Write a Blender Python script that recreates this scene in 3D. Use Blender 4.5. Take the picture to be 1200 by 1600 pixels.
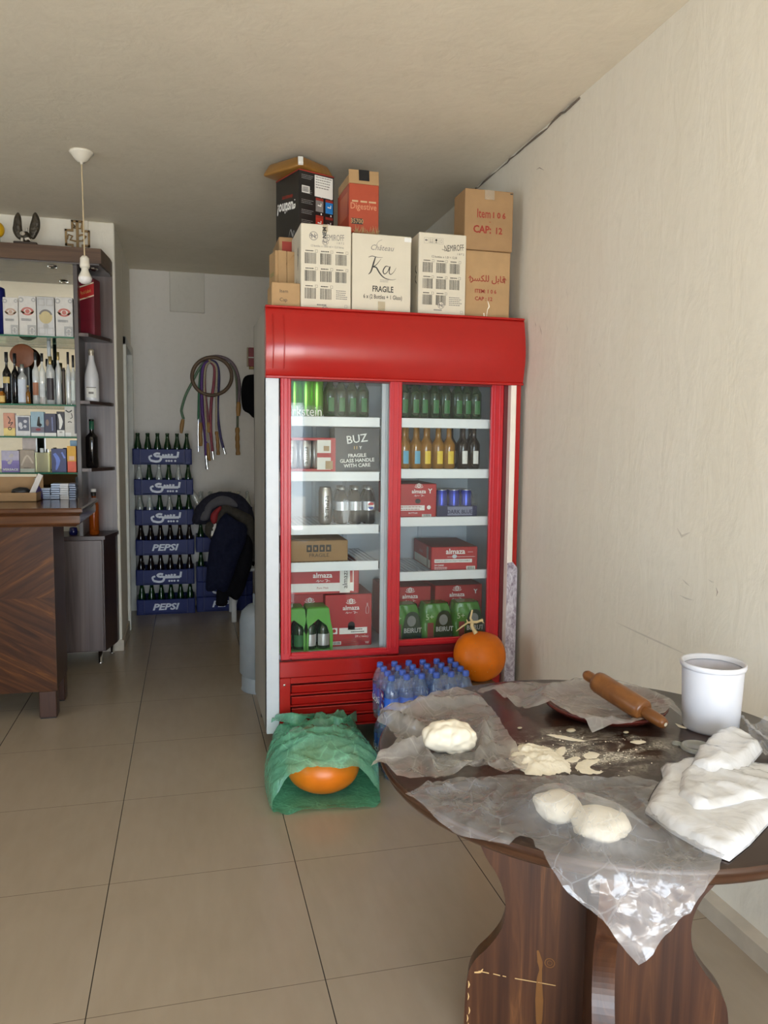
import bpy, bmesh, math, random
from mathutils import Vector, Matrix, noise
from mathutils.geometry import delaunay_2d_cdt

for o in list(bpy.data.objects):
    bpy.data.objects.remove(o)
scene = bpy.context.scene
COL = scene.collection
R = math.radians
random.seed(7)

# ------------------------------------------------------------------ camera
CAM_H, YAW, PITCH, ROLL, FPX = 1.4266, 0.2497, 0.0900, 0.0109, 1208.04
_cy, _sy, _cp, _sp = math.cos(YAW), math.sin(YAW), math.cos(PITCH), math.sin(PITCH)
FW = Vector((_sy * _cp, _cy * _cp, -_sp))
_rt = Vector((_cy, -_sy, 0))
_up = _rt.cross(FW)
RT = _rt * math.cos(ROLL) + _up * math.sin(ROLL)
UP = -_rt * math.sin(ROLL) + _up * math.cos(ROLL)
EYE = Vector((0, 0, CAM_H))
cam_data = bpy.data.cameras.new('camera')
cam = bpy.data.objects.new('camera', cam_data)
COL.objects.link(cam)
cam_data.sensor_fit = 'VERTICAL'
cam_data.sensor_height = 36.0
cam_data.lens = FPX / 1600 * 36.0
cam_data.clip_start = 0.02
cam.matrix_world = Matrix(((RT.x, UP.x, -FW.x, 0), (RT.y, UP.y, -FW.y, 0), (RT.z, UP.z, -FW.z, CAM_H), (0, 0, 0, 1)))
scene.camera = cam

# ------------------------------------------------------------------ world, sun, daylight, exposure
SKY = 2.2
world = bpy.data.worlds.new('sky')
scene.world = world
world.use_nodes = True
wt = world.node_tree
wt.nodes.clear()
wo = wt.nodes.new('ShaderNodeOutputWorld')
wb = wt.nodes.new('ShaderNodeBackground')
wb.inputs['Color'].default_value = (0.60, 0.78, 1.0, 1)
wb.inputs['Strength'].default_value = SKY
wt.links.new(wb.outputs[0], wo.inputs[0])

def light(name, kind, loc, rot, energy, color, **kw):
    d = bpy.data.lights.new(name, kind)
    d.energy = energy
    d.color = color
    for k, v in kw.items():
        setattr(d, k, v)
    o = bpy.data.objects.new(name, d)
    o.location = loc
    o.rotation_euler = rot
    COL.objects.link(o)
    return o

# sun on the street in front of the shop; it reaches only the floor by the entrance
light('sun', 'SUN', (0, -6, 6), (R(34), 0, R(-12)), 24.0, (1.0, 0.91, 0.76), angle=R(0.6))
# daylight through the open shop front (behind the camera) and the window in the left wall
light('shopfront_daylight', 'AREA', (0.1, -1.78, 1.0), (R(90), 0, 0), 108, (0.86, 0.93, 1.0), shape='RECTANGLE', size=2.3, size_y=1.7)
light('window_daylight', 'AREA', (-4.36, 1.0, 1.4), (R(90), 0, R(-90)), 24, (0.88, 0.94, 1.0), shape='RECTANGLE', size=3.0, size_y=1.7)

vs = scene.view_settings
vs.view_transform = 'Standard'
vs.look = 'None'
vs.gamma = 1.0
vs.use_curve_mapping = False
vs.exposure = 0.22
scene.cycles.use_denoising = True
scene.cycles.max_bounces = 10
scene.cycles.diffuse_bounces = 5
scene.cycles.glossy_bounces = 4
scene.cycles.transmission_bounces = 8
scene.cycles.transparent_max_bounces = 24
scene.cycles.sample_clamp_indirect = 6.0
scene.cycles.caustics_reflective = False
scene.cycles.caustics_refractive = False

# ------------------------------------------------------------------ pixel (1200 x 1600 frame) to a point on a world plane
def ray(x, y):
    return FW + RT * ((x - 600) / FPX) + UP * ((800 - y) / FPX)
def atY(x, y, v):
    d = ray(x, y); return EYE + d * (v / d.y)
def atX(x, y, v):
    d = ray(x, y); return EYE + d * (v / d.x)
def atZ(x, y, v):
    d = ray(x, y); return EYE + d * ((v - CAM_H) / d.z)

# ------------------------------------------------------------------ materials
class NT:
    def __init__(s, name):
        s.m = bpy.data.materials.new(name); s.m.use_nodes = True
        s.t = s.m.node_tree; s.t.nodes.clear()
        s.out = s.n('ShaderNodeOutputMaterial')
    def n(s, kind, **kw):
        x = s.t.nodes.new(kind)
        for k, v in kw.items():
            if k in ('operation', 'blend_type', 'data_type', 'noise_dimensions', 'interpolation', 'feature', 'wave_type', 'bands_direction', 'use_clamp'):
                setattr(x, k, v)
            else:
                x.inputs[k.replace('_', ' ')].default_value = v
        return x
    def l(s, a, b): s.t.links.new(a, b)
    def bsdf(s, color=(.8, .8, .8), rough=.5, metal=0., spec=.5, coat=0.):
        b = s.n('ShaderNodeBsdfPrincipled')
        b.inputs['Base Color'].default_value = (*color, 1)
        b.inputs['Roughness'].default_value = rough
        b.inputs['Metallic'].default_value = metal
        b.inputs['Specular IOR Level'].default_value = spec
        b.inputs['Coat Weight'].default_value = coat
        b.inputs['Coat Roughness'].default_value = .08
        s.l(b.outputs[0], s.out.inputs[0])
        return b
    def coord(s, scale=(1, 1, 1), rot=(0, 0, 0)):
        tc = s.n('ShaderNodeTexCoord'); mp = s.n('ShaderNodeMapping')
        mp.inputs['Scale'].default_value = scale; mp.inputs['Rotation'].default_value = rot
        s.l(tc.outputs['Object'], mp.inputs[0])
        return mp.outputs[0]
    def noise(s, vec, scale, detail=4, rough=.55, dist=0.):
        x = s.n('ShaderNodeTexNoise')
        x.inputs['Scale'].default_value = scale; x.inputs['Detail'].default_value = detail
        x.inputs['Roughness'].default_value = rough; x.inputs['Distortion'].default_value = dist
        s.l(vec, x.inputs['Vector'])
        return x.outputs['Fac']
    def ramp(s, fac, stops):
        x = s.n('ShaderNodeValToRGB'); e = x.color_ramp.elements
        while len(e) < len(stops): e.new(.5)
        for k, (p, c) in enumerate(stops):
            e[k].position = p; e[k].color = (*c, 1) if len(c) == 3 else c
        s.l(fac, x.inputs[0])
        return x.outputs[0]
    def bump(s, h, b, strength=.2, dist=.01):
        x = s.n('ShaderNodeBump'); x.inputs['Strength'].default_value = strength; x.inputs['Distance'].default_value = dist
        s.l(h, x.inputs['Height']); s.l(x.outputs[0], b.inputs['Normal'])

def skin(t, f0, normal=None):
    """mirror share of a thin clear skin, the same from both sides"""
    ge = t.n('ShaderNodeNewGeometry'); dt = t.n('ShaderNodeVectorMath', operation='DOT_PRODUCT')
    t.l(normal if normal is not None else ge.outputs['Normal'], dt.inputs[0]); t.l(ge.outputs['Incoming'], dt.inputs[1])
    ab = t.n('ShaderNodeMath', operation='ABSOLUTE'); t.l(dt.outputs['Value'], ab.inputs[0])
    iv = t.n('ShaderNodeMath', operation='SUBTRACT', use_clamp=True); iv.inputs[0].default_value = 1.; t.l(ab.outputs[0], iv.inputs[1])
    pw = t.n('ShaderNodeMath', operation='POWER'); t.l(iv.outputs[0], pw.inputs[0]); pw.inputs[1].default_value = 4.
    ma = t.n('ShaderNodeMath', operation='MULTIPLY_ADD', use_clamp=True); t.l(pw.outputs[0], ma.inputs[0]); ma.inputs[1].default_value = (1 - f0) * .8; ma.inputs[2].default_value = f0
    return ma.outputs[0]
def mix3(a, b, t): return tuple(a[i] * (1 - t) + b[i] * t for i in range(3))
_mats = {}
def plain(name, c, rough=.5, metal=0., spec=.5, var=.06, scale=18., bump=0., coat=0.):
    """a surface of one colour with slight procedural variation"""
    if name in _mats: return _mats[name]
    t = NT(name); b = t.bsdf(c, rough, metal, spec, coat)
    v = t.coord(); f = t.noise(v, scale)
    lo, hi = tuple(max(0, k * (1 - var)) for k in c), tuple(min(1, k * (1 + var)) for k in c)
    t.l(t.ramp(f, [(.3, lo), (.7, hi)]), b.inputs['Base Color'])
    if bump: t.bump(t.noise(v, scale * 3), b, bump, .004)
    _mats[name] = t.m
    return t.m
def wood(name, c1, c2, c3=None, grain=(26, 26, 1.6), rough=.4, rot=(0, 0, 0), coat=0., spec=.5, lo=.32, hi=.68, bump=.08):
    if name in _mats: return _mats[name]
    t = NT(name); b = t.bsdf(c1, rough, 0, spec, coat)
    v = t.coord(grain, rot)
    f = t.noise(v, 1.0, 6, .62, .9)
    st = [(lo, c1), (hi, c2)] if c3 is None else [(lo, c1), ((lo + hi) / 2, c2), (hi, c3)]
    t.l(t.ramp(f, st), b.inputs['Base Color'])
    t.bump(f, b, bump, .003)
    _mats[name] = t.m
    return t.m
def glass(name, tint, opacity=.25, rough=.03, gloss=1.0, base=None):
    """thin tinted glass or clear film: see-through, a body colour and a mirror-like skin"""
    if name in _mats: return _mats[name]
    t = NT(name)
    tr = t.n('ShaderNodeBsdfTransparent'); tr.inputs[0].default_value = (*tint, 1)
    df = t.n('ShaderNodeBsdfDiffuse'); df.inputs[0].default_value = (*(base or tint), 1)
    gl = t.n('ShaderNodeBsdfGlossy'); gl.inputs['Roughness'].default_value = rough
    m1 = t.n('ShaderNodeMixShader'); m1.inputs[0].default_value = opacity
    t.l(tr.outputs[0], m1.inputs[1]); t.l(df.outputs[0], m1.inputs[2])
    m2 = t.n('ShaderNodeMixShader')
    t.l(skin(t, .05 * gloss), m2.inputs[0]); t.l(m1.outputs[0], m2.inputs[1]); t.l(gl.outputs[0], m2.inputs[2])
    t.l(m2.outputs[0], t.out.inputs[0])
    _mats[name] = t.m
    return t.m
def film(name, tint, body, opacity, rough=.18, crinkle=40., bump=.5, gloss=.5, cloudy=.25, trans=.5, dist=.01, crease=.0, cscale=14.):
    """crinkled plastic film"""
    if name in _mats: return _mats[name]
    t = NT(name); v = t.coord()
    h = t.noise(v, crinkle, 3, .5, 1.2)
    bp = t.n('ShaderNodeBump'); bp.inputs['Strength'].default_value = bump; bp.inputs['Distance'].default_value = dist
    t.l(h, bp.inputs['Height'])
    tr = t.n('ShaderNodeBsdfTransparent'); tr.inputs[0].default_value = (*tint, 1)
    df = t.n('ShaderNodeBsdfDiffuse'); df.inputs[0].default_value = (*body, 1)
    tl = t.n('ShaderNodeBsdfTranslucent'); tl.inputs[0].default_value = (*body, 1)
    gl = t.n('ShaderNodeBsdfGlossy'); gl.inputs['Roughness'].default_value = rough
    for x in (df, tl, gl): t.l(bp.outputs[0], x.inputs['Normal'])
    a = t.n('ShaderNodeMixShader'); a.inputs[0].default_value = trans
    t.l(df.outputs[0], a.inputs[1]); t.l(tl.outputs[0], a.inputs[2])
    op = t.n('ShaderNodeMapRange')
    op.inputs['From Min'].default_value = .3; op.inputs['From Max'].default_value = .7
    op.inputs['To Min'].default_value = max(0, opacity - cloudy * opacity); op.inputs['To Max'].default_value = min(1, opacity + cloudy * opacity)
    t.l(t.noise(v, crinkle * .35, 4, .6, .6), op.inputs['Value'])
    fac = op.outputs[0]
    if crease:
        wob = t.n('ShaderNodeTexNoise'); wob.inputs['Scale'].default_value = cscale * .6; t.l(v, wob.inputs['Vector'])
        wv = t.n('ShaderNodeVectorMath', operation='MULTIPLY_ADD'); t.l(wob.outputs['Color'], wv.inputs[0]); wv.inputs[1].default_value = (.03, .03, .03); t.l(v, wv.inputs[2])
        for sc, k, w_ in ((cscale, crease, .030), (cscale * 2.3, crease * .55, .045)):
            vo = t.n('ShaderNodeTexVoronoi', feature='DISTANCE_TO_EDGE'); vo.inputs['Scale'].default_value = sc; t.l(wv.outputs[0], vo.inputs['Vector'])
            mr = t.n('ShaderNodeMapRange'); t.l(vo.outputs['Distance'], mr.inputs['Value'])
            mr.inputs['From Min'].default_value = 0; mr.inputs['From Max'].default_value = w_; mr.inputs['To Min'].default_value = k; mr.inputs['To Max'].default_value = 0
            br = t.n('ShaderNodeMath', operation='MULTIPLY'); t.l(mr.outputs[0], br.inputs[0]); t.l(t.ramp(t.noise(v, sc * .7, 3), [(.42, (0, 0, 0)), (.6, (1, 1, 1))]), br.inputs[1])
            ad = t.n('ShaderNodeMath', operation='ADD', use_clamp=True); t.l(fac, ad.inputs[0]); t.l(br.outputs[0], ad.inputs[1]); fac = ad.outputs[0]
        # faceted crumple for the reflections
        vf = t.n('ShaderNodeTexVoronoi', feature='F1'); vf.inputs['Scale'].default_value = cscale * 2.0; t.l(wv.outputs[0], vf.inputs['Vector'])
        bp2 = t.n('ShaderNodeBump'); bp2.inputs['Strength'].default_value = min(1., bump * .8); bp2.inputs['Distance'].default_value = dist * 1.6
        t.l(vf.outputs['Distance'], bp2.inputs['Height']); t.l(bp.outputs[0], bp2.inputs['Normal']); t.l(bp2.outputs[0], gl.inputs['Normal'])
    m1 = t.n('ShaderNodeMixShader'); t.l(fac, m1.inputs[0])
    t.l(tr.outputs[0], m1.inputs[1]); t.l(a.outputs[0], m1.inputs[2])
    m2 = t.n('ShaderNodeMixShader'); t.l(skin(t, .12 * gloss, bp.outputs[0]), m2.inputs[0])
    t.l(m1.outputs[0], m2.inputs[1]); t.l(gl.outputs[0], m2.inputs[2])
    t.l(m2.outputs[0], t.out.inputs[0])
    _mats[name] = t.m
    return t.m

# ------------------------------------------------------------------ geometry collector: one collector = one mesh object
class G:
    def __init__(s): s.v, s.f, s.mi, s.sm, s.mats = [], [], [], [], []
    def _m(s, m):
        if m not in s.mats: s.mats.append(m)
        return s.mats.index(m)
    def add(s, vs, fs, m, smooth=False, M=None):
        b = len(s.v); k = s._m(m)
        s.v += [(M @ Vector(p)) if M is not None else Vector(p) for p in vs]
        for f in fs:
            s.f.append([b + i for i in f]); s.mi.append(k); s.sm.append(smooth)
        return s
    def bm(s, bm, m, smooth=False, M=None):
        bm.verts.index_update()
        s.add([v.co.copy() for v in bm.verts], [[v.index for v in f.verts] for f in bm.faces], m, smooth, M)
        bm.free(); return s
    def box(s, x0, x1, y0, y1, z0, z1, m, bev=0., seg=1, M=None):
        bm = bmesh.new(); bmesh.ops.create_cube(bm, size=1)
        for v in bm.verts:
            v.co = Vector(((x0 + x1) / 2 + v.co.x * (x1 - x0), (y0 + y1) / 2 + v.co.y * (y1 - y0), (z0 + z1) / 2 + v.co.z * (z1 - z0)))
        if bev: bmesh.ops.bevel(bm, geom=list(bm.edges), offset=min(bev, .45 * min(abs(x1 - x0), abs(y1 - y0), abs(z1 - z0))), segments=seg, affect='EDGES', profile=.5)
        return s.bm(bm, m, False, M)
    def lathe(s, prof, m, seg=20, M=None, smooth=True, sx=1., sy=1.):
        vs, fs = [], []; n = len(prof)
        for k in range(seg):
            a = 2 * math.pi * k / seg
            for r, z in prof: vs.append((r * math.cos(a) * sx, r * math.sin(a) * sy, z))
        for k in range(seg):
            q = (k + 1) % seg
            for i in range(n - 1):
                fs.append([k * n + i, q * n + i, q * n + i + 1, k * n + i + 1])
        return s.add(vs, fs, m, smooth, M)
    def tube(s, pts, r, m, seg=8, closed=False, M=None, caps=True):
        pts = [Vector(p) for p in pts]; n = len(pts); vs, fs = [], []
        rr = r if isinstance(r, (list, tuple)) else [r] * n
        prev = None
        for i, p in enumerate(pts):
            a = pts[(i - 1) % n] if (closed or i > 0) else p
            b = pts[(i + 1) % n] if (closed or i < n - 1) else p
            d = (b - a).normalized()
            if prev is None:
                x = d.orthogonal().normalized()
            else:
                x = (prev - d * prev.dot(d))
                x = x.normalized() if x.length > 1e-6 else d.orthogonal().normalized()
            prev = x; y = d.cross(x)
            for k in range(seg):
                t = 2 * math.pi * k / seg
                vs.append(p + (x * math.cos(t) + y * math.sin(t)) * rr[i])
        for i in range(n if closed else n - 1):
            j = (i + 1) % n
            for k in range(seg):
                q = (k + 1) % seg
                fs.append([i * seg + k, i * seg + q, j * seg + q, j * seg + k])
        s.add(vs, fs, m, True, M)
        if caps and not closed:
            s.add(vs[:seg], [list(range(seg))[::-1]], m, False, M)
            s.add(vs[-seg:], [list(range(seg))], m, False, M)
        return s
    def prism(s, outline, z0, z1, m, M=None, bev=0.):
        """2-D outline (counter-clockwise in local x, y) extruded along local z"""
        bm = bmesh.new()
        lo = [bm.verts.new((x, y, z0)) for x, y in outline]; hi = [bm.verts.new((x, y, z1)) for x, y in outline]
        n = len(outline)
        bm.faces.new(lo[::-1]); bm.faces.new(hi)
        for i in range(n):
            j = (i + 1) % n; bm.faces.new([lo[i], lo[j], hi[j], hi[i]])
        if bev: bmesh.ops.bevel(bm, geom=[e for e in bm.edges if abs(e.verts[0].co.z - e.verts[1].co.z) < 1e-6], offset=bev, segments=2, affect='EDGES', profile=.5)
        return s.bm(bm, m, False, M)
    def grid(s, fn, nu, nv, m, smooth=True, M=None):
        vs = [fn(i / nu, j / nv) for i in range(nu + 1) for j in range(nv + 1)]
        fs = [[i * (nv + 1) + j, (i + 1) * (nv + 1) + j, (i + 1) * (nv + 1) + j + 1, i * (nv + 1) + j + 1] for i in range(nu) for j in range(nv)]
        return s.add(vs, fs, m, smooth, M)
    def text(s, body, size, m, M, align='CENTER', shear=0., bold=0., sx=1., fit=None):
        vs, fs, w = text_geo(body, shear, bold)
        if fit: sx = fit / (w * size)
        off = {'CENTER': -w / 2, 'LEFT': 0, 'RIGHT': -w}[align]
        return s.add([((x + off) * size * sx, y * size, 0) for x, y in vs], fs, m, False, M)
    def ball(s, c, r, m, sub=3, sz=1., fn=None):
        bm = bmesh.new(); bmesh.ops.create_icosphere(bm, subdivisions=sub, radius=1)
        for v in bm.verts:
            k = fn(v.co) if fn else 1.
            v.co = Vector(c) + Vector((v.co.x * r * k, v.co.y * r * k, v.co.z * r * k * sz))
        return s.bm(bm, m, True)
    def build(s, name, parent=None, loc=(0, 0, 0), rz=0.):
        me = bpy.data.meshes.new(name)
        me.from_pydata([tuple(p) for p in s.v], [], s.f)
        for m in s.mats: me.materials.append(m)
        me.polygons.foreach_set('material_index', s.mi)
        me.polygons.foreach_set('use_smooth', s.sm)
        me.update()
        o = bpy.data.objects.new(name, me); COL.objects.link(o)
        if parent is not None: o.parent = parent
        o.location = loc; o.rotation_euler = (0, 0, rz)
        return o

_text = {}
def text_geo(body, shear=0., bold=0.):
    k = (body, shear, bold)
    if k not in _text:
        c = bpy.data.curves.new('lettering', 'FONT'); c.body = body; c.resolution_u = 2; c.shear = shear; c.offset = bold
        o = bpy.data.objects.new('lettering', c); COL.objects.link(o)
        me = o.to_mesh()
        vs = [(v.co.x, v.co.y) for v in me.vertices]; fs = [list(p.vertices) for p in me.polygons]
        w = max((x for x, y in vs), default=0)
        o.to_mesh_clear(); bpy.data.objects.remove(o); bpy.data.curves.remove(c)
        _text[k] = (vs, fs, w)
    return _text[k]

def front(x, z, y=-.0006):            # text/print frame on a face looking towards -Y
    return Matrix(((1, 0, 0, x), (0, 0, -1, y), (0, 1, 0, z), (0, 0, 0, 1)))
def leftside(y, z, x=-.0006):         # on a face looking towards -X
    return Matrix(((0, 0, -1, x), (-1, 0, 0, y), (0, 1, 0, z), (0, 0, 0, 1)))
def ontop(x, y, z): return Matrix.Translation((x, y, z))

def tag(o, label, cat, group=None, kind=None):
    o['label'] = label; o['category'] = cat
    if group: o['group'] = group
    if kind: o['kind'] = kind
    return o
def thing(name, label, cat, loc=(0, 0, 0), rz=0., group=None):
    o = bpy.data.objects.new(name, None); COL.objects.link(o)
    o.empty_display_size = .05
    o.location = loc; o.rotation_euler = (0, 0, rz)
    return tag(o, label, cat, group)
def kids(o): return [c for c in bpy.data.objects if c.parent == o]
def dup(root, loc, rz=None, label=None, group=None):
    def cp(o, par):
        c = o.copy(); COL.objects.link(c)
        if par is not None: c.parent = par
        for ch in tree[o]: cp(ch, c)
        return c
    tree = _trees.get(root.name)
    if tree is None:
        tree = {}
        def walk(o):
            tree[o] = kids(o)
            for ch in tree[o]: walk(ch)
        walk(root); _trees[root.name] = tree
    r = cp(root, None)
    r.location = loc
    if rz is not None: r.rotation_euler = (0, 0, rz)
    if label: r['label'] = label
    if group: r['group'] = group
    return r
_trees = {}
def structure(o):
    o['kind'] = 'structure'; return o
def inside(pt, poly):
    x, y = pt; c = False; j = len(poly) - 1
    for i in range(len(poly)):
        xi, yi = poly[i]; xj, yj = poly[j]
        if (yi > y) != (yj > y) and x < (xj - xi) * (y - yi) / (yj - yi) + xi: c = not c
        j = i
    return c
def edge_dist(pt, poly):
    p = Vector(pt); d = 9.
    for i in range(len(poly)):
        a, b = Vector(poly[i]), Vector(poly[(i + 1) % len(poly)])
        ab = b - a; t = max(0, min(1, (p - a).dot(ab) / max(ab.length_squared, 1e-12)))
        d = min(d, (a + ab * t - p).length)
    return d
def smooth_loop(pts, n=4):
    """closed Catmull-Rom through pts"""
    out = []; m = len(pts)
    P = [Vector(p) for p in pts]
    for i in range(m):
        a, b, c, d = P[(i - 1) % m], P[i], P[(i + 1) % m], P[(i + 2) % m]
        for k in range(n):
            t = k / n
            out.append(.5 * ((2 * b) + (c - a) * t + (2 * a - 5 * b + 4 * c - d) * t * t + (3 * b - a - 3 * c + d) * t ** 3))
    return out
def spline(pts, n=6):
    P = [Vector(p) for p in pts]; out = []
    for i in range(len(P) - 1):
        a, b, c, d = P[max(i - 1, 0)], P[i], P[i + 1], P[min(i + 2, len(P) - 1)]
        for k in range(n):
            t = k / n
            out.append(.5 * ((2 * b) + (c - a) * t + (2 * a - 5 * b + 4 * c - d) * t * t + (3 * b - a - 3 * c + d) * t ** 3))
    out.append(P[-1]); return out
def fill(poly, step, jitter=.3, seed=1):
    """triangulate a 2-D polygon with inner points about step apart"""
    rnd = random.Random(seed)
    xs = [p[0] for p in poly]; ys = [p[1] for p in poly]
    bd = []
    for i in range(len(poly)):
        a, b = Vector(poly[i][:2]), Vector(poly[(i + 1) % len(poly)][:2])
        n = max(1, int((b - a).length / step))
        bd += [a.lerp(b, k / n) for k in range(n)]
    pts = list(bd)
    y = min(ys)
    row = 0
    while y < max(ys):
        x = min(xs) + (step / 2 if row % 2 else 0)
        while x < max(xs):
            q = (x + rnd.uniform(-jitter, jitter) * step, y + rnd.uniform(-jitter, jitter) * step)
            if inside(q, [tuple(p) for p in bd]) and edge_dist(q, [tuple(p) for p in bd]) > step * .45: pts.append(Vector(q))
            x += step
        y += step * .87; row += 1
    n = len(bd)
    r = delaunay_2d_cdt(pts, [(i, (i + 1) % n) for i in range(n)], [list(range(n))], 1, 1e-6)
    return [tuple(v) for v in r[0]], [list(f) for f in r[2]]
def puff(g, outline, m, t_front, step=.02, fn=None, M=None, seed=1, t_back=None):
    """a soft thick piece from a 2-D outline (local x, z); swells to t_front towards -y and t_back towards +y"""
    vs, fs = fill(outline, step, seed=seed)
    t_back = t_front if t_back is None else t_back
    poly = [tuple(p[:2]) for p in outline]
    D = [edge_dist(v, poly) for v in vs]
    mx = max(D)
    h = [math.sqrt(max(0, 1 - (1 - min(1, d / (mx * .75))) ** 2)) for d in D]
    def pt(i, sgn):
        x, z = vs[i]; k = fn(x, z) if fn else 0.
        return (x, (-t_front if sgn < 0 else t_back) * h[i] + (k * h[i] if sgn < 0 else 0), z)
    n = len(vs)
    F = []
    A = [pt(i, -1) for i in range(n)]; B = [pt(i, 1) for i in range(n)]
    for f in fs:
        F.append(f); F.append([n + i for i in f][::-1])
    g.add(A + B, F, m, True, M)
    return g
# ================================================================== the room
XR, XL, YB, YBAR, YF, ZC, XP = 1.548, -4.4, 6.81, 5.42, -1.8, 2.82, -0.44

def wall_mat(name, c, stain, rough=.75, bump=.12, amount=.35):
    t = NT(name); b = t.bsdf(c, rough, 0, .3)
    v = t.coord(); vz = t.coord((2.2, 2.2, .45))
    f = t.noise(vz, 1.5, 5, .6, .8)
    base = t.ramp(f, [(.35, mix3(c, stain, amount)), (.62, c)])
    g = t.noise(v, 26, 4, .6)
    mx = t.n('ShaderNodeMix', data_type='RGBA', blend_type='MULTIPLY')
    mx.inputs[0].default_value = .5
    t.l(base, mx.inputs[6]); t.l(t.ramp(g, [(.3, (.93, .93, .92)), (.5, (1, 1, 1))]), mx.inputs[7])
    t.l(mx.outputs[2], b.inputs['Base Color'])
    t.bump(t.noise(t.coord((3, 3, 1.2)), 3.5, 6, .6, .5), b, bump, .03)
    return t.m
M_wall = wall_mat('wall_paint', (.745, .70, .60), (.68, .625, .505))
M_backwall = wall_mat('back_wall_paint', (.73, .70, .65), (.66, .63, .57), amount=.25)
M_ceil = wall_mat('ceiling_paint', (.70, .645, .53), (.61, .56, .455), bump=.10)
M_pillar = wall_mat('pillar_paint', (.80, .76, .66), (.72, .67, .57), amount=.2)

def tile_mat():
    t = NT('beige_floor_tile'); b = t.bsdf((.4, .33, .25), .2, 0, .5)
    tc = t.n('ShaderNodeTexCoord'); sp = t.n('ShaderNodeSeparateXYZ'); t.l(tc.outputs['Object'], sp.inputs[0])
    def line(ax, off, w):
        a = t.n('ShaderNodeMath', operation='SUBTRACT'); t.l(sp.outputs[ax], a.inputs[0]); a.inputs[1].default_value = off - .3
        m = t.n('ShaderNodeMath', operation='FLOORED_MODULO'); t.l(a.outputs[0], m.inputs[0]); m.inputs[1].default_value = .6
        d = t.n('ShaderNodeMath', operation='SUBTRACT'); t.l(m.outputs[0], d.inputs[0]); d.inputs[1].default_value = .3
        e = t.n('ShaderNodeMath', operation='ABSOLUTE'); t.l(d.outputs[0], e.inputs[0])
        c = t.n('ShaderNodeMath', operation='LESS_THAN'); t.l(e.outputs[0], c.inputs[0]); c.inputs[1].default_value = w
        fl = t.n('ShaderNodeMath', operation='DIVIDE'); t.l(a.outputs[0], fl.inputs[0]); fl.inputs[1].default_value = .6
        f2 = t.n('ShaderNodeMath', operation='ROUND'); t.l(fl.outputs[0], f2.inputs[0])
        return c.outputs[0], a
    lx, _ = line('X', -.2591, .0016); ly, _ = line('Y', 4.3125, .0012)
    v = t.coord((1.3, .8, 1)); st = t.coord((9, 2.0, 1))
    n1 = t.noise(v, 2.4, 6, .6, .6); n2 = t.noise(st, 3, 4, .5, .3)
    c1 = t.ramp(n1, [(.2, (.335, .269, .194)), (.5, (.362, .293, .216)), (.8, (.385, .317, .239))])
    c2 = t.ramp(n2, [(.3, (.95, .945, .94)), (.7, (1.02, 1.02, 1.02))])
    mx = t.n('ShaderNodeMix', data_type='RGBA', blend_type='MULTIPLY'); mx.inputs[0].default_value = .8
    t.l(c1, mx.inputs[6]); t.l(c2, mx.inputs[7])
    g1 = t.n('ShaderNodeMix', data_type='RGBA'); t.l(ly, g1.inputs[0]); t.l(mx.outputs[2], g1.inputs[6]); g1.inputs[7].default_value = (.16, .12, .085, 1)
    g2 = t.n('ShaderNodeMix', data_type='RGBA'); t.l(lx, g2.inputs[0]); t.l(g1.outputs[2], g2.inputs[6]); g2.inputs[7].default_value = (.045, .035, .026, 1)
    t.l(g2.outputs[2], b.inputs['Base Color'])
    b.inputs['Roughness'].default_value = .27
    return t.m
M_tile = tile_mat()
M_skirt = plain('skirting_tile', (.50, .44, .35), .4, var=.12, scale=9)
M_doorframe = plain('door_frame_paint', (.66, .66, .60), .45)
M_doorglass = plain('frosted_door_panel', (.33, .37, .36), .35, var=.12, scale=5)
M_pave = plain('street_paving', (.62, .57, .49), .85, var=.15, scale=3)

g = G(); g.box(XL - .2, XR + .2, YF - .2, YB + .2, -.12, 0, M_tile); structure(g.build('floor'))
g = G(); g.box(XL - .2, XR + .2, YF - .2, YB + .2, ZC, ZC + .12, M_ceil); structure(g.build('ceiling'))
g = G(); g.box(XR, XR + .2, YF - .2, YB + .2, 0, ZC, M_wall)
M_scuff = plain('wall_scuff', (.58, .54, .46), .8); M_scuffd = plain('wall_dark_scratch', (.27, .22, .18), .8)
def wall_mark(pts, w, m):
    P = [atX(x, y, XR - .0006) for x, y in pts]; vs = []
    for i, p in enumerate(P):
        d = (P[min(i + 1, len(P) - 1)] - P[max(i - 1, 0)]).normalized(); q = Vector((0, -d.z, d.y)); k = w * (.15 if i in (0, len(P) - 1) else 1) / 2
        vs += [p + q * k, p - q * k]
    g.add(vs, [[2 * i, 2 * i + 1, 2 * i + 3, 2 * i + 2] for i in range(len(P) - 1)], m)
for pts, w, m in (([(962, 972), (1000, 990), (1040, 1008), (1075, 1024)], .006, M_scuff), ([(843, 508), (845, 516), (847, 524)], .003, M_scuffd), ([(836, 503), (837, 508), (837, 512)], .003, M_scuffd), ([(884, 451), (886, 458), (887, 466)], .003, M_scuff), ([(884, 505), (887, 514), (885, 521)], .004, M_scuff),
                  ([(1119, 918), (1121, 925), (1119, 932)], .004, M_scuffd), ([(1062, 930), (1072, 935), (1084, 938)], .005, M_scuff), ([(1066, 905), (1072, 911), (1078, 916)], .005, M_scuff), ([(1106, 905), (1112, 909), (1116, 910)], .004, M_scuff), ([(935, 567), (938, 571), (937, 574)], .004, M_scuff), ([(1010, 996), (1012, 1002), (1011, 1008)], .004, M_scuff), ([(838, 265), (843, 262), (850, 266)], .004, M_scuffd), ([(1058, 825), (1065, 838), (1078, 832)], .010, M_scuff)):
    wall_mark(pts, w, m)
structure(g.build('wall_right'))
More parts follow.
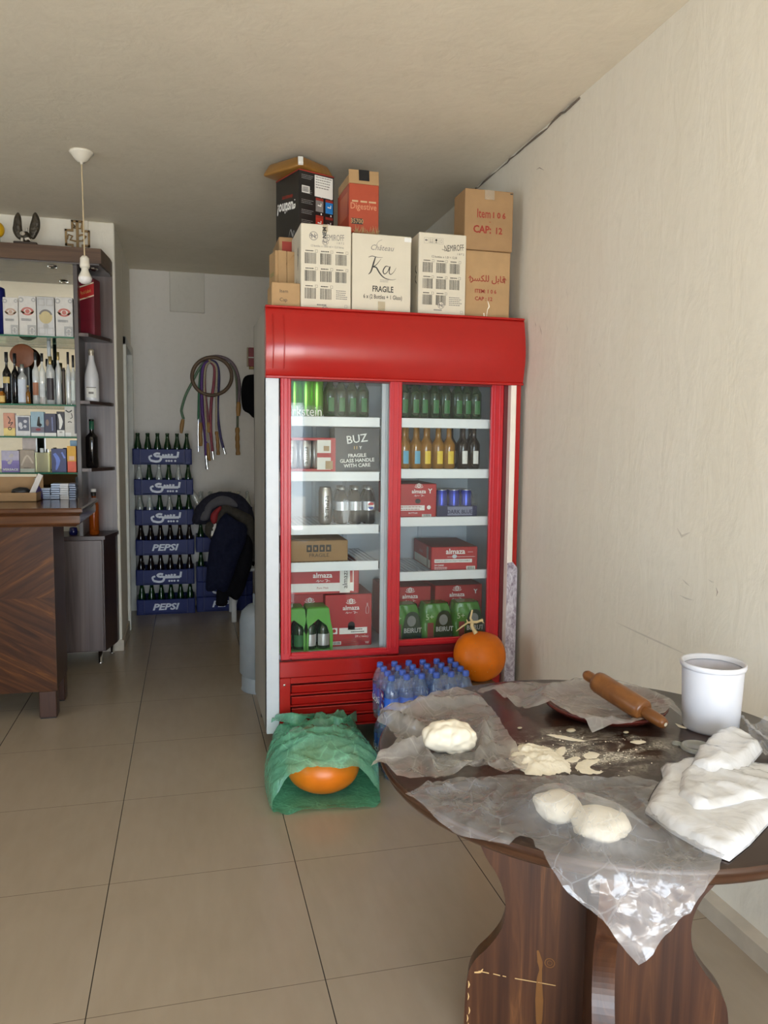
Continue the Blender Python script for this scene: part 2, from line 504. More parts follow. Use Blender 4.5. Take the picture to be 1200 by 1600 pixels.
g = G(); g.box(XP - .02, XR, YB, YB + .2, 0, ZC, M_backwall); structure(g.build('wall_back'))
g = G(); g.box(XL, XP - .16, YBAR, YBAR + .16, 0, ZC, M_pillar); structure(g.build('wall_bar'))
# partition beside the store corridor, with its doorway
DY0, DY1, DZ = 5.98, 6.74, 2.17
g = G()
g.box(XP - .16, XP, YBAR, DY0, 0, ZC, M_pillar, .006)
g.box(XP - .16, XP, DY0, DY1, DZ, ZC, M_pillar)
g.box(XP - .16, XP, DY1, YB + .2, 0, ZC, M_pillar)
structure(g.build('wall_corridor'))
g = G()
for a, b_, z0, z1 in ((DY0, DY0 + .06, 0, DZ), (DY1 - .06, DY1, 0, DZ), (DY0, DY1, DZ - .06, DZ)):
    g.box(XP - .17, XP + .02, a, b_, z0, z1, M_doorframe, .004)
fr = structure(g.build('door_1'))
g = G(); g.box(XP - .10, XP - .06, DY0 + .06, DY1 - .06, .01, DZ - .06, M_doorglass, .003)
g.build('door_panel', fr)
g = G(); g.box(XP - .058, XP - .03, DY1 - .14, DY1 - .11, .98, 1.10, plain('handle_metal', (.5, .5, .48), .3, 1.), .005)
g.build('door_handle', fr)
# left wall with a wide window, shop front behind the camera
WY0, WY1, WZ0, WZ1 = -.6, 2.6, .62, 2.4
g = G()
g.box(XL - .2, XL, YF - .2, WY0, 0, ZC, M_wall); g.box(XL - .2, XL, WY1, YBAR + .1, 0, ZC, M_wall)
g.box(XL - .2, XL, WY0, WY1, 0, WZ0, M_wall); g.box(XL - .2, XL, WY0, WY1, WZ1, ZC, M_wall)
structure(g.build('wall_left'))
M_alu = plain('window_aluminium', (.75, .76, .76), .35, .3)
g = G()
for a, b_, z0, z1 in ((WY0, WY0 + .06, WZ0, WZ1), (WY1 - .06, WY1, WZ0, WZ1), (.97, 1.03, WZ0, WZ1), (WY0, WY1, WZ0, WZ0 + .06), (WY0, WY1, WZ1 - .06, WZ1)):
    g.box(XL - .12, XL - .06, a, b_, z0, z1, M_alu, .004)
structure(g.build('window_1'))
g = G()
g.box(XL, -1.1, YF - .2, YF, 0, ZC, M_wall); g.box(1.36, XR, YF - .2, YF, 0, ZC, M_wall); g.box(-1.1, 1.36, YF - .2, YF, 2.5, ZC, M_wall)
structure(g.build('wall_front'))
g = G()
for x in (-1.1, .1, 1.30):
    g.box(x, x + .06, YF - .12, YF - .06, 0, 2.5, M_alu, .004)
g.box(-1.1, 1.36, YF - .12, YF - .06, 2.44, 2.5, M_alu, .004)
structure(g.build('window_2'))
g = G(); g.box(-9, 7, -14, YF - .21, -.2, -.06, M_pave); structure(g.build('pavement'))
# skirting tiles and corners
g = G()
g.add([(XR - .036, YF, 0), (XR - .036, YB, 0), (XR - .036, YF, .055), (XR - .036, YB, .055), (XR, YF, .066), (XR, YB, .066)], [[0, 1, 3, 2], [2, 3, 5, 4]], M_skirt)
structure(g.build('baseboard_right'))
g = G()
g.box(XP, XP + .012, YBAR - .012, DY0, 0, .075, M_skirt, .002); g.box(XP - .16, XP + .012, YBAR - .014, YBAR, 0, .075, M_skirt, .002)
structure(g.build('baseboard_corridor'))
g = G(); g.box(XP, XR, YB - .012, YB, 0, .075, M_skirt, .002); structure(g.build('baseboard_back'))
# shallow plastered-over square high on the back wall
g = G(); g.box(-.125, .16, YB - .020, YB + .01, 2.49, ZC, wall_mat('patch_plaster', (.66, .635, .57), (.58, .56, .50)), .006); structure(g.build('trim_1'))
# rough plaster joint along the ceiling above the cooler
g = G(); rnd = random.Random(3)
M_crack = plain('plaster_crack', (.16, .13, .10), .9)
pts = []
y = 2.95
while y < 4.4:
    pts.append((XR - .004, y, ZC - .006 - rnd.uniform(0, .012))); y += rnd.uniform(.03, .09)
g.tube(pts, [rnd.uniform(.001, .005) for _ in pts], M_crack, 5)
structure(g.build('trim_2'))
# ================================================================== shared materials for goods
M_red = plain('cooler_red_plastic', (.39, .013, .010), .22, spec=.5, var=.03)
M_redframe = plain('cooler_red_frame', (.50, .016, .024), .3, spec=.5, var=.03)
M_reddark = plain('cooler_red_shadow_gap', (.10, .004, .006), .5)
M_fwhite = plain('cooler_white_metal', (.60, .645, .69), .35, var=.03)
M_fside = plain('cooler_side_metal', (.32, .305, .265), .4, .15, var=.12, scale=4)
M_finner = plain('cooler_inner_lining', (.62, .70, .76), .45, var=.03)
M_rail = plain('shelf_price_rail', (.86, .90, .93), .4, var=.02)
M_wire = plain('shelf_wire', (.58, .62, .66), .35, .3)
M_black = plain('black_plastic', (.012, .012, .014), .4)
M_chrome = plain('chrome', (.8, .8, .8), .12, 1.)
M_pane = glass('cooler_glass', (.95, .97, .965), .008, .02, .5)
M_white = plain('white_print', (.85, .84, .82), .6, var=.02)
M_ink = plain('black_ink', (.03, .028, .026), .6, var=.02)
M_redink = plain('red_ink', (.30, .03, .016), .6, var=.04)
M_card = plain('kraft_cardboard', (.34, .205, .095), .75, var=.07, scale=12)
M_card2 = plain('light_kraft_cardboard', (.42, .265, .125), .75, var=.07, scale=12)
M_carddark = plain('cardboard_inside', (.30, .19, .09), .85, var=.1)
M_cardwhite = plain('white_cardboard', (.66, .61, .49), .65, var=.03, scale=10)
M_tape = glass('packing_tape', (.92, .88, .78), .18, .2, .7)
M_beerred = plain('red_carton', (.42, .022, .025), .45, var=.06)
M_beerdark = plain('dark_red_carton_top', (.24, .045, .035), .6, var=.1)
M_gold = plain('gold_print', (.70, .48, .16), .4, .4)
M_silver = plain('silver_can', (.66, .67, .68), .28, .85, var=.03)
M_cangreen = plain('green_can', (.16, .44, .05), .25, .6, var=.05)
M_canblue = plain('blue_can', (.04, .06, .42), .25, .6, var=.05)
M_navy = plain('navy_carton', (.022, .024, .075), .5)
M_label = plain('paper_label', (.80, .80, .76), .6, var=.03)

def frame_lines(g, M, w, h, t, m):
    for x0, x1, y0, y1 in ((-w / 2, w / 2, h / 2 - t, h / 2), (-w / 2, w / 2, -h / 2, -h / 2 + t), (-w / 2, -w / 2 + t, -h / 2, h / 2), (w / 2 - t, w / 2, -h / 2, h / 2)):
        rect(g, M, x0, x1, y0, y1, m)
def rect(g, M, x0, x1, y0, y1, m, z=0.):
    g.add([(x0, y0, z), (x1, y0, z), (x1, y1, z), (x0, y1, z)], [[0, 1, 2, 3]], m, False, M)
def disc(g, M, cx, cy, r, m, n=20, sy=1., z=0.):
    g.add([(cx + r * math.cos(2 * math.pi * k / n), cy + r * sy * math.sin(2 * math.pi * k / n), z) for k in range(n)], [list(range(n))], m, False, M)
def ring(g, M, cx, cy, r0, r1, m, n=20, sy=1., a0=0., a1=360.):
    vs = []
    for k in range(n + 1):
        a = R(a0 + (a1 - a0) * k / n)
        vs += [(cx + r0 * math.cos(a), cy + r0 * sy * math.sin(a), 0), (cx + r1 * math.cos(a), cy + r1 * sy * math.sin(a), 0)]
    g.add(vs, [[2 * k, 2 * k + 1, 2 * k + 3, 2 * k + 2] for k in range(n)], m, False, M)
def stroke(g, M, pts, w, m, n=5, z=0.):
    """flat brush stroke through 2-D points; w one width or one per point"""
    P = spline([(p[0], p[1], 0) for p in pts], n) if n > 1 else [Vector((p[0], p[1], 0)) for p in pts]
    N = len(P); vs = []
    for i, p in enumerate(P):
        d = (P[min(i + 1, N - 1)] - P[max(i - 1, 0)]).normalized()
        q = Vector((-d.y, d.x, 0))
        if isinstance(w, (int, float)): ww = w
        else:
            t = i / (N - 1) * (len(w) - 1); k = min(int(t), len(w) - 2); ww = w[k] + (w[k + 1] - w[k]) * (t - k)
        vs += [p + q * ww / 2 + Vector((0, 0, z)), p - q * ww / 2 + Vector((0, 0, z))]
    g.add(vs, [[2 * i, 2 * i + 1, 2 * i + 3, 2 * i + 2] for i in range(N - 1)], m, False, M)
def barcode(g, M, cx, cy, w, h, seed, m=None):
    rnd = random.Random(seed); x = cx - w / 2; m = m or M_ink
    while x < cx + w / 2:
        b = rnd.choice((.012, .012, .022, .035)) * w
        rect(g, M, x, min(x + b, cx + w / 2), cy - h / 2, cy + h / 2, m); x += b + rnd.choice((.014, .02, .03)) * w
def textlines(g, M, cx, cy, w, n, lh, m, seed=1, th=.35):
    """lines of print too small to read in the photograph"""
    rnd = random.Random(seed)
    for k in range(n):
        x = cx - w / 2; e = x + w * rnd.uniform(.75, 1)
        while x < e:
            l = rnd.uniform(.06, .16) * w
            rect(g, M, x, min(x + l, e), cy - k * lh - lh * th / 2, cy - k * lh + lh * th / 2, m); x += l + .025 * w
def carton(g, w, d, h, m, bev=.003, mtop=None):
    g.box(0, w, 0, d, 0, h, m, bev)
    if mtop is not None: g.add([(.002, .002, h + .0006), (w - .002, .002, h + .0006), (w - .002, d - .002, h + .0006), (.002, d - .002, h + .0006)], [[0, 1, 2, 3]], mtop)
def bottle_prof(r, H, nr, zs, zn, lip=.012):
    """base, body to zs, shoulder to neck at zn, neck of radius nr up to H"""
    p = [(0, .004), (r * .8, .0), (r, .008), (r, zs)]
    for k in range(1, 7):
        t = k / 7; s = (1 - math.cos(t * math.pi)) / 2
        p.append((r + (nr - r) * s, zs + (zn - zs) * t))
    p += [(nr, zn), (nr * .94, H - lip), (nr * 1.12, H - lip), (nr * 1.12, H), (0, H)]
    return p
# ================================================================== the red two-door drinks cooler
FX0, FX1, FY, FD, FZ0, FZH, FZT = .333, 1.5245, 3.395, 4.0, .115, 1.703, 2.0
fridge = thing('drinks_cooler', 'tall red two-door glass-front drinks cooler with cartons stacked on top', 'refrigerator', (.93, 3.7, 0))
fo = -fridge.location
def fpart(g, name, parent=fridge): return g.build(name, parent, fo if parent is fridge else (0, 0, 0))
g = G()
g.box(FX0, FX0 + .012, FY + .012, FD, FZ0, FZT, M_fside, .003)                      # outer left side
g.box(FX1 - .012, FX1, FY + .012, FD, FZ0, FZT, M_fside, .003)
g.box(FX0, FX1, FD - .02, FD, FZ0, FZT, M_fside)
g.box(FX0 + .004, FX1 - .004, FY + .03, FD, FZT - .03, FZT - .001, M_fwhite)
g.box(FX0 + .02, FX1 - .02, FY + .05, FD - .02, FZ0, .14, M_fside)
cab = fpart(g, 'cabinet_body')
IX0, IX1, IZ0, IZ1 = FX0 + .055, FX1 - .055, .445, 1.715
g = G()
g.box(FX0 + .012, IX0, FY + .06, FD - .02, IZ0, IZ1, M_finner)
g.box(IX1, FX1 - .012, FY + .06, FD - .02, IZ0, IZ1, M_finner)
g.box(IX0, IX1, FD - .06, FD - .02, IZ0, IZ1, M_finner)
g.box(IX0, IX1, FY + .06, FD - .02, IZ0 - .02, IZ0 + .012, M_finner)
g.box(IX0, IX1, FY + .06, FD - .02, IZ1, IZ1 + .02, M_finner)
for x in (.62, .78, 1.02, 1.19): g.box(x, x + .022, FD - .072, FD - .06, IZ0, IZ1, M_finner, .003)
fpart(g, 'inner_lining')
g = G(); g.box(FX0, .390, FY, FY + .06, FZ0 - .003, FZH, M_fwhite, .003)
fpart(g, 'front_post')['label'] = 'white front post'
g = G()
g.box(1.4985, FX1, FY, FY + .06, FZ0, FZH, M_red, .003); g.box(1.4715, 1.4985, FY - .008, FY + .05, FZ0, FZH, plain('post_cream_edge', (.86, .80, .70), .4, var=.03), .003)
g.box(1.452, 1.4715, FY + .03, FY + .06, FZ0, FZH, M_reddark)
rp = fpart(g, 'front_post')
# torn marbled protective film at the foot of the right post
t = NT('marbled_protective_film'); b = t.bsdf((.6, .58, .62), .45)
t.l(t.ramp(t.noise(t.coord((1, 1, .7)), 38, 6, .65, 1.2), [(.35, (.22, .17, .22)), (.52, (.50, .46, .52)), (.68, (.70, .68, .72))]), b.inputs['Base Color'])
M_marble = t.m
g = G()
a0 = [(1.4985, .865), (1.5235, .835), (1.5235, .12), (1.4715, .12), (1.4715, .86)]
g.prism([(x, z) for x, z in a0[::-1]], 0, .002, M_marble, Matrix(((1, 0, 0, 0), (0, 0, -1, FY - .009), (0, 1, 0, 0), (0, 0, 0, 1))))
g.box(1.4985, 1.5235, FY - .009, FY + .002, .12, .835, M_marble)
fpart(g, 'peeling_film', rp)['label'] = 'torn marbled film'
# bowed header
prof = [(FY + .04, FZT), (FY - .002, FZT - .002), (FY - .012, FZT - .012)]
for k in range(1, 12):
    t_ = k / 12; prof.append((FY - .012 - .036 * math.sin(math.pi * min(1, t_ * 1.0) ** 1.1) - .002 * t_, FZT - .012 - t_ * (FZT - .024 - FZH)))
prof += [(FY - .016, FZH + .010), (FY - .008, FZH), (FY + .04, FZH)]
g = G(); n = len(prof); vs = []
NX = 14
for i in range(NX + 1):
    x = FX0 - .001 + (FX1 - FX0 + .004) * i / NX
    e = 1 - .35 * max(0, 1 - min(i, NX - i) / .9)
    for y, z in prof: vs.append((x, FY + (y - FY) * (e if y < FY else 1), z))
g.add(vs, [[i * n + k, i * n + k + 1, (i + 1) * n + k + 1, (i + 1) * n + k] for i in range(NX) for k in range(n - 1)], M_red, True)
g.add([vs[k] for k in range(n)], [list(range(n))[::-1]], M_red); g.add([vs[NX * n + k] for k in range(n)], [list(range(n))], M_red)
g.box(FX0 - .002, FX1 + .004, FY - .018, FY + .03, FZH - .006, FZH + .006, M_red, .003)
g.box(FX0 - .002, FX1 + .004, FY - .012, FY + .03, FZT - .004, FZT + .006, M_red, .003)
hd = fpart(g, 'header_panel')
g = G()
for x in (FX0 + .028, FX0 + .075):
    pts = [(x, y - .0015 if y < FY else y, z) for y, z in prof[3:-3]]
    g.tube(pts, .0025, M_red, 6)
fpart(g, 'header_rib', hd)
# doors
def door(name, x0, x1, gx0, gx1, z0, gz0, y, lab):
    d = G(); zt = FZH - .001
    def stile(a, b_):
        d.box(a, b_, y, y + .022, z0, zt, M_redframe, .004)
        w = b_ - a
        for f in (.28, .68): d.box(a + w * f - .0028, a + w * f + .0028, y - .004, y + .002, z0 + .03, zt, M_redframe, .002)
    stile(x0, gx0); stile(gx1, x1)
    d.box(gx0, gx1, y, y + .022, z0, gz0, M_redframe, .004); d.box(gx0 - .01, gx1 + .01, y - .004, y + .002, z0 + .008, z0 + .02, M_redframe, .002)
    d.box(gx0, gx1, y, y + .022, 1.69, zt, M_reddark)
    o = fpart(d, name); o['label'] = lab
    p = G(); p.box(gx0 - .004, gx1 + .004, y + .009, y + .014, gz0 - .004, 1.694, M_pane)
    fpart(p, 'glass_pane', o)
    return o
door('sliding_door', .397, .946, .443, .888, .446, .478, FY + .002, 'left sliding door')
door('sliding_door', .93, 1.452, .944, 1.389, .472, .503, FY + .03, 'right sliding door')
g = G(); g.box(.888, .914, FY + .062, FY + .085, IZ0, IZ1, M_fwhite, .003); g.box(.868, .888, FY + .066, FY + .08, IZ0, IZ1, M_fwhite, .003)
fpart(g, 'centre_mullion')
# lower panels
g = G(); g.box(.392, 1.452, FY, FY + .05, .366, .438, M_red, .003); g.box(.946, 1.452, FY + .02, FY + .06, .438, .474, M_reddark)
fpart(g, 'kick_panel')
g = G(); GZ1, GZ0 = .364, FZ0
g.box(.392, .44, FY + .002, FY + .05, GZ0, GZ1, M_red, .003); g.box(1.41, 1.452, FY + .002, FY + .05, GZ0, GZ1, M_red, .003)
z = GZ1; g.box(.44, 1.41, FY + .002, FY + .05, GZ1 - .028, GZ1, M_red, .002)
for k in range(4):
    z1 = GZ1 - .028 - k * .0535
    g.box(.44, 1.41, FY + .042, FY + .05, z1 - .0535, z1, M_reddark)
    bmM = Matrix.Translation((0, FY + .018, z1 - .028)) @ Matrix.Rotation(R(14), 4, 'X')
    g.box(.446, 1.404, -.006, .004, -.018, .019, M_red, .002, M=bmM)
    g.box(.44, 1.41, FY + .002, FY + .03, z1 - .0535, z1 - .0475, M_red, .001)
g.lathe([(0, .004), (.005, .003), (.006, 0)], M_chrome, 10, M=front(.413, GZ1 - .03, FY - .0))
fpart(g, 'vent_panel')
for x in (FX0 + .05, FX1 - .05):
    for y in (FY + .08, FD - .06):
        g = G(); g.lathe([(0, 0), (.028, 0), (.028, .012), (.014, .02), (.014, FZ0 + .03), (0, FZ0 + .03)], M_black, 12, M=Matrix.Translation((x, y, 0)))
        fpart(g, 'foot')
# wire shelves with white price rails
SY = FY + .085
SL = [atY(525, y, SY).z for y in (652, 737.5, 820.5, 878)]
SR = [atY(695, y, SY).z for y in (655, 733.5, 808, 892)]
for zs, x0, x1 in ((SL, IX0 + .004, .862), (SR, .95, IX1 - .006)):
    for z in zs:
        g = G()
        g.tube([(x0, SY + .01, z - .004), (x1, SY + .01, z - .004)], .003, M_wire, 6)
        g.tube([(x0, FD - .09, z - .004), (x1, FD - .09, z - .004)], .003, M_wire, 6)
        k = int((x1 - x0) / .022)
        for i in range(k + 1):
            x = x0 + .004 + (x1 - x0 - .008) * i / k
            g.tube([(x, SY + .01, z - .0015), (x, FD - .09, z - .0015)], .0016, M_wire, 4, caps=False)
        s = fpart(g, 'wire_shelf')
        g = G(); g.box(x0, x1, SY - .006, SY + .002, z - .042, z + .002, M_rail, .002); g.box(x1, x1 + .004, SY - .004, SY + .02, z - .036, z - .004, M_black)
        fpart(g, 'price_rail', s)

# ------------------------------------------------------------------ goods inside the cooler
GYF = SY + .012
def sx(x, y=GYF): return atY(x, 750, y).x
M_gglass = glass('green_bottle_glass', (.05, .26, .06), .72, .03, 1.6, (.010, .045, .012))
M_cglass = glass('clear_bottle_glass', (.96, .98, .97), .24, .03, 2.0, (.80, .84, .82))
M_aglass = glass('amber_bottle_glass', (.70, .36, .05), .62, .03, 1.4, (.42, .20, .02))
M_dglass = glass('brown_bottle_glass', (.14, .07, .03), .75, .04, 1.0, (.02, .01, .006))
M_glabel = plain('green_bottle_label', (.025, .15, .04), .5)
M_silverl = plain('silver_label', (.62, .63, .62), .35, .6)
M_ylabel = plain('yellow_label', (.80, .58, .05), .5)
M_blabel = plain('light_blue_label', (.14, .42, .60), .5)
def label_on(g, r, z0, z1, m, a0=-150, a1=-30, n=8):
    vs = []
    for k in range(n + 1):
        a = R(a0 + (a1 - a0) * k / n); vs += [(r * math.cos(a), r * math.sin(a), z0), (r * math.cos(a), r * math.sin(a), z1)]
    return g.add(vs, [[2 * k, 2 * k + 2, 2 * k + 3, 2 * k + 1] for k in range(n)], m, True)
def beer(name, glassm, labm, capm, label, group, H=.225, r=.03, loc=(0, 0, -5), neck=None):
    o = thing(name, label, 'bottle', loc, 0, group)
    G().lathe(bottle_prof(r, H, .0125, H * .52, H * .72), glassm, 14).build('glass_body', o)
    lb = G(); label_on(lb, r + .0006, H * .12, H * .40, labm, -112, -60)
    if neck: label_on(lb, .016, H * .74, H * .86, neck)
    lb.build('paper_label', o)
    G().lathe([(.0125, H - .006), (.0148, H - .005), (.0148, H + .001), (.011, H + .004), (0, H + .004)], capm, 12).build('cap', o)
    return o
g1 = beer('beer_bottle', M_gglass, M_glabel, M_glabel, 'green glass beer bottle on the top right cooler shelf', 'green bottles on the right top shelf', loc=(sx(632), GYF + .035, SR[0]))
xs = [632, 649, 663, 680, 697, 716, 730, 744]
for j, (dx, dy) in enumerate(((0, .035), (.028, .10))):
    for i, x in enumerate(xs):
        if i == 0 and j == 0: continue
        dup(g1, (sx(x) + dx * (i < 7), GYF + dy, SR[0]))
g2 = None
for j in range(2):
    for i, x in enumerate((517, 534, 551, 568)):
        if g2 is None: g2 = dup(g1, (sx(x), GYF + .035, SL[0]), label='green glass beer bottle beside the tall green cans', group='green bottles on the left top shelf')
        else: dup(g2, (sx(x) + .012 * j, GYF + .035 + .065 * j, SL[0]))
def can(name, H, r, m, label, group, loc, text=None, tm=None, mark=None):
    o = thing(name, label, 'can', loc, 0, group)
    G().lathe([(0, .004), (r * .74, 0), (r * .80, .002), (r, .014), (r, H - .02), (r * .82, H - .004)], m, 18).build('body', o)
    G().lathe([(r * .82, H - .004), (r * .84, H), (r * .78, H), (r * .76, H - .005), (0, H - .005)], M_silver, 18).build('can_lid', o)
    if text:
        q = G(); vs, fs, w = text_geo(text); sz = H * .62 / w
        W = []
        for x, y in vs:
            a = R(-90) + (y * sz - sz * .3) / r
            W.append(((r + .0006) * math.cos(a), (r + .0006) * math.sin(a), H * .16 + x * sz))
        q.add([(-p[0], p[1], p[2]) for p in W], [f[::-1] for f in fs], tm)
        q.build('lettering', o)
    return o
c1 = can('beer_can', .25, .032, M_cangreen, 'tall green beer can on the top left cooler shelf', 'tall green cans', (sx(461), GYF + .034, SL[0] - .0), None)
for x, dy in ((479, 0), (496, 0), (470, .07), (488, .07)): dup(c1, (sx(x), GYF + .034 + dy, SL[0]))
g = G()
for x0, x1, zz in ((455, 503, .0),):
    g.box(sx(455), sx(503), GYF - .002, GYF + .001, SL[0] + .001, SL[0] + .05, glass('clear_shrink_wrap', (.97, .98, .98), .03, .1, .6, (.8, .8, .8)))
M_wrap = _mats['clear_shrink_wrap']
g.text('rkstein', .062, M_white, front(sx(479), SL[0] + .004, GYF - .003), sx=.8)
tag(g.build('shrink_wrap'), 'printed clear wrap in front of the tall green cans', 'wrapping')
# second shelf left: red-and-white can tray and black carton
x0, x1 = sx(452), sx(524)
t_ = thing('can_tray', 'red and white tray of silver cans on the second left cooler shelf', 'can tray', (x0, GYF, SL[1]))
g = G(); w = x1 - x0
g.box(0, w, 0, .25, 0, .014, M_beerred, .002); g.box(0, w, .0, .25, .142, .155, M_beerred, .002); g.box(w - .004, w, 0, .25, 0, .15, M_beerred)
g.box(w * .60, w - .02, -.001, .004, .01, .145, M_label); g.box(w - .022, w, -.002, .004, 0, .15, M_beerred); g.box(w * .6, w - .02, -.002, .004, .066, .086, M_beerred)
g.box(w * .74, w * .86, -.003, 0, .095, .118, plain('tan_print', (.42, .30, .18), .7)); g.box(w * .78, w * .94, -.003, 0, .012, .05, _mats['tan_print'])
g.build('tray', t_)
for k in range(3):
    c = can('beer_can', .128, .031, M_silver, 'silver can held in the red and white tray', 'silver cans in the red and white tray', (x0 + .012 + k * .064, GYF + .036, SL[1] + .014), 'almaza', M_ink)
B0 = sx(524)
g = G(); w = .215; hbz = .205
M_blackcard = plain('black_carton', (.035, .034, .034), .5)
carton(g, w, .3, hbz, M_blackcard)
M = front(0, 0)
g.text('BUZ', .052, M_label, front(w * .50, .135) @ Matrix.Rotation(R(8), 4, 'Z'), bold=.01)
g.text('I I', .022, M_gold, front(w * .46, .104)); g.text('Y', .022, M_label, front(w * .57, .104))
for k, s_ in enumerate(('FRAGILE', 'GLASS HANDLE', 'WITH CARE')): g.text(s_, .023, M_label, front(w * .5, .068 - k * .023) @ Matrix.Rotation(R(3), 4, 'Z'), bold=.02)
o = g.build('carton', None, (B0, GYF + .035, SL[1]), R(-6)); tag(o, 'black carton marked fragile on the second left cooler shelf', 'box')
# third shelf left: single can, six-pack of dark soda
can('beer_can', .172, .031, M_silver, 'single silver can standing beside the wrapped soda bottles', None, (sx(511), GYF + .05, SL[2]), 'almaza', M_ink)
def soda_pack(loc):
    t_ = thing('soda_bottle_pack', 'shrink-wrapped pack of dark soda bottles with silver labels', 'drinks pack', loc)
    H, r = .175, .031
    P = [(0, .006), (r * .85, 0), (r, .012), (r * .93, .04), (r, .06), (r, .105), (r * .75, .135), (.013, .155), (.013, .17), (0, .17)]
    M_cola = glass('cola_plastic', (.04, .02, .015), .95, .06, .9, (.010, .007, .006))
    for i in range(3):
        for j in range(2):
            b = G(); b.lathe(P, M_cola, 16); bo = b.build('bottle', t_, (.034 + i * .064, .034 + j * .066, 0))
            q = G(); q.lathe([(r + .0008, .064), (r + .0008, .105)], plain('soda_silver_label', (.62, .64, .68), .3, .6), 16)
            if j == 0:
                MM = Matrix.Translation((0, -.034 + .0345 - .0348, .084))
                MM = front(0, .085, -r - .0018)
                if i == 2:
                    disc(q, MM, .004, 0, .017, M_white, 20); 
                    ring(q, Matrix.Translation((0, -.0003, 0)) @ MM, .004, .001, .003, .0155, plain('logo_red', (.6, .03, .04), .5), 12, 1, 20, 160)
                    ring(q, Matrix.Translation((0, -.0003, 0)) @ MM, .004, -.002, .003, .0145, plain('logo_blue', (.02, .06, .40), .5), 12, 1, 200, 340)
            q.build('label', bo)
            G().lathe([(.0145, .16), (.0145, .176), (0, .176)], M_silver, 12).build('cap', bo)
    w = G()
    def fn(u, v):
        a = u * 2 * math.pi; c, s_ = math.cos(a), math.sin(a)
        rx, ry = .101, .071
        k = (abs(c) ** 4 + abs(s_) ** 4) ** -.25
        z = v * .165
        sh = 1 - .18 * max(0, (v - .6) / .4) ** 2 + .012 * math.sin(a * 9 + v * 12)
        return (.098 + rx * c * k * sh, .067 + ry * s_ * k * sh, z)
    w.grid(fn, 40, 8, M_wrap); w.build('shrink_wrap', t_)
    return t_
soda_pack((sx(526), GYF + .012, SL[2]))
# fourth shelf left: brown carton
g = G(); w = sx(545) - sx(449)
carton(g, w, .33, .098, M_card)
g.box(.02, w - .1, .04, .29, .098, .101, M_carddark)
for k in range(4):
    rect(g, front(w * .36 + k * .03, .062), -.012, .012, -.016, .016, M_ink); rect(g, front(w * .36 + k * .03, .062, -.001), -.006, .004, -.008, .006, M_card)
g.text('FRAGILE', .024, M_ink, front(w * .52, .022), sx=1.05)
tag(g.build('carton', None, (sx(449), GYF + .01, SL[3])), 'low brown cardboard carton on the fourth left cooler shelf', 'box')

def beer_logo(g, M, s, tm, script=True):
    """flower mark over a lower-case word with a script line below"""
    g.text('almaza', s, tm, M, bold=.018)
    for a in (25, 90, 155):
        ring(g, M @ Matrix.Translation((s * .75 * math.cos(R(a)) * .5, s * 1.32 + s * .25 * math.sin(R(a)), 0)), 0, 0, s * .22, s * .3, tm, 14, .8)
    ring(g, M @ Matrix.Translation((0, s * 1.38, 0)), 0, 0, s * .24, s * .36, tm, 18)
    stroke(g, M, [(-s * .8, s * 1.2), (-s * .5, s * 1.02), (0, s * .98), (s * .5, s * 1.02), (s * .8, s * 1.2)], s * .09, tm)
    if script:
        stroke(g, M, [(-s * .9, -s * .55), (-s * .6, -s * .3), (-s * .62, -s * .6), (-s * .3, -s * .4), (-s * .1, -s * .5), (s * .15, -s * .4)], s * .05, tm)
        stroke(g, M, [(s * .3, -s * .28), (s * .7, -s * .3), (s * .5, -s * .6), (s * .8, -s * .45), (s * 1.05, -s * .5)], s * .05, tm)
# cartons at the bottom left
g = G(); w, h = sx(565) - sx(448), .145
carton(g, w, .27, h, M_beerred, mtop=M_beerdark)
rect(g, front(0, 0), .006, w - .025, .012, .052, M_white); beer_logo(g, front(w * .50, .078, -.0009), .034, M_white)
rect(g, front(0, 0, -.0008), w * .735, w * .875, .004, h - .004, M_label)
MM = front(w * .805, .024, -.0012) @ Matrix.Rotation(R(90), 4, 'Z')
g.text('almaza', .034, M_ink, MM @ Matrix.Translation((0, -.012, 0)), 'LEFT'); ring(g, front(w * .805, .122, -.0012), 0, 0, .008, .012, M_ink); g.text('Pure Malt', .014, M_redink, front(w * .5, .025, -.001))
rect(g, front(0, 0, -.0007), w - .03, w - .026, .01, h - .01, M_white)
LB = IZ0 + .012
tag(g.build('beer_carton', None, (sx(448), GYF + .05, LB + .257), R(-2)), 'red and white beer carton lying across two upright red cartons', 'box')
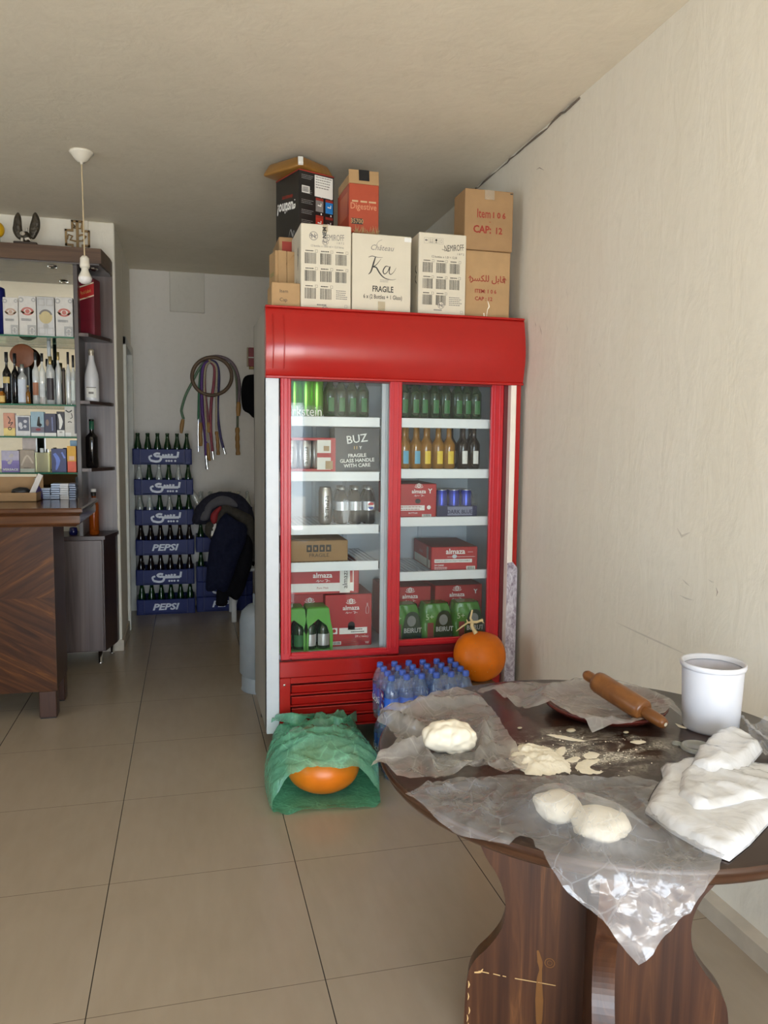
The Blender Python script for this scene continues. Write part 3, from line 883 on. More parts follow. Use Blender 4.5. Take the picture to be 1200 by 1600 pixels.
def tall_carton(x0, w, h, y, label, holes=True, group=None):
    g = G(); carton(g, w, .26, h, M_beerred, mtop=M_beerdark)
    beer_logo(g, front(w * .55, h * .70), .030, M_white)
    if holes:
        disc(g, front(w * .56, h * .40), 0, 0, .017, M_black, 16, 1.1); rect(g, front(w * .56, h * .40), -.017, .017, -.022, 0, M_black)
        rect(g, front(0, 0), w * .30, w * .90, h * .235, h * .355, M_white); textlines(g, front(0, 0, -.001), w * .70, h * .32, w * .3, 2, .012, M_ink, 4)
        rect(g, front(0, 0), w * .12, w * .26, h * .245, h * .36, M_white); disc(g, front(w * .19, h * .305, -.001), 0, 0, .009, M_beerred)
        rect(g, front(0, 0), w * .12, w * .34, h * .035, h * .10, M_label); barcode(g, front(0, 0, -.001), w * .23, h * .068, w * .18, h * .05, 3)
        g.text('W', .018, M_white, front(w * .9, h * .03)); g.text('24 \uFE95\uFEA0\uFE8E\uFE9F\uFEAF', .016, M_white, front(w * .78, h * .165))
        stroke(g, front(w * .9, h * .62), [(-.006, 0), (-.007, .025), (-.002, .038), (-.002, .05), (.002, .05), (.002, .038), (.007, .025), (.006, 0), (-.006, 0)], .0014, M_white, 1)
        textlines(g, front(0, 0, -.001), w * .62, h * .13, w * .5, 3, .01, M_beerdark, 9)
    o = g.build('beer_carton', None, (x0, y, LB)); return tag(o, label, 'box', group)
tall_carton(sx(509, GYF + .05), sx(583, GYF + .05) - sx(509, GYF + .05), .25, GYF + .05, 'upright red beer carton with a round hand hole, lower left of the cooler')
tall_carton(sx(447, GYF + .11), .205, .25, GYF + .11, 'upright red beer carton behind the green six-pack bottles', False)
def six_pack(x0, y, label, lab, n=2):
    t_ = thing('beer_six_pack', label, 'drinks pack', (x0, y, LB))
    H, r = .19, .03
    for i in range(n):
        for j in range(2):
            b = G().lathe(bottle_prof(r, H, .013, H * .5, H * .74), M_gglass, 14).build('bottle', t_, (.032 + i * .062, .034 + j * .063, 0))
            q = G(); label_on(q, r + .0008, .02, .075, lab); q.build('paper_label', b)
    g = G(); W = .064 * n
    M_gcarrier = plain('green_carrier_card', (.10, .36, .045), .4)
    arch = [(-.004, 0), (-.006, .085), (.006, .140), (.014, .200), (W - .014, .200), (W - .006, .140), (W + .006, .085), (W + .004, 0)]
    inner = [(W - .008, 0), (W - .010, .080), (W - .024, .118), (W / 2, .150), (.024, .118), (.010, .080), (.008, 0)]
    for y0 in (-.008, .132):
        g.prism(arch[::-1] + inner[::-1], 0, .004, M_gcarrier, front(0, 0, y0 + .004))
    g.box(.012, W - .012, -.004, .132, .150, .204, M_gcarrier, .012, 3)
    g.box(.002, W - .002, .0, .130, .0005, .004, M_gcarrier)
    g.build('carrier', t_)
    return t_
six_pack(sx(476), GYF + .004, 'green-carrier pack of dark bottles, right one at the bottom left of the cooler', M_silverl)
six_pack(sx(437), GYF + .004, 'green-carrier pack of dark bottles, left one at the bottom left of the cooler', M_glabel)
# right column, second shelf: mixed bottles
b1 = beer('beer_bottle', M_aglass, M_blabel, M_gold, 'amber bottle with light blue label on the second right shelf', 'amber bottles with blue labels', .215, .03, (sx(634), GYF + .035, SR[1]))
dup(b1, (sx(652), GYF + .035, SR[1]))
b2 = beer('beer_bottle', M_aglass, M_ylabel, M_gold, 'amber bottle with yellow label on the second right shelf', 'amber bottles with yellow labels', .215, .031, (sx(668), GYF + .035, SR[1]))
for x in (687, 704): dup(b2, (sx(x), GYF + .035, SR[1]))
b3 = beer('beer_bottle', M_dglass, M_label, M_black, 'dark brown bottle with white label at the right of the second shelf', 'dark brown bottles on the second right shelf', .22, .03, (sx(726), GYF + .035, SR[1]))
dup(b3, (sx(743), GYF + .035, SR[1]))
for i, x in enumerate((643, 660, 677)): dup(b2, (sx(x), GYF + .10, SR[1]), label='amber bottle in the row behind on the second right shelf', group='amber bottles in the back row')
for i, x in enumerate((695, 714, 732, 745)): dup(b3, (sx(x), GYF + .10, SR[1]), label='dark brown bottle in the row behind on the second right shelf', group='brown bottles in the back row')
# third shelf right: red carton, dark blue can tray
g = G(); w, h = sx(683) - sx(616), .158
carton(g, w, .3, h, M_beerred, mtop=M_beerdark)
beer_logo(g, front(w * .58, h * .72), .026, M_white); rect(g, front(0, 0), .004, w * .72, .032, .056, M_white); textlines(g, front(0, 0, -.001), w * .4, .049, w * .5, 2, .011, M_redink, 2)
disc(g, front(w * .56, h * .48), 0, 0, .014, M_black, 14, .8); g.text('Y', .03, M_white, front(w * .85, h * .72), bold=.03); disc(g, front(w * .82, .046, -.0012), 0, 0, .010, M_white)
rect(g, front(0, 0), w * .66, w * .88, .001, .014, M_label); barcode(g, front(0, 0, -.001), w * .77, .008, w * .18, .011, 5); g.text('BOTTLES', .011, M_white, front(w * .45, .016))
tag(g.build('beer_carton', None, (sx(616), GYF + .004, SR[2])), 'red beer carton on the third right cooler shelf beside blue cans', 'box')
x0 = sx(684); w = sx(747) - x0
t_ = thing('can_tray', 'dark blue tray of blue cans under clear wrap', 'can tray', (x0, GYF + .004, SR[2]))
g = G(); g.box(0, w, 0, .19, 0, .052, M_navy, .002)
rect(g, front(0, 0), w * .26, w * .88, .006, .048, plain('grey_blue_print', (.22, .23, .33), .5)); g.text('DARK BLUE', .026, M_navy, front(w * .56, .015, -.0012), bold=.02, sx=.95)
g.build('tray', t_)
g = G()
g.grid(lambda u, v: (w * (u * 1.02 - .01), -.003 + .2 * v, .118 + .012 * math.sin(u * 9 + v * 5) - .05 * max(0, abs(u - .5) - .38) / .12 - .06 * max(0, .12 - v) / .12), 24, 12, M_wrap)
g.grid(lambda u, v: (w * u, -.004 - .003 * math.sin(u * 14 + v * 6), .06 * v + .05), 20, 5, M_wrap)
g.build('shrink_wrap', t_)
for j in range(2):
    for i in range(3):
        can('energy_drink_can', .128, .0285, M_canblue, 'blue can in the dark blue tray', 'blue cans in the tray', (x0 + .032 + i * .062, GYF + .036 + j * .062, SR[2] + .002))
# fourth shelf right: carton turned at an angle
g = G(); w, h, d = .232, .112, .36
carton(g, w, d, h, M_beerred, mtop=M_beerdark)
g.text('almaza', .036, M_white, front(w * .52, h * .70), bold=.02); rect(g, front(0, 0), .016, w * .88, .036, .053, M_white); g.text('MADE IN LEBANON ENJOY RESPONSIBLY', .0095, M_ink, front(w * .46, .0415, -.0012), sx=1.0)
g.text('24 CANS', .012, M_white, front(.016, .02), 'LEFT', bold=.02); textlines(g, front(0, 0), w * .24, .013, w * .34, 2, .007, M_white, 8)
rect(g, front(0, 0), w * .76, w * .95, 0.001, .018, M_label); barcode(g, front(0, 0, -.001), w * .855, .009, w * .15, .013, 6)
disc(g, front(w * .5, .066), 0, 0, .012, M_fwhite, 14, .8); stroke(g, front(0, 0), [(w * .34, .064), (w * .94, .064)], .0015, M_white, 1)
stroke(g, front(w * .82, .087), [(-.008, 0), (.018, 0)], .0014, M_white, 1)
LS = leftside(0, 0)
rect(g, LS, -d + .02, -.02, .006, .046, M_label); rect(g, LS @ Matrix.Translation((0, 0, .0004)), -.085, -.05, .004, h - .006, plain('grey_can_print', (.35, .33, .32), .5)); g.text('almaza', .026, plain('faded_print', (.5, .35, .33), .6), leftside(.2, .062))
tag(g.build('beer_carton', None, (sx(677), GYF + .012, SR[3]), R(-3)), 'red beer carton turned on the fourth right cooler shelf', 'box')
# bottom right
for k, x in enumerate((600, 680)):
    xx = sx(x, GYF + .16); w = .25 if k else .24
    g = G(); carton(g, w, .25, .26, M_beerred, mtop=M_beerdark)
    beer_logo(g, front(w * (.46 if k else .55), .202), .03, M_white)
    if k: g.text('Y', .03, M_white, front(w * .86, .215), bold=.03)
    tag(g.build('beer_carton', None, (xx, GYF + .13, LB)), ('right' if k else 'left') + ' red beer carton behind the green packs, bottom right of the cooler', 'box')
M_gfilm = plain('green_printed_film', (.07, .24, .035), .25)
M_gfilmd = plain('dark_green_film', (.02, .045, .02), .25)
def green_pack(x0, x1, label):
    w = x1 - x0; h = .19
    t_ = thing('beer_six_pack', label, 'drinks pack', (x0, GYF + .004, LB))
    g = G()
    def fn(u, v):
        a = u * 2 * math.pi; c, s_ = math.cos(a), math.sin(a)
        k = (abs(c) ** 5 + abs(s_) ** 5) ** -.2
        sh = 1 - .16 * max(0, (v - .55) / .45) ** 2
        return (w / 2 + w * .5 * c * k * sh + .003 * math.sin(a * 7 + v * 9), .062 + .06 * s_ * k * sh + .004 * math.sin(a * 11 + v * 14), v * h)
    g.grid(fn, 44, 14, M_gfilm)
    g.box(.02, w - .02, .014, .108, h - .012, h + .004, M_gfilm, .01, 2)
    g.build('film_sleeve', t_)
    p = G(); y = -.003
    p.prism(smooth_xy([(w * .42, .01), (w * .95, .01), (w * .97, .09), (w * .86, .155), (w * .55, .155), (w * .42, .09)]), 0, .0015, M_gfilmd, front(0, 0, y))
    disc(p, front(w * .68, .118, y - .002), 0, 0, .022, plain('film_grey', (.24, .26, .25), .3), 18, 1.2)
    p.text('BEIRUT', .032, plain('pale_grey_print', (.55, .58, .55), .4), front(w * .72, .062, y - .0025), bold=.02, sx=.86)
    for k in range(4): p.text('X', .018, M_beerred, front(w * (.48 + .14 * k), .022, y - .0025), bold=.03)
    rect(p, front(0, 0, y - .001), w * .16, w * .36, .01, .105, M_beerdark); p.text('5+', .04, plain('pale_green_print', (.45, .62, .36), .4), front(w * .22, .12, y - .002))
    p.build('print', t_)
def smooth_xy(pts): return [(v.x, v.y) for v in smooth_loop([(a, b_, 0) for a, b_ in pts], 4)]
for x0, x1, l in ((612, 662, 'left'), (664, 712, 'middle'), (714, 760, 'right')):
    green_pack(sx(x0), sx(x1), 'green film-wrapped beer pack, %s of the three in the cooler' % l)
# ================================================================== cartons stacked on the cooler
BT = FZT + .007                       # top of the cooler
def span(xa, xb, ytop, Y):
    a = atY(xa, ytop, Y); b_ = atY(xb, ytop + (xb - xa) * .03, Y)
    return a.x, b_.x - a.x, a.z
def print_barcodes(g, w, z0, dz, cols, rows, x0, dx, seed, skip=()):
    for r_ in range(rows):
        for c_ in range(cols):
            x, z = x0 + dx * c_, z0 - dz * r_
            if (r_, c_) in skip: continue
            barcode(g, front(0, 0), x, z, dx * .74, dz * .62, seed + r_ * 5 + c_)
            frame_lines(g, front(x + dx * .38, z + dz * .42), dx * .16, dz * .15, .0008, M_ink)
            textlines(g, front(0, 0), x - dx * .02, z + dz * .42, dx * .6, 1, .01, M_ink, seed + r_ + c_, .4)
M_greyink = plain('grey_ink', (.20, .19, .18), .6)
def emblem(g, M, r):
    disc(g, M, 0, 0, r, M_greyink, 20); disc(g, M @ Matrix.Translation((0, 0, .0003)), 0, 0, r * .86, M_cardwhite, 20)
    g.text('N', r * 1.5, M_greyink, M @ Matrix.Translation((0, -r * .5, .0005)), shear=-.2, bold=.03)
    stroke(g, M, [(-r * .9, r * .1), (0, -.1 * r), (r * .9, .3 * r)], r * .14, M_greyink, 3, .0006)
# white vodka carton, left
x0, w, zt = span(470, 549, 348, 3.455); h = zt - BT
g = G(); carton(g, w, .30, h, M_cardwhite)
emblem(g, front(w * .25, h * .86), .019)
g.text('NEMIROFF', .038, M_greyink, front(w * .65, h * .82) @ Matrix.Rotation(R(3), 4, 'Z'), fit=w * .42)
g.text('1 8 7 2', .012, M_greyink, front(w * .78, h * .785))
g.text('12 bottles x 1000 ml = 12,0 litres', .0135, M_greyink, front(w * .52, h * .735), fit=w * .66)
print_barcodes(g, w, h * .60, h * .205, 3, 3, w * .19, w * .305, 11, {(2, 2)})
textlines(g, front(0, 0), w * .82, h * .235, w * .24, 5, .0085, M_greyink, 3, .4)
textlines(g, front(0, 0), w * .42, h * .06, w * .2, 1, .01, M_greyink, 6, .6); frame_lines(g, front(w * .9, h * .055), .011, .013, .001, M_greyink)
g.box(w * .43, w * .53, -.0022, -.0002, h * .92, h, M_tape); g.box(w * .43, w * .53, -.001, .3, h, h + .0012, M_tape)
emblem(g, front(w * .48, h * .745 + .02, -.001), .014); emblem(g, front(w * .48, .004, -.001), .014)
g.text('NEM', .024, M_ink, front(w * .50, h * .905, -.0026) @ Matrix.Rotation(R(90), 4, 'Z'), bold=.03)
stroke(g, leftside(0, 0), [(-.10, h * .55), (-.085, h * .66), (-.10, h * .7), (-.085, h * .76), (-.075, h * .66), (-.095, h * .5)], .008, M_greyink, 4)
g.text('NEMIROFF', .05, M_greyink, leftside(.16, h * .28) @ Matrix.Rotation(R(20), 4, 'Z'), sx=.5)
tag(g.build('bottle_carton', None, (x0, 3.455, BT)), 'white bottle carton with nine barcode panels, left of the two on the cooler', 'box')
# white wine carton
x0, w, zt = span(550.5, 643, 363, 3.46); h = zt - BT
g = G(); carton(g, w, .29, h, M_cardwhite)
def script(pts, ww, M): stroke(g, M, pts, ww, M_ink, 6)
C0 = front(w * .5, h * .58)
# flowing capital K and a
script([(-.030, .046), (-.038, .020), (-.050, -.018), (-.062, -.032)], [.004, .007, .006, .002], C0)
script([(-.062, .043), (-.045, .049), (-.020, .045), (.004, .046)], [.002, .003, .002, .001], C0)
script([(-.004, .040), (-.024, .014), (-.040, .002), (-.026, .000), (-.008, -.026), (.014, -.044), (.044, -.050), (.066, -.046)], [.001, .003, .004, .006, .006, .004, .002, .001], C0)
script([(.034, .006), (.018, .008), (.006, -.012), (.012, -.026), (.026, -.016), (.038, .008), (.034, -.018), (.042, -.026), (.056, -.014), (.066, .004)], [.002, .004, .005, .004, .003, .004, .004, .003, .002, .001], C0)
g.text('Ch\u00e2teau', .034, M_greyink, front(w * .50, h * .80), shear=.32, sx=.95)
stroke(g, front(0, 0), [(w * .40, h * .86), (w * .44, h * .91), (w * .50, h * .935)], .0015, M_greyink)
textlines(g, front(0, 0), w * .55, h * .425, w * .16, 2, .007, M_greyink, 5, .3)
g.text('FRAGILE', .036, M_ink, front(w * .52, h * .275), bold=.022, fit=w * .36)
g.text('6 x (2 Bottles + 1 Glass)', .026, M_ink, front(w * .52, h * .185), bold=.012, fit=w * .66)
rect(g, front(0, 0), w * .88, w * 1.0, h * .93, h * .985, M_label)
g.box(w * .44, w * .56, -.0022, -.0002, .0, h * .15, M_tape); g.box(w * .44, w * .56, 0, .29, h, h + .0012, M_tape)
tag(g.build('wine_carton', None, (x0, 3.46, BT)), 'white wine carton with large handwritten style lettering, middle of the cooler top', 'box')
# white vodka carton, right
x0, w, zt = span(655, 729, 362, 3.455); h = zt - BT
g = G(); carton(g, w, .30, h, M_cardwhite)
for k in range(4):
    xx = w * (.15 + .105 * k); frame_lines(g, front(xx, h * .905), .020, .026, .0007, M_greyink)
    if k == 0: disc(g, front(xx, h * .908), 0, 0, .007, M_greyink, 10, .5); rect(g, front(xx, h * .895), -.0008, .0008, 0, .01, M_greyink)
    elif k == 1:
        for d in (-.004, .004): rect(g, front(xx + d, h * .905), -.0008, .0008, -.009, .009, M_greyink)
        rect(g, front(xx, h * .885), -.008, .008, -.001, .001, M_greyink)
    elif k == 2: disc(g, front(xx, h * .915), 0, 0, .005, M_ink, 8, 1.2); rect(g, front(xx, h * .895), -.0008, .0008, -.006, .006, M_ink); rect(g, front(xx, h * .885), -.005, .005, -.001, .001, M_ink)
    else: ring(g, front(xx, h * .905), 0, 0, .004, .005, M_greyink, 12, 1.5)
g.text('NEMIROFF', .040, M_ink, front(w * .745, h * .80) @ Matrix.Rotation(R(6), 4, 'Z'), fit=w * .42)
stroke(g, front(0, 0), [(w * .48, h * .81), (w * .56, h * .80), (w * .62, h * .79)], .002, M_ink)
g.text('1 8 7 2', .012, M_ink, front(w * .88, h * .755)); g.text('12 bottles x 1,0l = 12,0l', .0145, M_ink, front(w * .53, h * .705), fit=w * .54)
print_barcodes(g, w, h * .585, h * .195, 3, 3, w * .19, w * .285, 41, {(2, 2)})
textlines(g, front(0, 0), w * .79, h * .235, w * .28, 5, .0085, M_greyink, 13, .4)
textlines(g, front(0, 0), w * .43, h * .075, w * .2, 1, .01, M_greyink, 16, .6); frame_lines(g, front(w * .92, h * .06), .011, .013, .001, M_greyink)
emblem(g, front(w * .48, h * .135, -.001), .016)
for k, z in enumerate((.40, .52)): stroke(g, leftside(0, 0), [(-.03, h * z), (-.05, h * (z + .05)), (-.04, h * (z + .1))], .007, M_ink)
tag(g.build('bottle_carton', None, (x0, 3.455, BT)), 'white bottle carton with barcode panels, right one beside the brown boxes', 'box')
# brown glassware cartons at the right
x0, w, zt = span(728.5, 798, 390, 3.47); hL = zt - BT
g = G(); carton(g, w, .28, hL, M_card2)
g.text('\uFED7\uFE8E\uFE91\uFEDE \uFEDF\uFEE0\uFEDC\uFEB4\uFEAE'[::-1], .040, M_redink, front(w * .50, hL * .555), bold=.015, sx=1.0)
for xx in (.10, .88):
    M = front(w * xx, hL * .58)
    rect(g, M, -.0018, .0018, -.012, .010, M_redink); stroke(g, M, [(-.008, .003), (0, .014), (.008, .003)], .0032, M_redink, 1)
g.text('ITEM: 1 0 6', .024, M_redink, front(w * .45, hL * .385), bold=.025, sx=.96); g.text('CAP : 12', .024, M_redink, front(w * .41, hL * .275), bold=.025)
M_tear = plain('torn_tape_white', (.85, .80, .68), .3)
stroke(g, front(0, 0, -.002), [(w * .50, hL * .27), (w * .535, hL * .19), (w * .50, hL * .14), (w * .48, .004)], [.002, .007, .003, .002], M_tear, 3)
stroke(g, front(0, 0, -.002), [(w * .42, hL * .09), (w * .43, hL * .04), (w * .46, .002)], [.006, .004, .001], M_tear, 3)
tag(g.build('glassware_carton', None, (x0, 3.47, BT)), 'brown carton with red Arabic and item lettering, lower of two by the wall', 'box')
x1, w, zt = span(728.5, 804, 293, 3.46); h = zt - BT - hL - .002
g = G(); carton(g, w, .15, h, M_card)
g.text('Item', .056, M_redink, front(w * .385, h * .535), bold=.012, sx=.68); g.text('1 0 6', .036, M_redink, front(w * .70, h * .545), bold=.03, sx=.92)
g.text('CAP:', .046, M_redink, front(w * .36, h * .285), bold=.03, sx=.92); g.text('12', .040, M_redink, front(w * .70, h * .285), bold=.025, sx=.95)
stroke(g, front(0, 0), [(w * .5, h * .47), (w * .54, h * .472)], .002, M_redink, 1)
g.box(w * .30, w * .46, .05, .2, h, h + .008, M_carddark); rect(g, front(0, 0), w * .93, w * .985, h * .955, h * .975, M_ink)
g.box(w * .40, w * .60, -.0018, -.0002, h * .84, h, M_tape)
tag(g.build('glassware_carton', None, (x1 - .004, 3.46, BT + hL + .001), R(0)), 'brown carton lettered in red, upper of two by the wall', 'box')
# small cartons at the left end
x0 = atY(424.5, 440, 3.46).x; xr = atY(459, 440, 3.46).x; z1 = atY(440, 441, 3.46).z
g = G(); w = .125; h = z1 - BT; carton(g, w, .18, h, M_card2)
g.text('Item', .021, M_ink, front(.034, h * .60), 'LEFT', sx=1.0); g.text('Cap', .021, M_ink, front(.034, h * .27), 'LEFT', sx=1.0)
tag(g.build('glassware_carton', None, (x0, 3.46, BT)), 'small brown carton lettered in black at the left cooler edge', 'box')
y0 = 3.655
x0 = atY(416.5, 470, y0 + .25).x
xe = atY(430, 440, y0).x; zz = atY(430, 391, y0).z; h = zz - BT
g = G(); w = .105; carton(g, w, .10, h, M_card2)
for k in range(2): g.text('OLIVE', .026, plain('green_ink', (.06, .22, .05), .6), leftside(.05, h * (.62 - .3 * k)), fit=.06)
g.add([(0, .0, h), (w, .0, h), (w * .96, -.008, h + .004), (.015, -.012, h - .10), (.0, -.004, h - .12)], [[0, 4, 3, 2, 1]], M_card2)
g.box(.012, .05, -.008, -.002, h * .0 + .10, h, M_card2); g.box(.055, .10, -.006, -.002, h * .1 + .08, h, M_card2)
tag(g.build('carton', None, (xe, y0, BT), R(10)), 'brown carton with green side print and folded flaps behind the small carton', 'box')
# black boxed pipe set on a brown base carton, with an upturned tray above
yb = 3.76
zb = atY(436, 368, yb - .02).z
zlow = atY(440, 391, yb).z
xa = atY(437, 370, yb).x
g = G(); w = .27; hb = zb - BT; carton(g, w, .26, hb, M_card)
rect(g, front(0, 0), .015, .06, hb - .085, hb - .02, M_redink)
tag(g.build('carton', None, (xa - .004, yb, BT)), 'brown carton with red print under the black product box', 'box')
ang = R(21)
zt = atY(468, 263, yb + .02).z; h = zt - zb - .002
c = atY(468, 300, yb)
M_bk = plain('black_glossy_carton', (.014, .013, .013), .3, var=.1)
g = G(); w, d = .195, .235; carton(g, w, d, h, M_bk, .002)
rect(g, front(0, 0), 0, w, h - .006, h, M_redink); rect(g, leftside(0, 0), -d, 0, h - .006, h, M_redink)
g.box(.002, w - .002, .002, d - .002, h, h + .0012, M_redink)
rect(g, front(0, 0), w * .44, w * .96, h * .66, h * .965, M_label); textlines(g, front(0, 0, -.001), w * .70, h * .94, w * .46, 5, .012, M_greyink, 2, .35)
rect(g, front(0, 0), w * .08, w * .30, h * .68, h * .78, M_label); barcode(g, front(0, 0, -.001), w * .19, h * .73, w * .19, h * .075, 8)
M_lg = plain('pale_grey_ink', (.30, .30, .30), .6)
for k in range(6): textlines(g, front(0, 0), w * .24, h * (.93 - .145 * k) - (.02 if k > 0 else 0), w * .34, 3, .0075, M_lg, 20 + k, .3)
cols = ((.24, .23, .22), (.02, .22, .60), (.50, .04, .02), (.03, .02, .02))
for k in range(4):
    cx, cz = w * (.58 if k % 2 == 0 else .86), h * (.55 if k < 2 else .30)
    rect(g, front(0, 0), cx - .021, cx + .021, cz - .034, cz + .030, plain('set_photo_%s' % 'abcd'[k], cols[k], .4)); rect(g, front(0, 0, -.001), cx - .021, cx + .021, cz + .018, cz + .030, M_redink)
    stroke(g, front(0, 0, -.001), [(cx - .01, cz - .004), (cx + .008, cz - .006), (cx + .008, cz + .006)], .006, M_label, 1); rect(g, front(0, 0, -.001), cx + .006, cx + .013, cz + .034, cz + .042, M_label)
g.text('gustino', .030, M_label, front(w * .78, h * .10) @ Matrix.Rotation(R(180), 4, 'Z'), bold=.02, sx=.9)
LS = leftside(d * .52, h * .60) @ Matrix.Rotation(R(180 - 7), 4, 'Z')
g.text('gustino!', .072, M_label, LS @ Matrix.Translation((0, 0, 0)), bold=.03, fit=d * .8); g.text('GRANDE PIPE', .02, M_redink, LS @ Matrix.Translation((-.005, -.035, 0)), bold=.03, sx=.9)
stroke(g, leftside(0, 0), [(-.10, .03), (-.08, .06), (-.06, .025), (-.05, .05), (-.03, .02)], [.002, .006, .01, .004, .002], M_lg)
tag(g.build('product_box', None, (c.x, yb + .02, zb + .001), ang), 'black product box with upside-down white lettering, left on the cooler stack', 'box')
M_tray = wood('dark_honey_wood', (.20, .095, .018), (.30, .15, .035), grain=(20, 3, 3), rough=.3)
ctr = Matrix.Translation((c.x, yb + .02, zb + .001)) @ Matrix.Rotation(ang, 4, 'Z')
g = G(); 
mm = ctr @ Vector((w * .46, d * .60, 0))
W, D = .125, .135
def tray_ring(k, z): return [(sx_ * (W + k), sy_ * (D + k), z) for sx_, sy_ in ((-1, -1), (1, -1), (1, 1), (-1, 1))]
bmx = bmesh.new()
lo = [bmx.verts.new(p) for p in tray_ring(0, 0)]; hi = [bmx.verts.new(p) for p in tray_ring(-.028, .062)]
bmx.faces.new(hi); bmx.faces.new(lo[::-1])
for i in range(4): bmx.faces.new([lo[i], lo[(i + 1) % 4], hi[(i + 1) % 4], hi[i]])
bmesh.ops.bevel(bmx, geom=list(bmx.edges), offset=.016, segments=3, affect='EDGES', profile=.5)
g.bm(bmx, M_tray, True)
M2 = Matrix.Translation((-W + .012, -D + .012, .026)) @ Matrix.Rotation(R(45), 4, 'Z')
g.box(-.012, .012, -.006, .010, -.020, .022, M_label, .002, M=Matrix.Translation((-W + .012, -D + .012, .026)) @ Matrix.Rotation(R(-42), 4, 'Z') @ Matrix.Rotation(R(-30), 4, 'X'))
tag(g.build('wooden_tray', None, (mm.x - .015, mm.y - .02, zt + .0025), R(38)), 'upturned honey brown wooden tray on the black product box', 'tray')
# red biscuit carton with open flaps
yd = 3.63
p0 = atY(545, 362, yd); p1 = atY(592, 364, yd)
x0, w = p0.x, p1.x - p0.x
zbot = p0.z
g = G(); hh = atY(545, 285, yd).z - zbot; d = .24
M_biscuit = plain('terracotta_red_carton', (.40, .060, .022), .5, var=.05)
carton(g, w, d, hh, M_biscuit)
g.text('Digestive', .040, plain('pale_red_print', (.62, .26, .14), .5), front(w * .48, hh * .48), sx=.86, bold=.01)
for k in range(3): g.box(w * (.10 + .28 * k), w * (.30 + .30 * k), -.0015, 0, hh * .62, hh * .655, plain('tan_strip', (.55, .36, .2), .6))
g.text('35700', .028, M_card2, front(w * .27, hh * .19, -.0012), sx=.9, bold=.02); rect(g, front(0, 0), w * .09, w * .46, hh * .17, hh * .29, M_ink)
rnd = random.Random(5)
for k in range(40):
    xx = w * rnd.uniform(.2, .99); a = rnd.uniform(-.012, .012)
    stroke(g, front(0, 0), [(xx, 0), (xx + a, hh * rnd.uniform(.04, .17))], [.004, .001], M_card2, 1)
fl = Matrix.Translation((0, 0, hh)) @ Matrix.Rotation(R(-8), 4, 'X')
g.box(0, w, 0, .004, 0, .065, M_card2, .001, M=fl)
g.box(w * .33, w * .68, -.0015, .0055, .015, .066, M_black, M=fl)
g.box(.0, .004, .02, d - .02, hh, hh + .04, M_card2, M=Matrix.Identity(4))
rect(g, leftside(0, 0), -.18, -.03, hh * .35, hh * .85, plain('pale_red_panel', (.52, .14, .06), .5))
tag(g.build('biscuit_carton', None, (x0, yd, zbot), R(2)), 'terracotta red biscuit carton with an open flap and black tape', 'box')
# plain crate of spare cartons that the red one stands on, behind the wine carton
g = G(); carton(g, .26, .20, zbot - BT - .002, M_card2)
tag(g.build('carton', None, (x0 + .005, 3.765, BT)), 'plain brown carton behind the white wine carton under the red box', 'box')
# ================================================================== the round table and what lies on it
TC, TR, TZ = Vector((.897, 1.511)), .503, .75
TA = R(-25)
table = thing('round_table', 'round dark brown wooden pedestal table dusted with flour', 'table', (TC.x, TC.y, 0), TA)
t = NT('dark_varnished_tabletop'); b = t.bsdf((.05, .02, .012), .22, 0, .5)
f = t.noise(t.coord((2.2, 26, 26)), 1.0, 6, .6, .8)
t.l(t.ramp(f, [(.3, (.020, .0095, .0065)), (.7, (.038, .018, .0115))]), b.inputs['Base Color'])
M_top = t.m
M_rim = wood('varnished_rim', (.026, .0095, .005), (.058, .023, .010), grain=(4, 4, 40), rough=.28)
def plank_mat():
    t = NT('brown_stained_pine'); b = t.bsdf((.1, .04, .02), .33, 0, .5)
    f = t.noise(t.coord((26, 26, 1.1)), 1.0, 6, .6, 1.4)
    k = t.noise(t.coord((3, 3, .35)), 2.2, 3, .5, 1.6)
    a = t.ramp(f, [(.30, (.034, .0115, .0055)), (.52, (.068, .025, .011)), (.62, (.095, .037, .015)), (.70, (.18, .075, .028))])
    m = t.n('ShaderNodeMix', data_type='RGBA', blend_type='MULTIPLY'); m.inputs[0].default_value = .7
    t.l(a, m.inputs[6]); t.l(t.ramp(k, [(.35, (.65, .6, .6)), (.65, (1.15, 1.1, 1.05))]), m.inputs[7])
    t.l(m.outputs[2], b.inputs['Base Color']); t.bump(f, b, .06, .002)
    return t.m
M_plank = plank_mat()
g = G()
g.lathe([(0, TZ), (TR - .012, TZ), (TR - .004, TZ - .003)], M_top, 96)
o = g.build('tabletop', table)
g = G()
g.lathe([(TR - .004, TZ - .003), (TR, TZ - .008), (TR - .001, TZ - .014), (TR - .008, TZ - .017), (TR - .006, TZ - .024), (TR - .012, TZ - .034), (TR - .03, TZ - .04), (0, TZ - .04)], M_rim, 96)
g.build('moulded_edge', table)
HB = TZ - .04
half = [(.292, 0), (.294, .06), (.292, .13), (.286, .185), (.268, .222), (.238, .258), (.213, .30), (.204, .345), (.208, .39), (.226, .435), (.250, .47), (.272, .52), (.285, .58), (.288, .64), (.284, HB)]
hs = [(v.x, v.y) for v in spline([(a, b_, 0) for a, b_ in half], 4)]
out = [(x, z) for x, z in hs] + [(-x, z) for x, z in hs[::-1]]
g = G(); g.prism(out, -.0225, .0225, M_plank, Matrix(((1, 0, 0, 0), (0, 0, -1, 0), (0, 1, 0, 0), (0, 0, 0, 1))), .010)
M_scar = plain('bare_wood_scratch', (.62, .40, .17), .6)
SF = front(0, 0, -.0229)
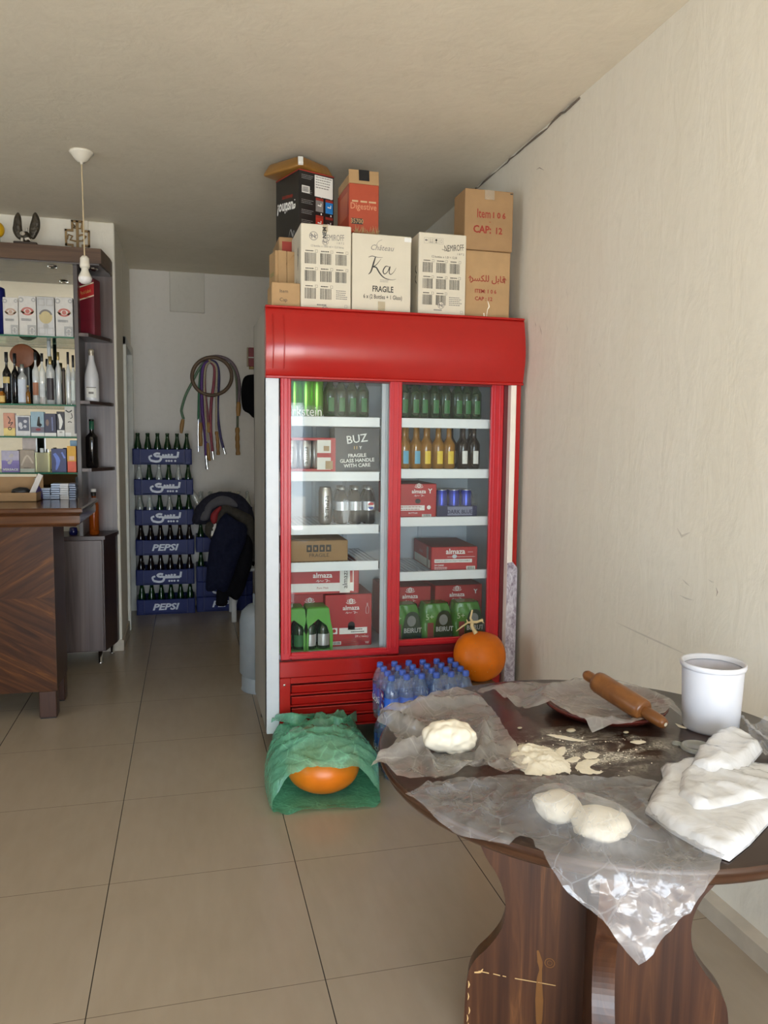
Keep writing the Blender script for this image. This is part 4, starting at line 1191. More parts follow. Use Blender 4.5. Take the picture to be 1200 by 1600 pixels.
for (xa, xb, za, zb_) in ((-.262, -.238, .192, .190), (-.228, -.212, .190, .188), (-.206, -.198, .188, .187), (-.178, -.128, .186, .184), (-.126, -.085, .184, .182)):
    stroke(g, SF, [(xa, za), (xb, zb_)], .0022, M_scar, 1)
stroke(g, SF, [(-.272, .187), (-.258, .1905), (-.252, .199)], [.003, .005, .001], M_scar, 3)
for (x, z, w_) in ((-.2855, .155, .004), (-.286, .125, .003), (-.283, .09, .003), (-.287, .07, .003), (-.284, .05, .004)):
    stroke(g, SF, [(x, z - .009), (x + .002, z), (x, z + .009)], [.001, w_, .001], M_scar, 2)
M_knot = plain('honey_knot_streak', (.20, .085, .022), .35)
stroke(g, SF, [(-.128, .262), (-.122, .235), (-.120, .215), (-.122, .19), (-.121, .14), (-.120, .09), (-.121, .07)], [.004, .012, .006, .012, .018, .014, .001], M_knot, 6)
ring(g, SF, -.100, .235, .010, .012, M_knot, 16); ring(g, SF, -.100, .235, .005, .0062, M_knot, 12)
g.build('pedestal_board', table)
g = G(); g.prism(out, -.0225, .0225, M_plank, Matrix(((0, 0, 1, 0), (1, 0, 0, 0), (0, 1, 0, 0), (0, 0, 0, 1))), .010)
g.build('pedestal_board', table)

# ------------------------------------------------------------------ films: flat sheets laid on the table that fall over its edge
def to_flat(px, py, zoff=.004):
    p = atZ(px, py, TZ + zoff); q = Vector((p.x, p.y)) - TC
    if q.length <= TR: return (q.x, q.y)
    d = ray(px, py); ox, oy = -TC.x, -TC.y; rc = TR + .012
    a = d.x ** 2 + d.y ** 2; b_ = 2 * (ox * d.x + oy * d.y); c = ox * ox + oy * oy - rc * rc
    D = b_ * b_ - 4 * a * c
    if D > 0:
        s = (-b_ - math.sqrt(D)) / (2 * a); P = EYE + d * s
        if P.z < TZ:
            v = Vector((P.x, P.y)) - TC; e = TZ - P.z
            v = v.normalized() * (TR + e); return (v.x, v.y)
    return (q.x, q.y)
def drape(u, v, h, flat_out):
    r = math.hypot(u, v)
    if r <= TR or r < 1e-6: return Vector((TC.x + u, TC.y + v, TZ + .003 + h))
    e = r - TR; c, s = u / r, v / r
    if flat_out(c, s): 
        return Vector((TC.x + u, TC.y + v, TZ + .003 + h - .25 * e))
    bend = .022; th = min(1.45, e / bend)
    rr = TR + .004 + bend * math.sin(min(th, 1.45)) + (max(0, e - bend * 1.45)) * .10 + h * .8 * min(1, e / .03)
    zz = TZ + .004 - bend * (1 - math.cos(min(th, 1.45))) - max(0, e - bend * 1.45) * .992
    return Vector((TC.x + c * rr, TC.y + s * rr, zz + h * (1 - min(1, e / .02))))
def ridge(x, y, s, seed):
    return 1 - abs(noise.noise(Vector((x * s, y * s, seed)))) * 2
def sheet(outline_px, mat, step, amp, scale, seed, bumps=(), curl=.0, flat_out=lambda c, s: False, folds=(), amp_out=None, zoff=.004):
    poly = [to_flat(x, y, zoff) for x, y in outline_px]
    vs, fs = fill(poly, step, seed=seed)
    P = []
    for u, v in vs:
        ed = edge_dist((u, v), poly); r = math.hypot(u, v)
        am = amp if (r < TR or amp_out is None) else amp_out
        h = am * (max(0, ridge(u, v, scale, seed)) ** 2 * .7 + .45 * max(0, ridge(u + 3, v, scale * 2.7, seed + 5)) ** 3)
        h += curl * math.exp(-ed / .018) * (0.5 + 0.5 * noise.noise(Vector((u * 9, v * 9, seed + 2))))
        for (bx, by, br, bh) in bumps:
            d = math.hypot(u - bx, v - by) * (1 + .26 * noise.noise(Vector((u * 16, v * 16, seed + bx * 30)))) - .010 * max(0, ridge(u + bx, v, 11, seed)) ** 2
            d = max(0, d)
            h = max(h, (bh + .004) / (1 + (d / (br * 1.08)) ** 4) + h * .30)
        for (ax, ay, bx, by, fw_, fh) in folds:
            A, B, p = Vector((ax, ay)), Vector((bx, by)), Vector((u, v)); ab = B - A
            tt = max(0, min(1, (p - A).dot(ab) / ab.length_squared)); d = (A + ab * tt - p).length
            h += fh * math.exp(-(d / fw_) ** 2) * math.sin(math.pi * (.15 + .7 * tt))
        P.append(drape(u, v, h, flat_out))
    g = G(); g.add(P, fs, mat, True); return g
def tpos(px, py, z=TZ): 
    p = atZ(px, py, z); return (p.x - TC.x, p.y - TC.y)
M_filmA = film('milky_plastic_film', (.96, .95, .94), (.88, .86, .84), .36, .18, 14, .35, .7, .3, crease=.18, cscale=11)
M_filmB = film('clear_crinkled_film', (.97, .97, .98), (.86, .89, .95), .26, .20, 14, .5, .55, .4, dist=.012, crease=.13, cscale=15)
M_filmC = film('thin_grey_film', (.95, .94, .92), (.80, .77, .74), .46, .2, 18, .35, .6, .3, crease=.18, cscale=14)
# clear sheet hanging over the front edge, with two balls of dough inside
dB = [(872, 1250, .047, .044), (938, 1276, .053, .042)]
bumps = []
for px, py, r_, h_ in dB:
    q = tpos(px, py + 10, TZ + .02); bumps.append((q[0], q[1], r_, h_))
OB = [(634, 1250), (647, 1236), (668, 1226), (700, 1221), (760, 1218), (800, 1212), (850, 1216), (905, 1218), (950, 1222), (985, 1218), (1030, 1226), (1012, 1252), (1050, 1292), (1095, 1318), (1137, 1332), (1122, 1358), (1100, 1388), (1075, 1418), (1040, 1455), (1012, 1484), (992, 1503),
      (975, 1485), (962, 1468), (951, 1450), (942, 1440), (915, 1420), (900, 1405), (882, 1388), (862, 1362), (848, 1342), (838, 1326), (828, 1311), (813, 1308), (798, 1318), (772, 1326), (742, 1318), (715, 1309), (690, 1292), (660, 1268)]
fo_ = [(*to_flat(735, 1312), *to_flat(785, 1228), .006, .012), (*to_flat(660, 1240), *to_flat(800, 1222), .007, .014), (*to_flat(930, 1290), *to_flat(900, 1370), .007, .010), (*to_flat(985, 1240), *to_flat(1080, 1360), .007, .012)]
g = sheet(OB, M_filmB, .011, .010, 13, 3, bumps, .004, folds=fo_, amp_out=.014)
tag(g.build('plastic_sheet'), 'clear crinkled plastic sheet hanging in a point over the table front', 'plastic sheet')
M_dough = plain('raw_dough', (.74, .68, .55), .55, var=.05, scale=10, bump=.15)
def dough(c, r, sz, seed, fn=None):
    g = G()
    def k(p):
        return .97 + .16 * noise.noise(p * 1.4 + Vector((seed, 0, 0))) + .06 * noise.noise(p * 3.4 + Vector((0, seed, 0)))
    g.ball((0, 0, 0), r, M_dough, 4, sz, k)
    zmin = -r * sz * .78
    g.v = [Vector((v.x, v.y, max(v.z, zmin) - zmin)) for v in g.v]
    return g
for i, (bx, by, r_, h_) in enumerate(bumps):
    g = dough(None, r_ * .97, h_ / (1.78 * r_ * .97), 3 + i)
    tag(g.build('dough_ball', None, (TC.x + bx, TC.y + by, TZ + .001)), ('left' if i == 0 else 'right') + ' ball of white dough under the clear front sheet', 'dough')
# milky bag sheet at the left with a lump of dough gathered in it
OA = [(580, 1202), (594, 1188), (609, 1176), (622, 1164), (612, 1150), (600, 1138), (589, 1130), (596, 1120), (612, 1111), (634, 1103), (657, 1096), (678, 1089), (700, 1083), (722, 1082), (742, 1087), (758, 1101), (774, 1118), (783, 1136), (796, 1158), (810, 1178), (826, 1196), (820, 1214), (790, 1216), (755, 1206), (730, 1212), (700, 1221), (661, 1223), (620, 1219), (595, 1212)]
fa = [(*to_flat(598, 1128), *to_flat(680, 1165), .012, .045), (*to_flat(600, 1120), *to_flat(735, 1098), .02, .030), (*to_flat(680, 1212), *to_flat(660, 1168), .007, .022), (*to_flat(762, 1130), *to_flat(748, 1190), .009, .028),
      (*to_flat(690, 1214), *to_flat(800, 1200), .010, .020), (*to_flat(590, 1198), *to_flat(665, 1168), .014, .028), (*to_flat(752, 1140), *to_flat(770, 1190), .006, .020)]
g = sheet(OA, M_filmA, .011, .012, 11, 8, (), .014, lambda c, s: True, fa)
tag(g.build('plastic_bag'), 'milky plastic bag opened flat under a dough lump, left side of table', 'plastic bag')
q = tpos(712, 1165, TZ + .02)
g = G()
def kd(p):
    return 1 + .13 * noise.noise(p * 1.3 + Vector((4, 0, 0))) + .10 * noise.noise(p * 2.8) - .07 * max(0, ridge(p.x * .5 + p.z * .2, p.y * .5 - p.x * .3, 3.2, 3)) ** 3 + .75 * max(0, -p.x - .30) ** 1.4
g.ball((0, 0, 0), .049, M_dough, 5, .74, kd)
zm = -.026; g.v = [Vector((v.x, v.y * .9, max(v.z, zm) - zm)) for v in g.v]
tag(g.build('dough_ball', None, (TC.x + q[0], TC.y + q[1] + .012, TZ + .008), R(-12)), 'lump of white dough lying on the milky bag, left side of table', 'dough')
# film over the tray at the back
OC = [(738, 1069), (757, 1059), (793, 1057), (831, 1055), (856, 1058), (874, 1056), (910, 1060), (966, 1064), (1000, 1070), (1016, 1074), (1054, 1094), (1076, 1117), (1060, 1110), (1048, 1108), (1036, 1117), (1013, 1124), (987, 1128), (950, 1130), (926, 1132), (913, 1122), (882, 1112), (860, 1099), (820, 1095), (809, 1089), (786, 1076), (770, 1066), (750, 1070)]
tq = tpos(946, 1103, .77)
tray_c = (.130, .212)
TRR = .150
poly = [to_flat(x, y, .03) for x, y in OC]
vs, fs = fill(poly, .010, seed=4); P = []
for u, v in vs:
    d = math.hypot(u - tray_c[0], v - tray_c[1])
    h = .010 * max(0, ridge(u, v, 12, 2)) ** 2 + .004 * max(0, ridge(u, v, 34, 6)) ** 2
    rim = .026
    if d < TRR: h = h * .35 + .014 + (rim - .014) * max(0, (d / TRR - .75) / .25) ** 1.5 + .004
    else: h = max(h, (rim + .006) * max(0, 1 - (d - TRR) / .06) + h * .6)
    P.append(Vector((TC.x + u, TC.y + v, TZ + .003 + h)))
g = G(); g.add(P, fs, M_filmC, True)
tag(g.build('plastic_sheet'), 'thin greyish plastic sheet spread over the round tray at the back', 'plastic sheet')
M_traywood = wood('red_brown_tray_wood', (.065, .010, .008), (.12, .022, .014), grain=(3, 20, 20), rough=.25)
g = G(); g.lathe([(0, 0), (TRR * .72, 0), (TRR * .86, .004), (TRR * 1.0, .018), (TRR + .004, .024), (TRR + .001, .027), (TRR - .006, .025), (TRR * .84, .011), (TRR * .7, .008), (0, .008)], M_traywood, 56)
tag(g.build('round_tray', None, (TC.x + tray_c[0], TC.y + tray_c[1], TZ)), 'round red-brown wooden tray under the rolling pin', 'tray')
# rolling pin
A = atZ(914, 1053, TZ + .082); B = atZ(1040, 1132, TZ + .036)
pin = thing('rolling_pin', 'brown wooden rolling pin resting on the tray edge', 'rolling pin', A)
M_pin = wood('oiled_pin_wood', (.13, .044, .011), (.23, .088, .022), grain=(14, 14, 14), rough=.32, bump=.03)
ax = (B - A); L = ax.length; zx = ax.normalized(); rm = zx.to_track_quat('Z', 'Y').to_matrix().to_4x4()
k0, k1 = .155 * L, .765 * L
rb, rh = .0275, .0135
g = G(); g.lathe([(0, k0), (rb * .72, k0), (rb * .93, k0 + .004), (rb, k0 + .014), (rb, k1 - .014), (rb * .93, k1 - .004), (rb * .72, k1), (0, k1)], M_pin, 32, rm); g.build('barrel', pin)
g = G(); g.lathe([(0, 0), (rh * .7, .001), (rh, .009), (rh * 1.02, k0 * .5), (rh * .9, k0 + .001)], M_pin, 20, rm); g.build('handle', pin)
g = G(); g.lathe([(rh * .95, k1 - .001), (rh * 1.12, k1 + .25 * (L - k1)), (rh * 1.05, L - .012), (rh * .8, L - .002), (rh * .35, L), (0, L)], M_pin, 20, rm)
g.lathe([(rh * .36, L + .0004), (0, L + .0006)], M_dough, 12, rm); g.build('handle', pin)
# white plastic cup
cb = atZ(1118, 1141, TZ)
CR0 = (atY(1155, 1120, cb.y).x - atY(1082, 1120, cb.y).x) / 2; CR1 = (atY(1162, 1040, cb.y).x - atY(1077, 1040, cb.y).x) / 2
CH = atY(1119, 1037, cb.y).z - TZ
M_cup = plain('white_milky_plastic', (.63, .64, .69), .35, var=.02)
M_cupin = plain('white_plastic_floury', (.58, .57, .62), .6, var=.1, scale=22)
cup = thing('plastic_cup', 'tall white plastic cup standing at the right back of the table', 'cup', (cb.x, cb.y + .02, TZ))
g = G()
g.lathe([(0, 0), (CR0 * .93, 0), (CR0 * .98, .004), (CR0, .012), (CR0 + (CR1 - .004 - CR0) * .9, CH - .014)], M_cup, 48)
g.lathe([(0, .004), (CR0 * .93, .004), (CR1 - .009, CH - .014)], M_cupin, 48); g.build('cup_body', cup)
g = G(); g.lathe([(CR1 - .010, CH - .015), (CR1 - .002, CH - .014), (CR1, CH - .009), (CR1, CH - .002), (CR1 - .003, CH), (CR1 - .006, CH - .002), (CR1 - .009, CH - .012)], M_cup, 48)
g.build('rim', cup)
# translucent lid lying by the cup
lc = atZ(1090, 1168, TZ + .004)
M_lid = film('frosted_lid_plastic', (.9, .93, .9), (.74, .76, .72), .55, .25, 10, .05, .45, .1)
g = G(); g.lathe([(0, .003), (.026, .003), (.028, .007), (.033, .008), (.036, .005), (.036, 0)], M_lid, 36)
g.lathe([(0, .004), (.009, .004), (.011, .002), (.011, 0)], M_lid, 20, Matrix.Translation((-.028, .036, 0)))
g.box(-.032, -.016, .018, .034, .001, .004, M_lid, .001)
tag(g.build('lid', None, (lc.x, lc.y, TZ + .001)), 'small frosted plastic lid with a tab lying before the white cup', 'lid')
# folded white bags
M_bagw = film('white_bag_film', (.95, .95, .96), (.84, .85, .88), .95, .16, 16, .4, .6, .03, .2)
bag = thing('folded_bag_stack', 'folded stack of white plastic bags at the right table edge', 'plastic bags', (TC.x, TC.y, TZ))
OW = [(1033, 1196), (1052, 1196), (1064, 1188), (1120, 1186), (1175, 1192), (1230, 1205), (1240, 1262), (1200, 1282), (1172, 1312), (1140, 1337), (1100, 1322), (1050, 1294), (1008, 1262), (1020, 1235), (1036, 1212)]
def slab(outline, t0, mat, step, seed, zoff, amp=.0045, name='folded_bags', top=None):
    poly = []
    for x, y in outline:
        p = atZ(x, y, TZ + zoff + t0 * .5); poly.append((p.x - TC.x, p.y - TC.y))
    vs, fs = fill(poly, step, seed=seed); n = len(vs)
    T = []; Bt = []
    for u, v in vs:
        e = edge_dist((u, v), poly); k = math.sqrt(max(0, 1 - (1 - min(1, e / .02)) ** 2))
        h = t0 * (.25 + .75 * k) + k * amp * (max(0, ridge(u, v, 9, seed)) ** 2 + .6 * max(0, ridge(u, v, 24, seed + 3)) ** 2 - .3)
        if top: h += top(u, v) * k
        T.append((u, v, zoff + h)); Bt.append((u, v, zoff))
    # sides
    g = G(); g.add(T, fs, mat, True); g.add(Bt, [f[::-1] for f in fs], mat, True)
    from collections import Counter
    ec = Counter()
    for f in fs:
        for i in range(len(f)): ec[tuple(sorted((f[i], f[(i + 1) % len(f)])))] += 1
    sd = []
    for f in fs:
        for i in range(len(f)):
            a, b_ = f[i], f[(i + 1) % len(f)]
            if ec[tuple(sorted((a, b_)))] == 1: sd.append([a, n + a, n + b_, b_])
    g.add(T + Bt, sd, mat, True)
    return g
slab(OW, .020, M_bagw, .011, 5, .002).build('folded_bags', bag)
OW2 = [(1078, 1196), (1088, 1172), (1104, 1158), (1118, 1146), (1148, 1143), (1170, 1152), (1192, 1166), (1178, 1182), (1166, 1196), (1140, 1206), (1106, 1206)]
slab(OW2, .026, M_bagw, .009, 9, .022, .009).build('crumpled_corner', bag)
OW3 = [(1060, 1240), (1066, 1205), (1090, 1192), (1160, 1196), (1230, 1215), (1232, 1240), (1170, 1248), (1110, 1262), (1085, 1262)]
slab(OW3, .010, M_bagw, .010, 12, .022, .008).build('top_fold', bag)
# twisted clear bag behind the stack
OT = [(1172, 1158), (1160, 1146), (1180, 1138), (1215, 1140), (1240, 1160), (1245, 1195), (1205, 1195), (1190, 1185)]
g = sheet(OT, M_filmB, .010, .03, 16, 21, (), .01, lambda c, s: True)
cbag = g.build('clear_bag'); tag(cbag, 'crumpled clear bag with a twisted tie at the right edge of the photo', 'plastic bag')
pa, pb, pc = atZ(1159, 1119, TZ + .035), atZ(1180, 1140, TZ + .03), atZ(1206, 1160, TZ + .025)
g = G(); pts = spline([pa, pb, pc], 10)
g.tube(pts, [.0035 + .0018 * math.sin(i * 1.7) for i in range(len(pts))], M_filmA, 8)
g.build('twisted_tie', cbag)
# flour
M_flour = plain('wheat_flour', (.78, .73, .61), .9, var=.05, scale=60, bump=.4)
FP = [(800, 1170), (815, 1163), (842, 1166), (862, 1170), (880, 1182), (893, 1200), (876, 1208), (850, 1210), (825, 1208), (808, 1196), (796, 1184)]
g = G(); rnd = random.Random(12)
def heap(outline_px, hmax, step, seed):
    poly = [tpos(x, y, TZ + .003) for x, y in outline_px]
    cxm = sum(p[0] for p in poly) / len(poly); cym = sum(p[1] for p in poly) / len(poly)
    poly = [(v.x, v.y) for v in smooth_loop([(a, b_, 0) for a, b_ in poly], 6)]
    poly = [(cxm + (x - cxm) * (1 + .22 * noise.noise(Vector((x * 90, y * 90, seed)))), cym + (y - cym) * (1 + .22 * noise.noise(Vector((x * 90, y * 90, seed + 9))))) for x, y in poly]
    vs, fs = fill(poly, step, seed=seed); P = []
    for u, v in vs:
        e = edge_dist((u, v), poly)
        P.append((TC.x + u, TC.y + v, TZ + .0005 + hmax * min(1, e / .03) ** .7 * (.6 + .5 * abs(noise.noise(Vector((u * 40, v * 40, seed)))) + .25 * noise.noise(Vector((u * 120, v * 120, seed))))))
    g.add(P, fs, M_flour, True)
heap(FP, .024, .006, 1)
for pts in ([(868, 1172), (880, 1164), (884, 1172), (876, 1180)], [(912, 1178), (922, 1173), (936, 1176), (932, 1183), (918, 1184)], [(898, 1196), (912, 1186), (930, 1184), (938, 1187), (922, 1196), (930, 1202), (944, 1204), (924, 1208), (906, 1204)],
            [(853, 1146), (875, 1147), (898, 1152), (914, 1156), (896, 1156), (872, 1152)], [(985, 1157), (1002, 1155), (1010, 1158), (996, 1161)], [(1056, 1129), (1070, 1134), (1074, 1137), (1062, 1135)], [(884, 1186), (900, 1180), (906, 1184), (896, 1190)]):
    heap(pts, .0035, .005, 3)
for k in range(110):
    c = (rnd.gauss(905, 55), rnd.gauss(1178, 17)); s = rnd.uniform(1, 3.2)
    p = tpos(*c, TZ + .001); 
    if math.hypot(*p) > TR - .02: continue
    g.lathe([(.0006 * s, 0), (.0005 * s, .0004 * s), (0, .0006 * s)], M_flour, 5, Matrix.Translation((TC.x + p[0], TC.y + p[1], TZ + .0003)))
fl = g.build('flour'); tag(fl, 'heap and smears of white flour scattered over the dark tabletop', 'flour', None, 'stuff')
def dust_mat():
    t = NT('flour_dust')
    tr = t.n('ShaderNodeBsdfTransparent'); df = t.n('ShaderNodeBsdfDiffuse'); df.inputs[0].default_value = (.82, .78, .68, 1)
    v = t.coord(); a = t.noise(t.coord((1, 1.8, 1)), 9, 5, .65, 1.0); b_ = t.noise(v, 170, 3, .7)
    tc = t.n('ShaderNodeTexCoord'); 
    ln = t.n('ShaderNodeVectorMath', operation='LENGTH'); mp = t.n('ShaderNodeMapping'); mp.inputs['Scale'].default_value = (4.2, 6.2, 1)
    t.l(tc.outputs['Object'], mp.inputs[0]); t.l(mp.outputs[0], ln.inputs[0])
    fall = t.n('ShaderNodeMapRange'); fall.inputs['From Min'].default_value = .35; fall.inputs['From Max'].default_value = 1.0; fall.inputs['To Min'].default_value = 1; fall.inputs['To Max'].default_value = 0
    t.l(ln.outputs['Value'], fall.inputs['Value'])
    ra = t.ramp(a, [(.42, (0, 0, 0)), (.62, (1, 1, 1))]); rb_ = t.ramp(b_, [(.38, (.15, .15, .15)), (.62, (1, 1, 1))])
    m = t.n('ShaderNodeMath', operation='MULTIPLY'); t.l(ra, m.inputs[0]); t.l(rb_, m.inputs[1])
    m2 = t.n('ShaderNodeMath', operation='MULTIPLY'); t.l(m.outputs[0], m2.inputs[0]); t.l(fall.outputs[0], m2.inputs[1])
    m3 = t.n('ShaderNodeMath', operation='MULTIPLY'); t.l(m2.outputs[0], m3.inputs[0]); m3.inputs[1].default_value = .85
    mx = t.n('ShaderNodeMixShader'); t.l(m3.outputs[0], mx.inputs[0]); t.l(tr.outputs[0], mx.inputs[1]); t.l(df.outputs[0], mx.inputs[2]); t.l(mx.outputs[0], t.out.inputs[0])
    return t.m
dp = atZ(925, 1172, TZ)
g = G(); g.lathe([(0, .0004), (.235, .0004)], dust_mat(), 40)
g.v = [v for v in g.v]
tag(g.build('flour_dust', None, (dp.x, dp.y, TZ)), 'thin dusting of flour around the heap on the tabletop', 'flour', None, 'stuff')
M_scrap = plain('dry_dough', (.42, .36, .25), .6)
for (px, py, s, lab) in ((892, 1143, .012, 'dried dough scrap beside the tray, larger of the two in the middle'), (812, 1139, .006, 'tiny dried dough flake on the dark tabletop left of the tray'), (978, 1146, .007, 'small dough flake in front of the round tray')):
    p = atZ(px, py, TZ); g = G(); g.ball((0, 0, .003), s, M_scrap, 2, .35, lambda q: 1 + .25 * noise.noise(q * 2.2))
    g.v = [Vector((v.x, v.y * .7, max(0, v.z))) for v in g.v]
    tag(g.build('dough_scrap', None, (p.x, p.y, TZ)), lab, 'dough')
# ================================================================== floor goods in front of the cooler
M_pump = plain('pumpkin_skin', (.68, .16, .004), .42, spec=.3, var=.16, scale=7, bump=.05)
M_stem = plain('dry_pumpkin_stem', (.62, .50, .26), .7, var=.15)
def pumpkin_geo(r, sz, seed, ribs=.02):
    g = G()
    def k(p):
        a = math.atan2(p.y, p.x); q = math.hypot(p.x, p.y)
        return (1 + ribs * math.cos(a * 10) * q ** 2) * (1 - .10 * max(0, p.z - .75) / .25) + .02 * noise.noise(p * 1.3 + Vector((seed, 0, 0)))
    g.ball((0, 0, 0), r, M_pump, 5, sz, k)
    return g
# round pumpkin with a branching stem
PY, PR = 3.225, .119
pc = atY(749, 1024, PY)
pump = thing('pumpkin', 'whole orange pumpkin with a dry branching stem standing before the cooler', 'pumpkin', (pc.x, PY, pc.z - PR * .97))
g = pumpkin_geo(PR, .99, 1, .006); g.v = [v + Vector((0, 0, PR * .97)) for v in g.v]
rnd = random.Random(4)
for k in range(26):
    a = rnd.uniform(-2.6, -.5); e = rnd.uniform(-.5, .8); d = Vector((math.cos(a) * math.cos(e), math.sin(a) * math.cos(e), math.sin(e)))
    g.lathe([(.0016, 0), (0, .0005)], M_carddark if k % 3 else M_stem, 6, Matrix.Translation(Vector((0, 0, PR * .97)) + d * PR * 1.003) @ d.to_track_quat('Z', 'Y').to_matrix().to_4x4())
g.build('flesh', pump)
zt = PR * 1.93
def loc(px, py, y): 
    p = atY(px, py, y); return p - Vector((pc.x, PY, pc.z - PR * .97))
g = G(); y = PY - .01
st = [loc(744, 990, PY - .02), loc(740, 984, y), loc(737, 978, y), loc(738, 972, y)]
g.tube([st[0], st[1], st[2], st[3]], [.011, .008, .008, .009], M_stem, 10)
g.tube([st[3], loc(735, 966, y), loc(737, 958, y), loc(738, 953, y)], [.007, .005, .0045, .004], M_stem, 8)
g.tube([st[3], loc(731, 973, y - .01), loc(722, 979, y - .02), loc(713, 986, y - .03)], [.007, .004, .0035, .002], M_stem, 8)
g.tube([loc(731, 973, y - .01), loc(729, 968, y - .01)], [.004, .002], M_stem, 6)
g.tube([st[3], loc(745, 972, y), loc(750, 970, y), loc(754, 969, y)], [.007, .006, .006, .008], M_stem, 8)
g.tube([loc(752, 970, y), loc(757, 974, y - .01)], [.004, .001], M_stem, 6)
g.build('stem', pump)
# the box it stands on, out of sight behind the table
hb = pc.z - PR * .97
g = G(); carton(g, .13, .16, hb - .001, M_carddark)
tag(g.build('carton', None, (pc.x - .065, PY - .08, 0)), 'plain dark brown carton under the round pumpkin behind the table', 'box')

# water bottle packs
M_water = glass('water_bottle_plastic', (.80, .88, .97), .14, .05, 1.0, (.30, .48, .80))
M_wlabel = plain('blue_water_label', (.03, .13, .62), .35, var=.1)
M_wcap = plain('blue_bottle_cap', (.06, .13, .55), .4)
M_wwrap = glass('water_pack_wrap', (.95, .97, .99), .06, .12, .75, (.8, .85, .9))
M_purple = plain('purple_wrap_print', (.10, .03, .16), .4)
WH = .228
def water_pack(loc, label, group):
    t_ = thing('water_bottle_pack', label, 'water pack', loc, 0, group)
    r = .0325; P = [(0, .008), (r * .7, .0), (r, .010), (r * .95, .03), (r, .045), (r * .94, .06), (r, .075), (r * .97, .12), (r, .145), (r * .88, .165), (r * .62, .188), (.0125, .203), (.0125, .212), (0, .212)]
    for i in range(3):
        for j in range(4):
            b = G().lathe(P, M_water, 16).build('bottle', t_, ((i - 1) * .066, (j - 1.5) * .066, 0))
            G().lathe([(r + .0007, .070), (r * .97 + .0012, .12), (r + .0007, .135)], M_wlabel, 16).build('label', b)
            G().lathe([(.0145, .205), (.0150, .207), (.0145, .222), (.012, WH - .002), (0, WH - .002)], M_wcap, 12).build('cap', b)
    g = G()
    def fn(u, v):
        a = u * 2 * math.pi; c, s = math.cos(a), math.sin(a); k = (abs(c) ** 6 + abs(s) ** 6) ** (-1 / 6)
        sh = 1 - .20 * max(0, (v - .68) / .32) ** 1.6
        w = .0025 * math.sin(a * 12 + 5 * v)
        return ((.1005 + w) * c * k * sh, (.1335 + w) * s * k * sh, v * .214)
    g.grid(fn, 48, 10, M_wwrap)
    g.build('shrink_wrap', t_)
    g = G()
    for k, z in enumerate((.05, .095, .14)):
        g.box(-.1030, -.1022, -.11, -.075, z - .016, z + .02, M_purple); 
        stroke(g, leftside(-.09, z, -.1034), [(-.012, -.008), (-.004, .006), (.004, -.006), (.014, .008)], .006, M_label)
    AR = '\uFEAE\uFEF3\uFEAD\uFEEE\uFEE8\uFE97'
    g.text('\uFEE6\uFEF3\uFEAD\uFEEE\uFEE8\uFE97', .05, M_label, leftside(.02, .085, -.1034), bold=.02)
    g.text('\uFEE6\uFEF3\uFEAD\uFEEE\uFEE8\uFE97', .045, M_label, front(0, .085, -.1362), bold=.02)
    g.build('wrap_print', t_)
    return t_
p1 = atZ(635.5, 1054, .455); p2 = atZ(704, 1050, .455)
w1 = water_pack((p1.x, p1.y + .099, WH + .002), 'upper water bottle pack with blue caps, left of the two stacks', 'upper water packs')
w2 = dup(w1, (p2.x + .004, p2.y + .102, WH + .002), None, 'upper water bottle pack with blue caps, right one beside the pumpkin', 'upper water packs')
dup(w1, (p1.x + .012, p1.y + .115, 0), None, 'lower water bottle pack standing on the floor, left stack', 'lower water packs')
dup(w1, (p2.x + .006, p2.y + .104, 0), None, 'lower water bottle pack standing on the floor, right stack', 'lower water packs')

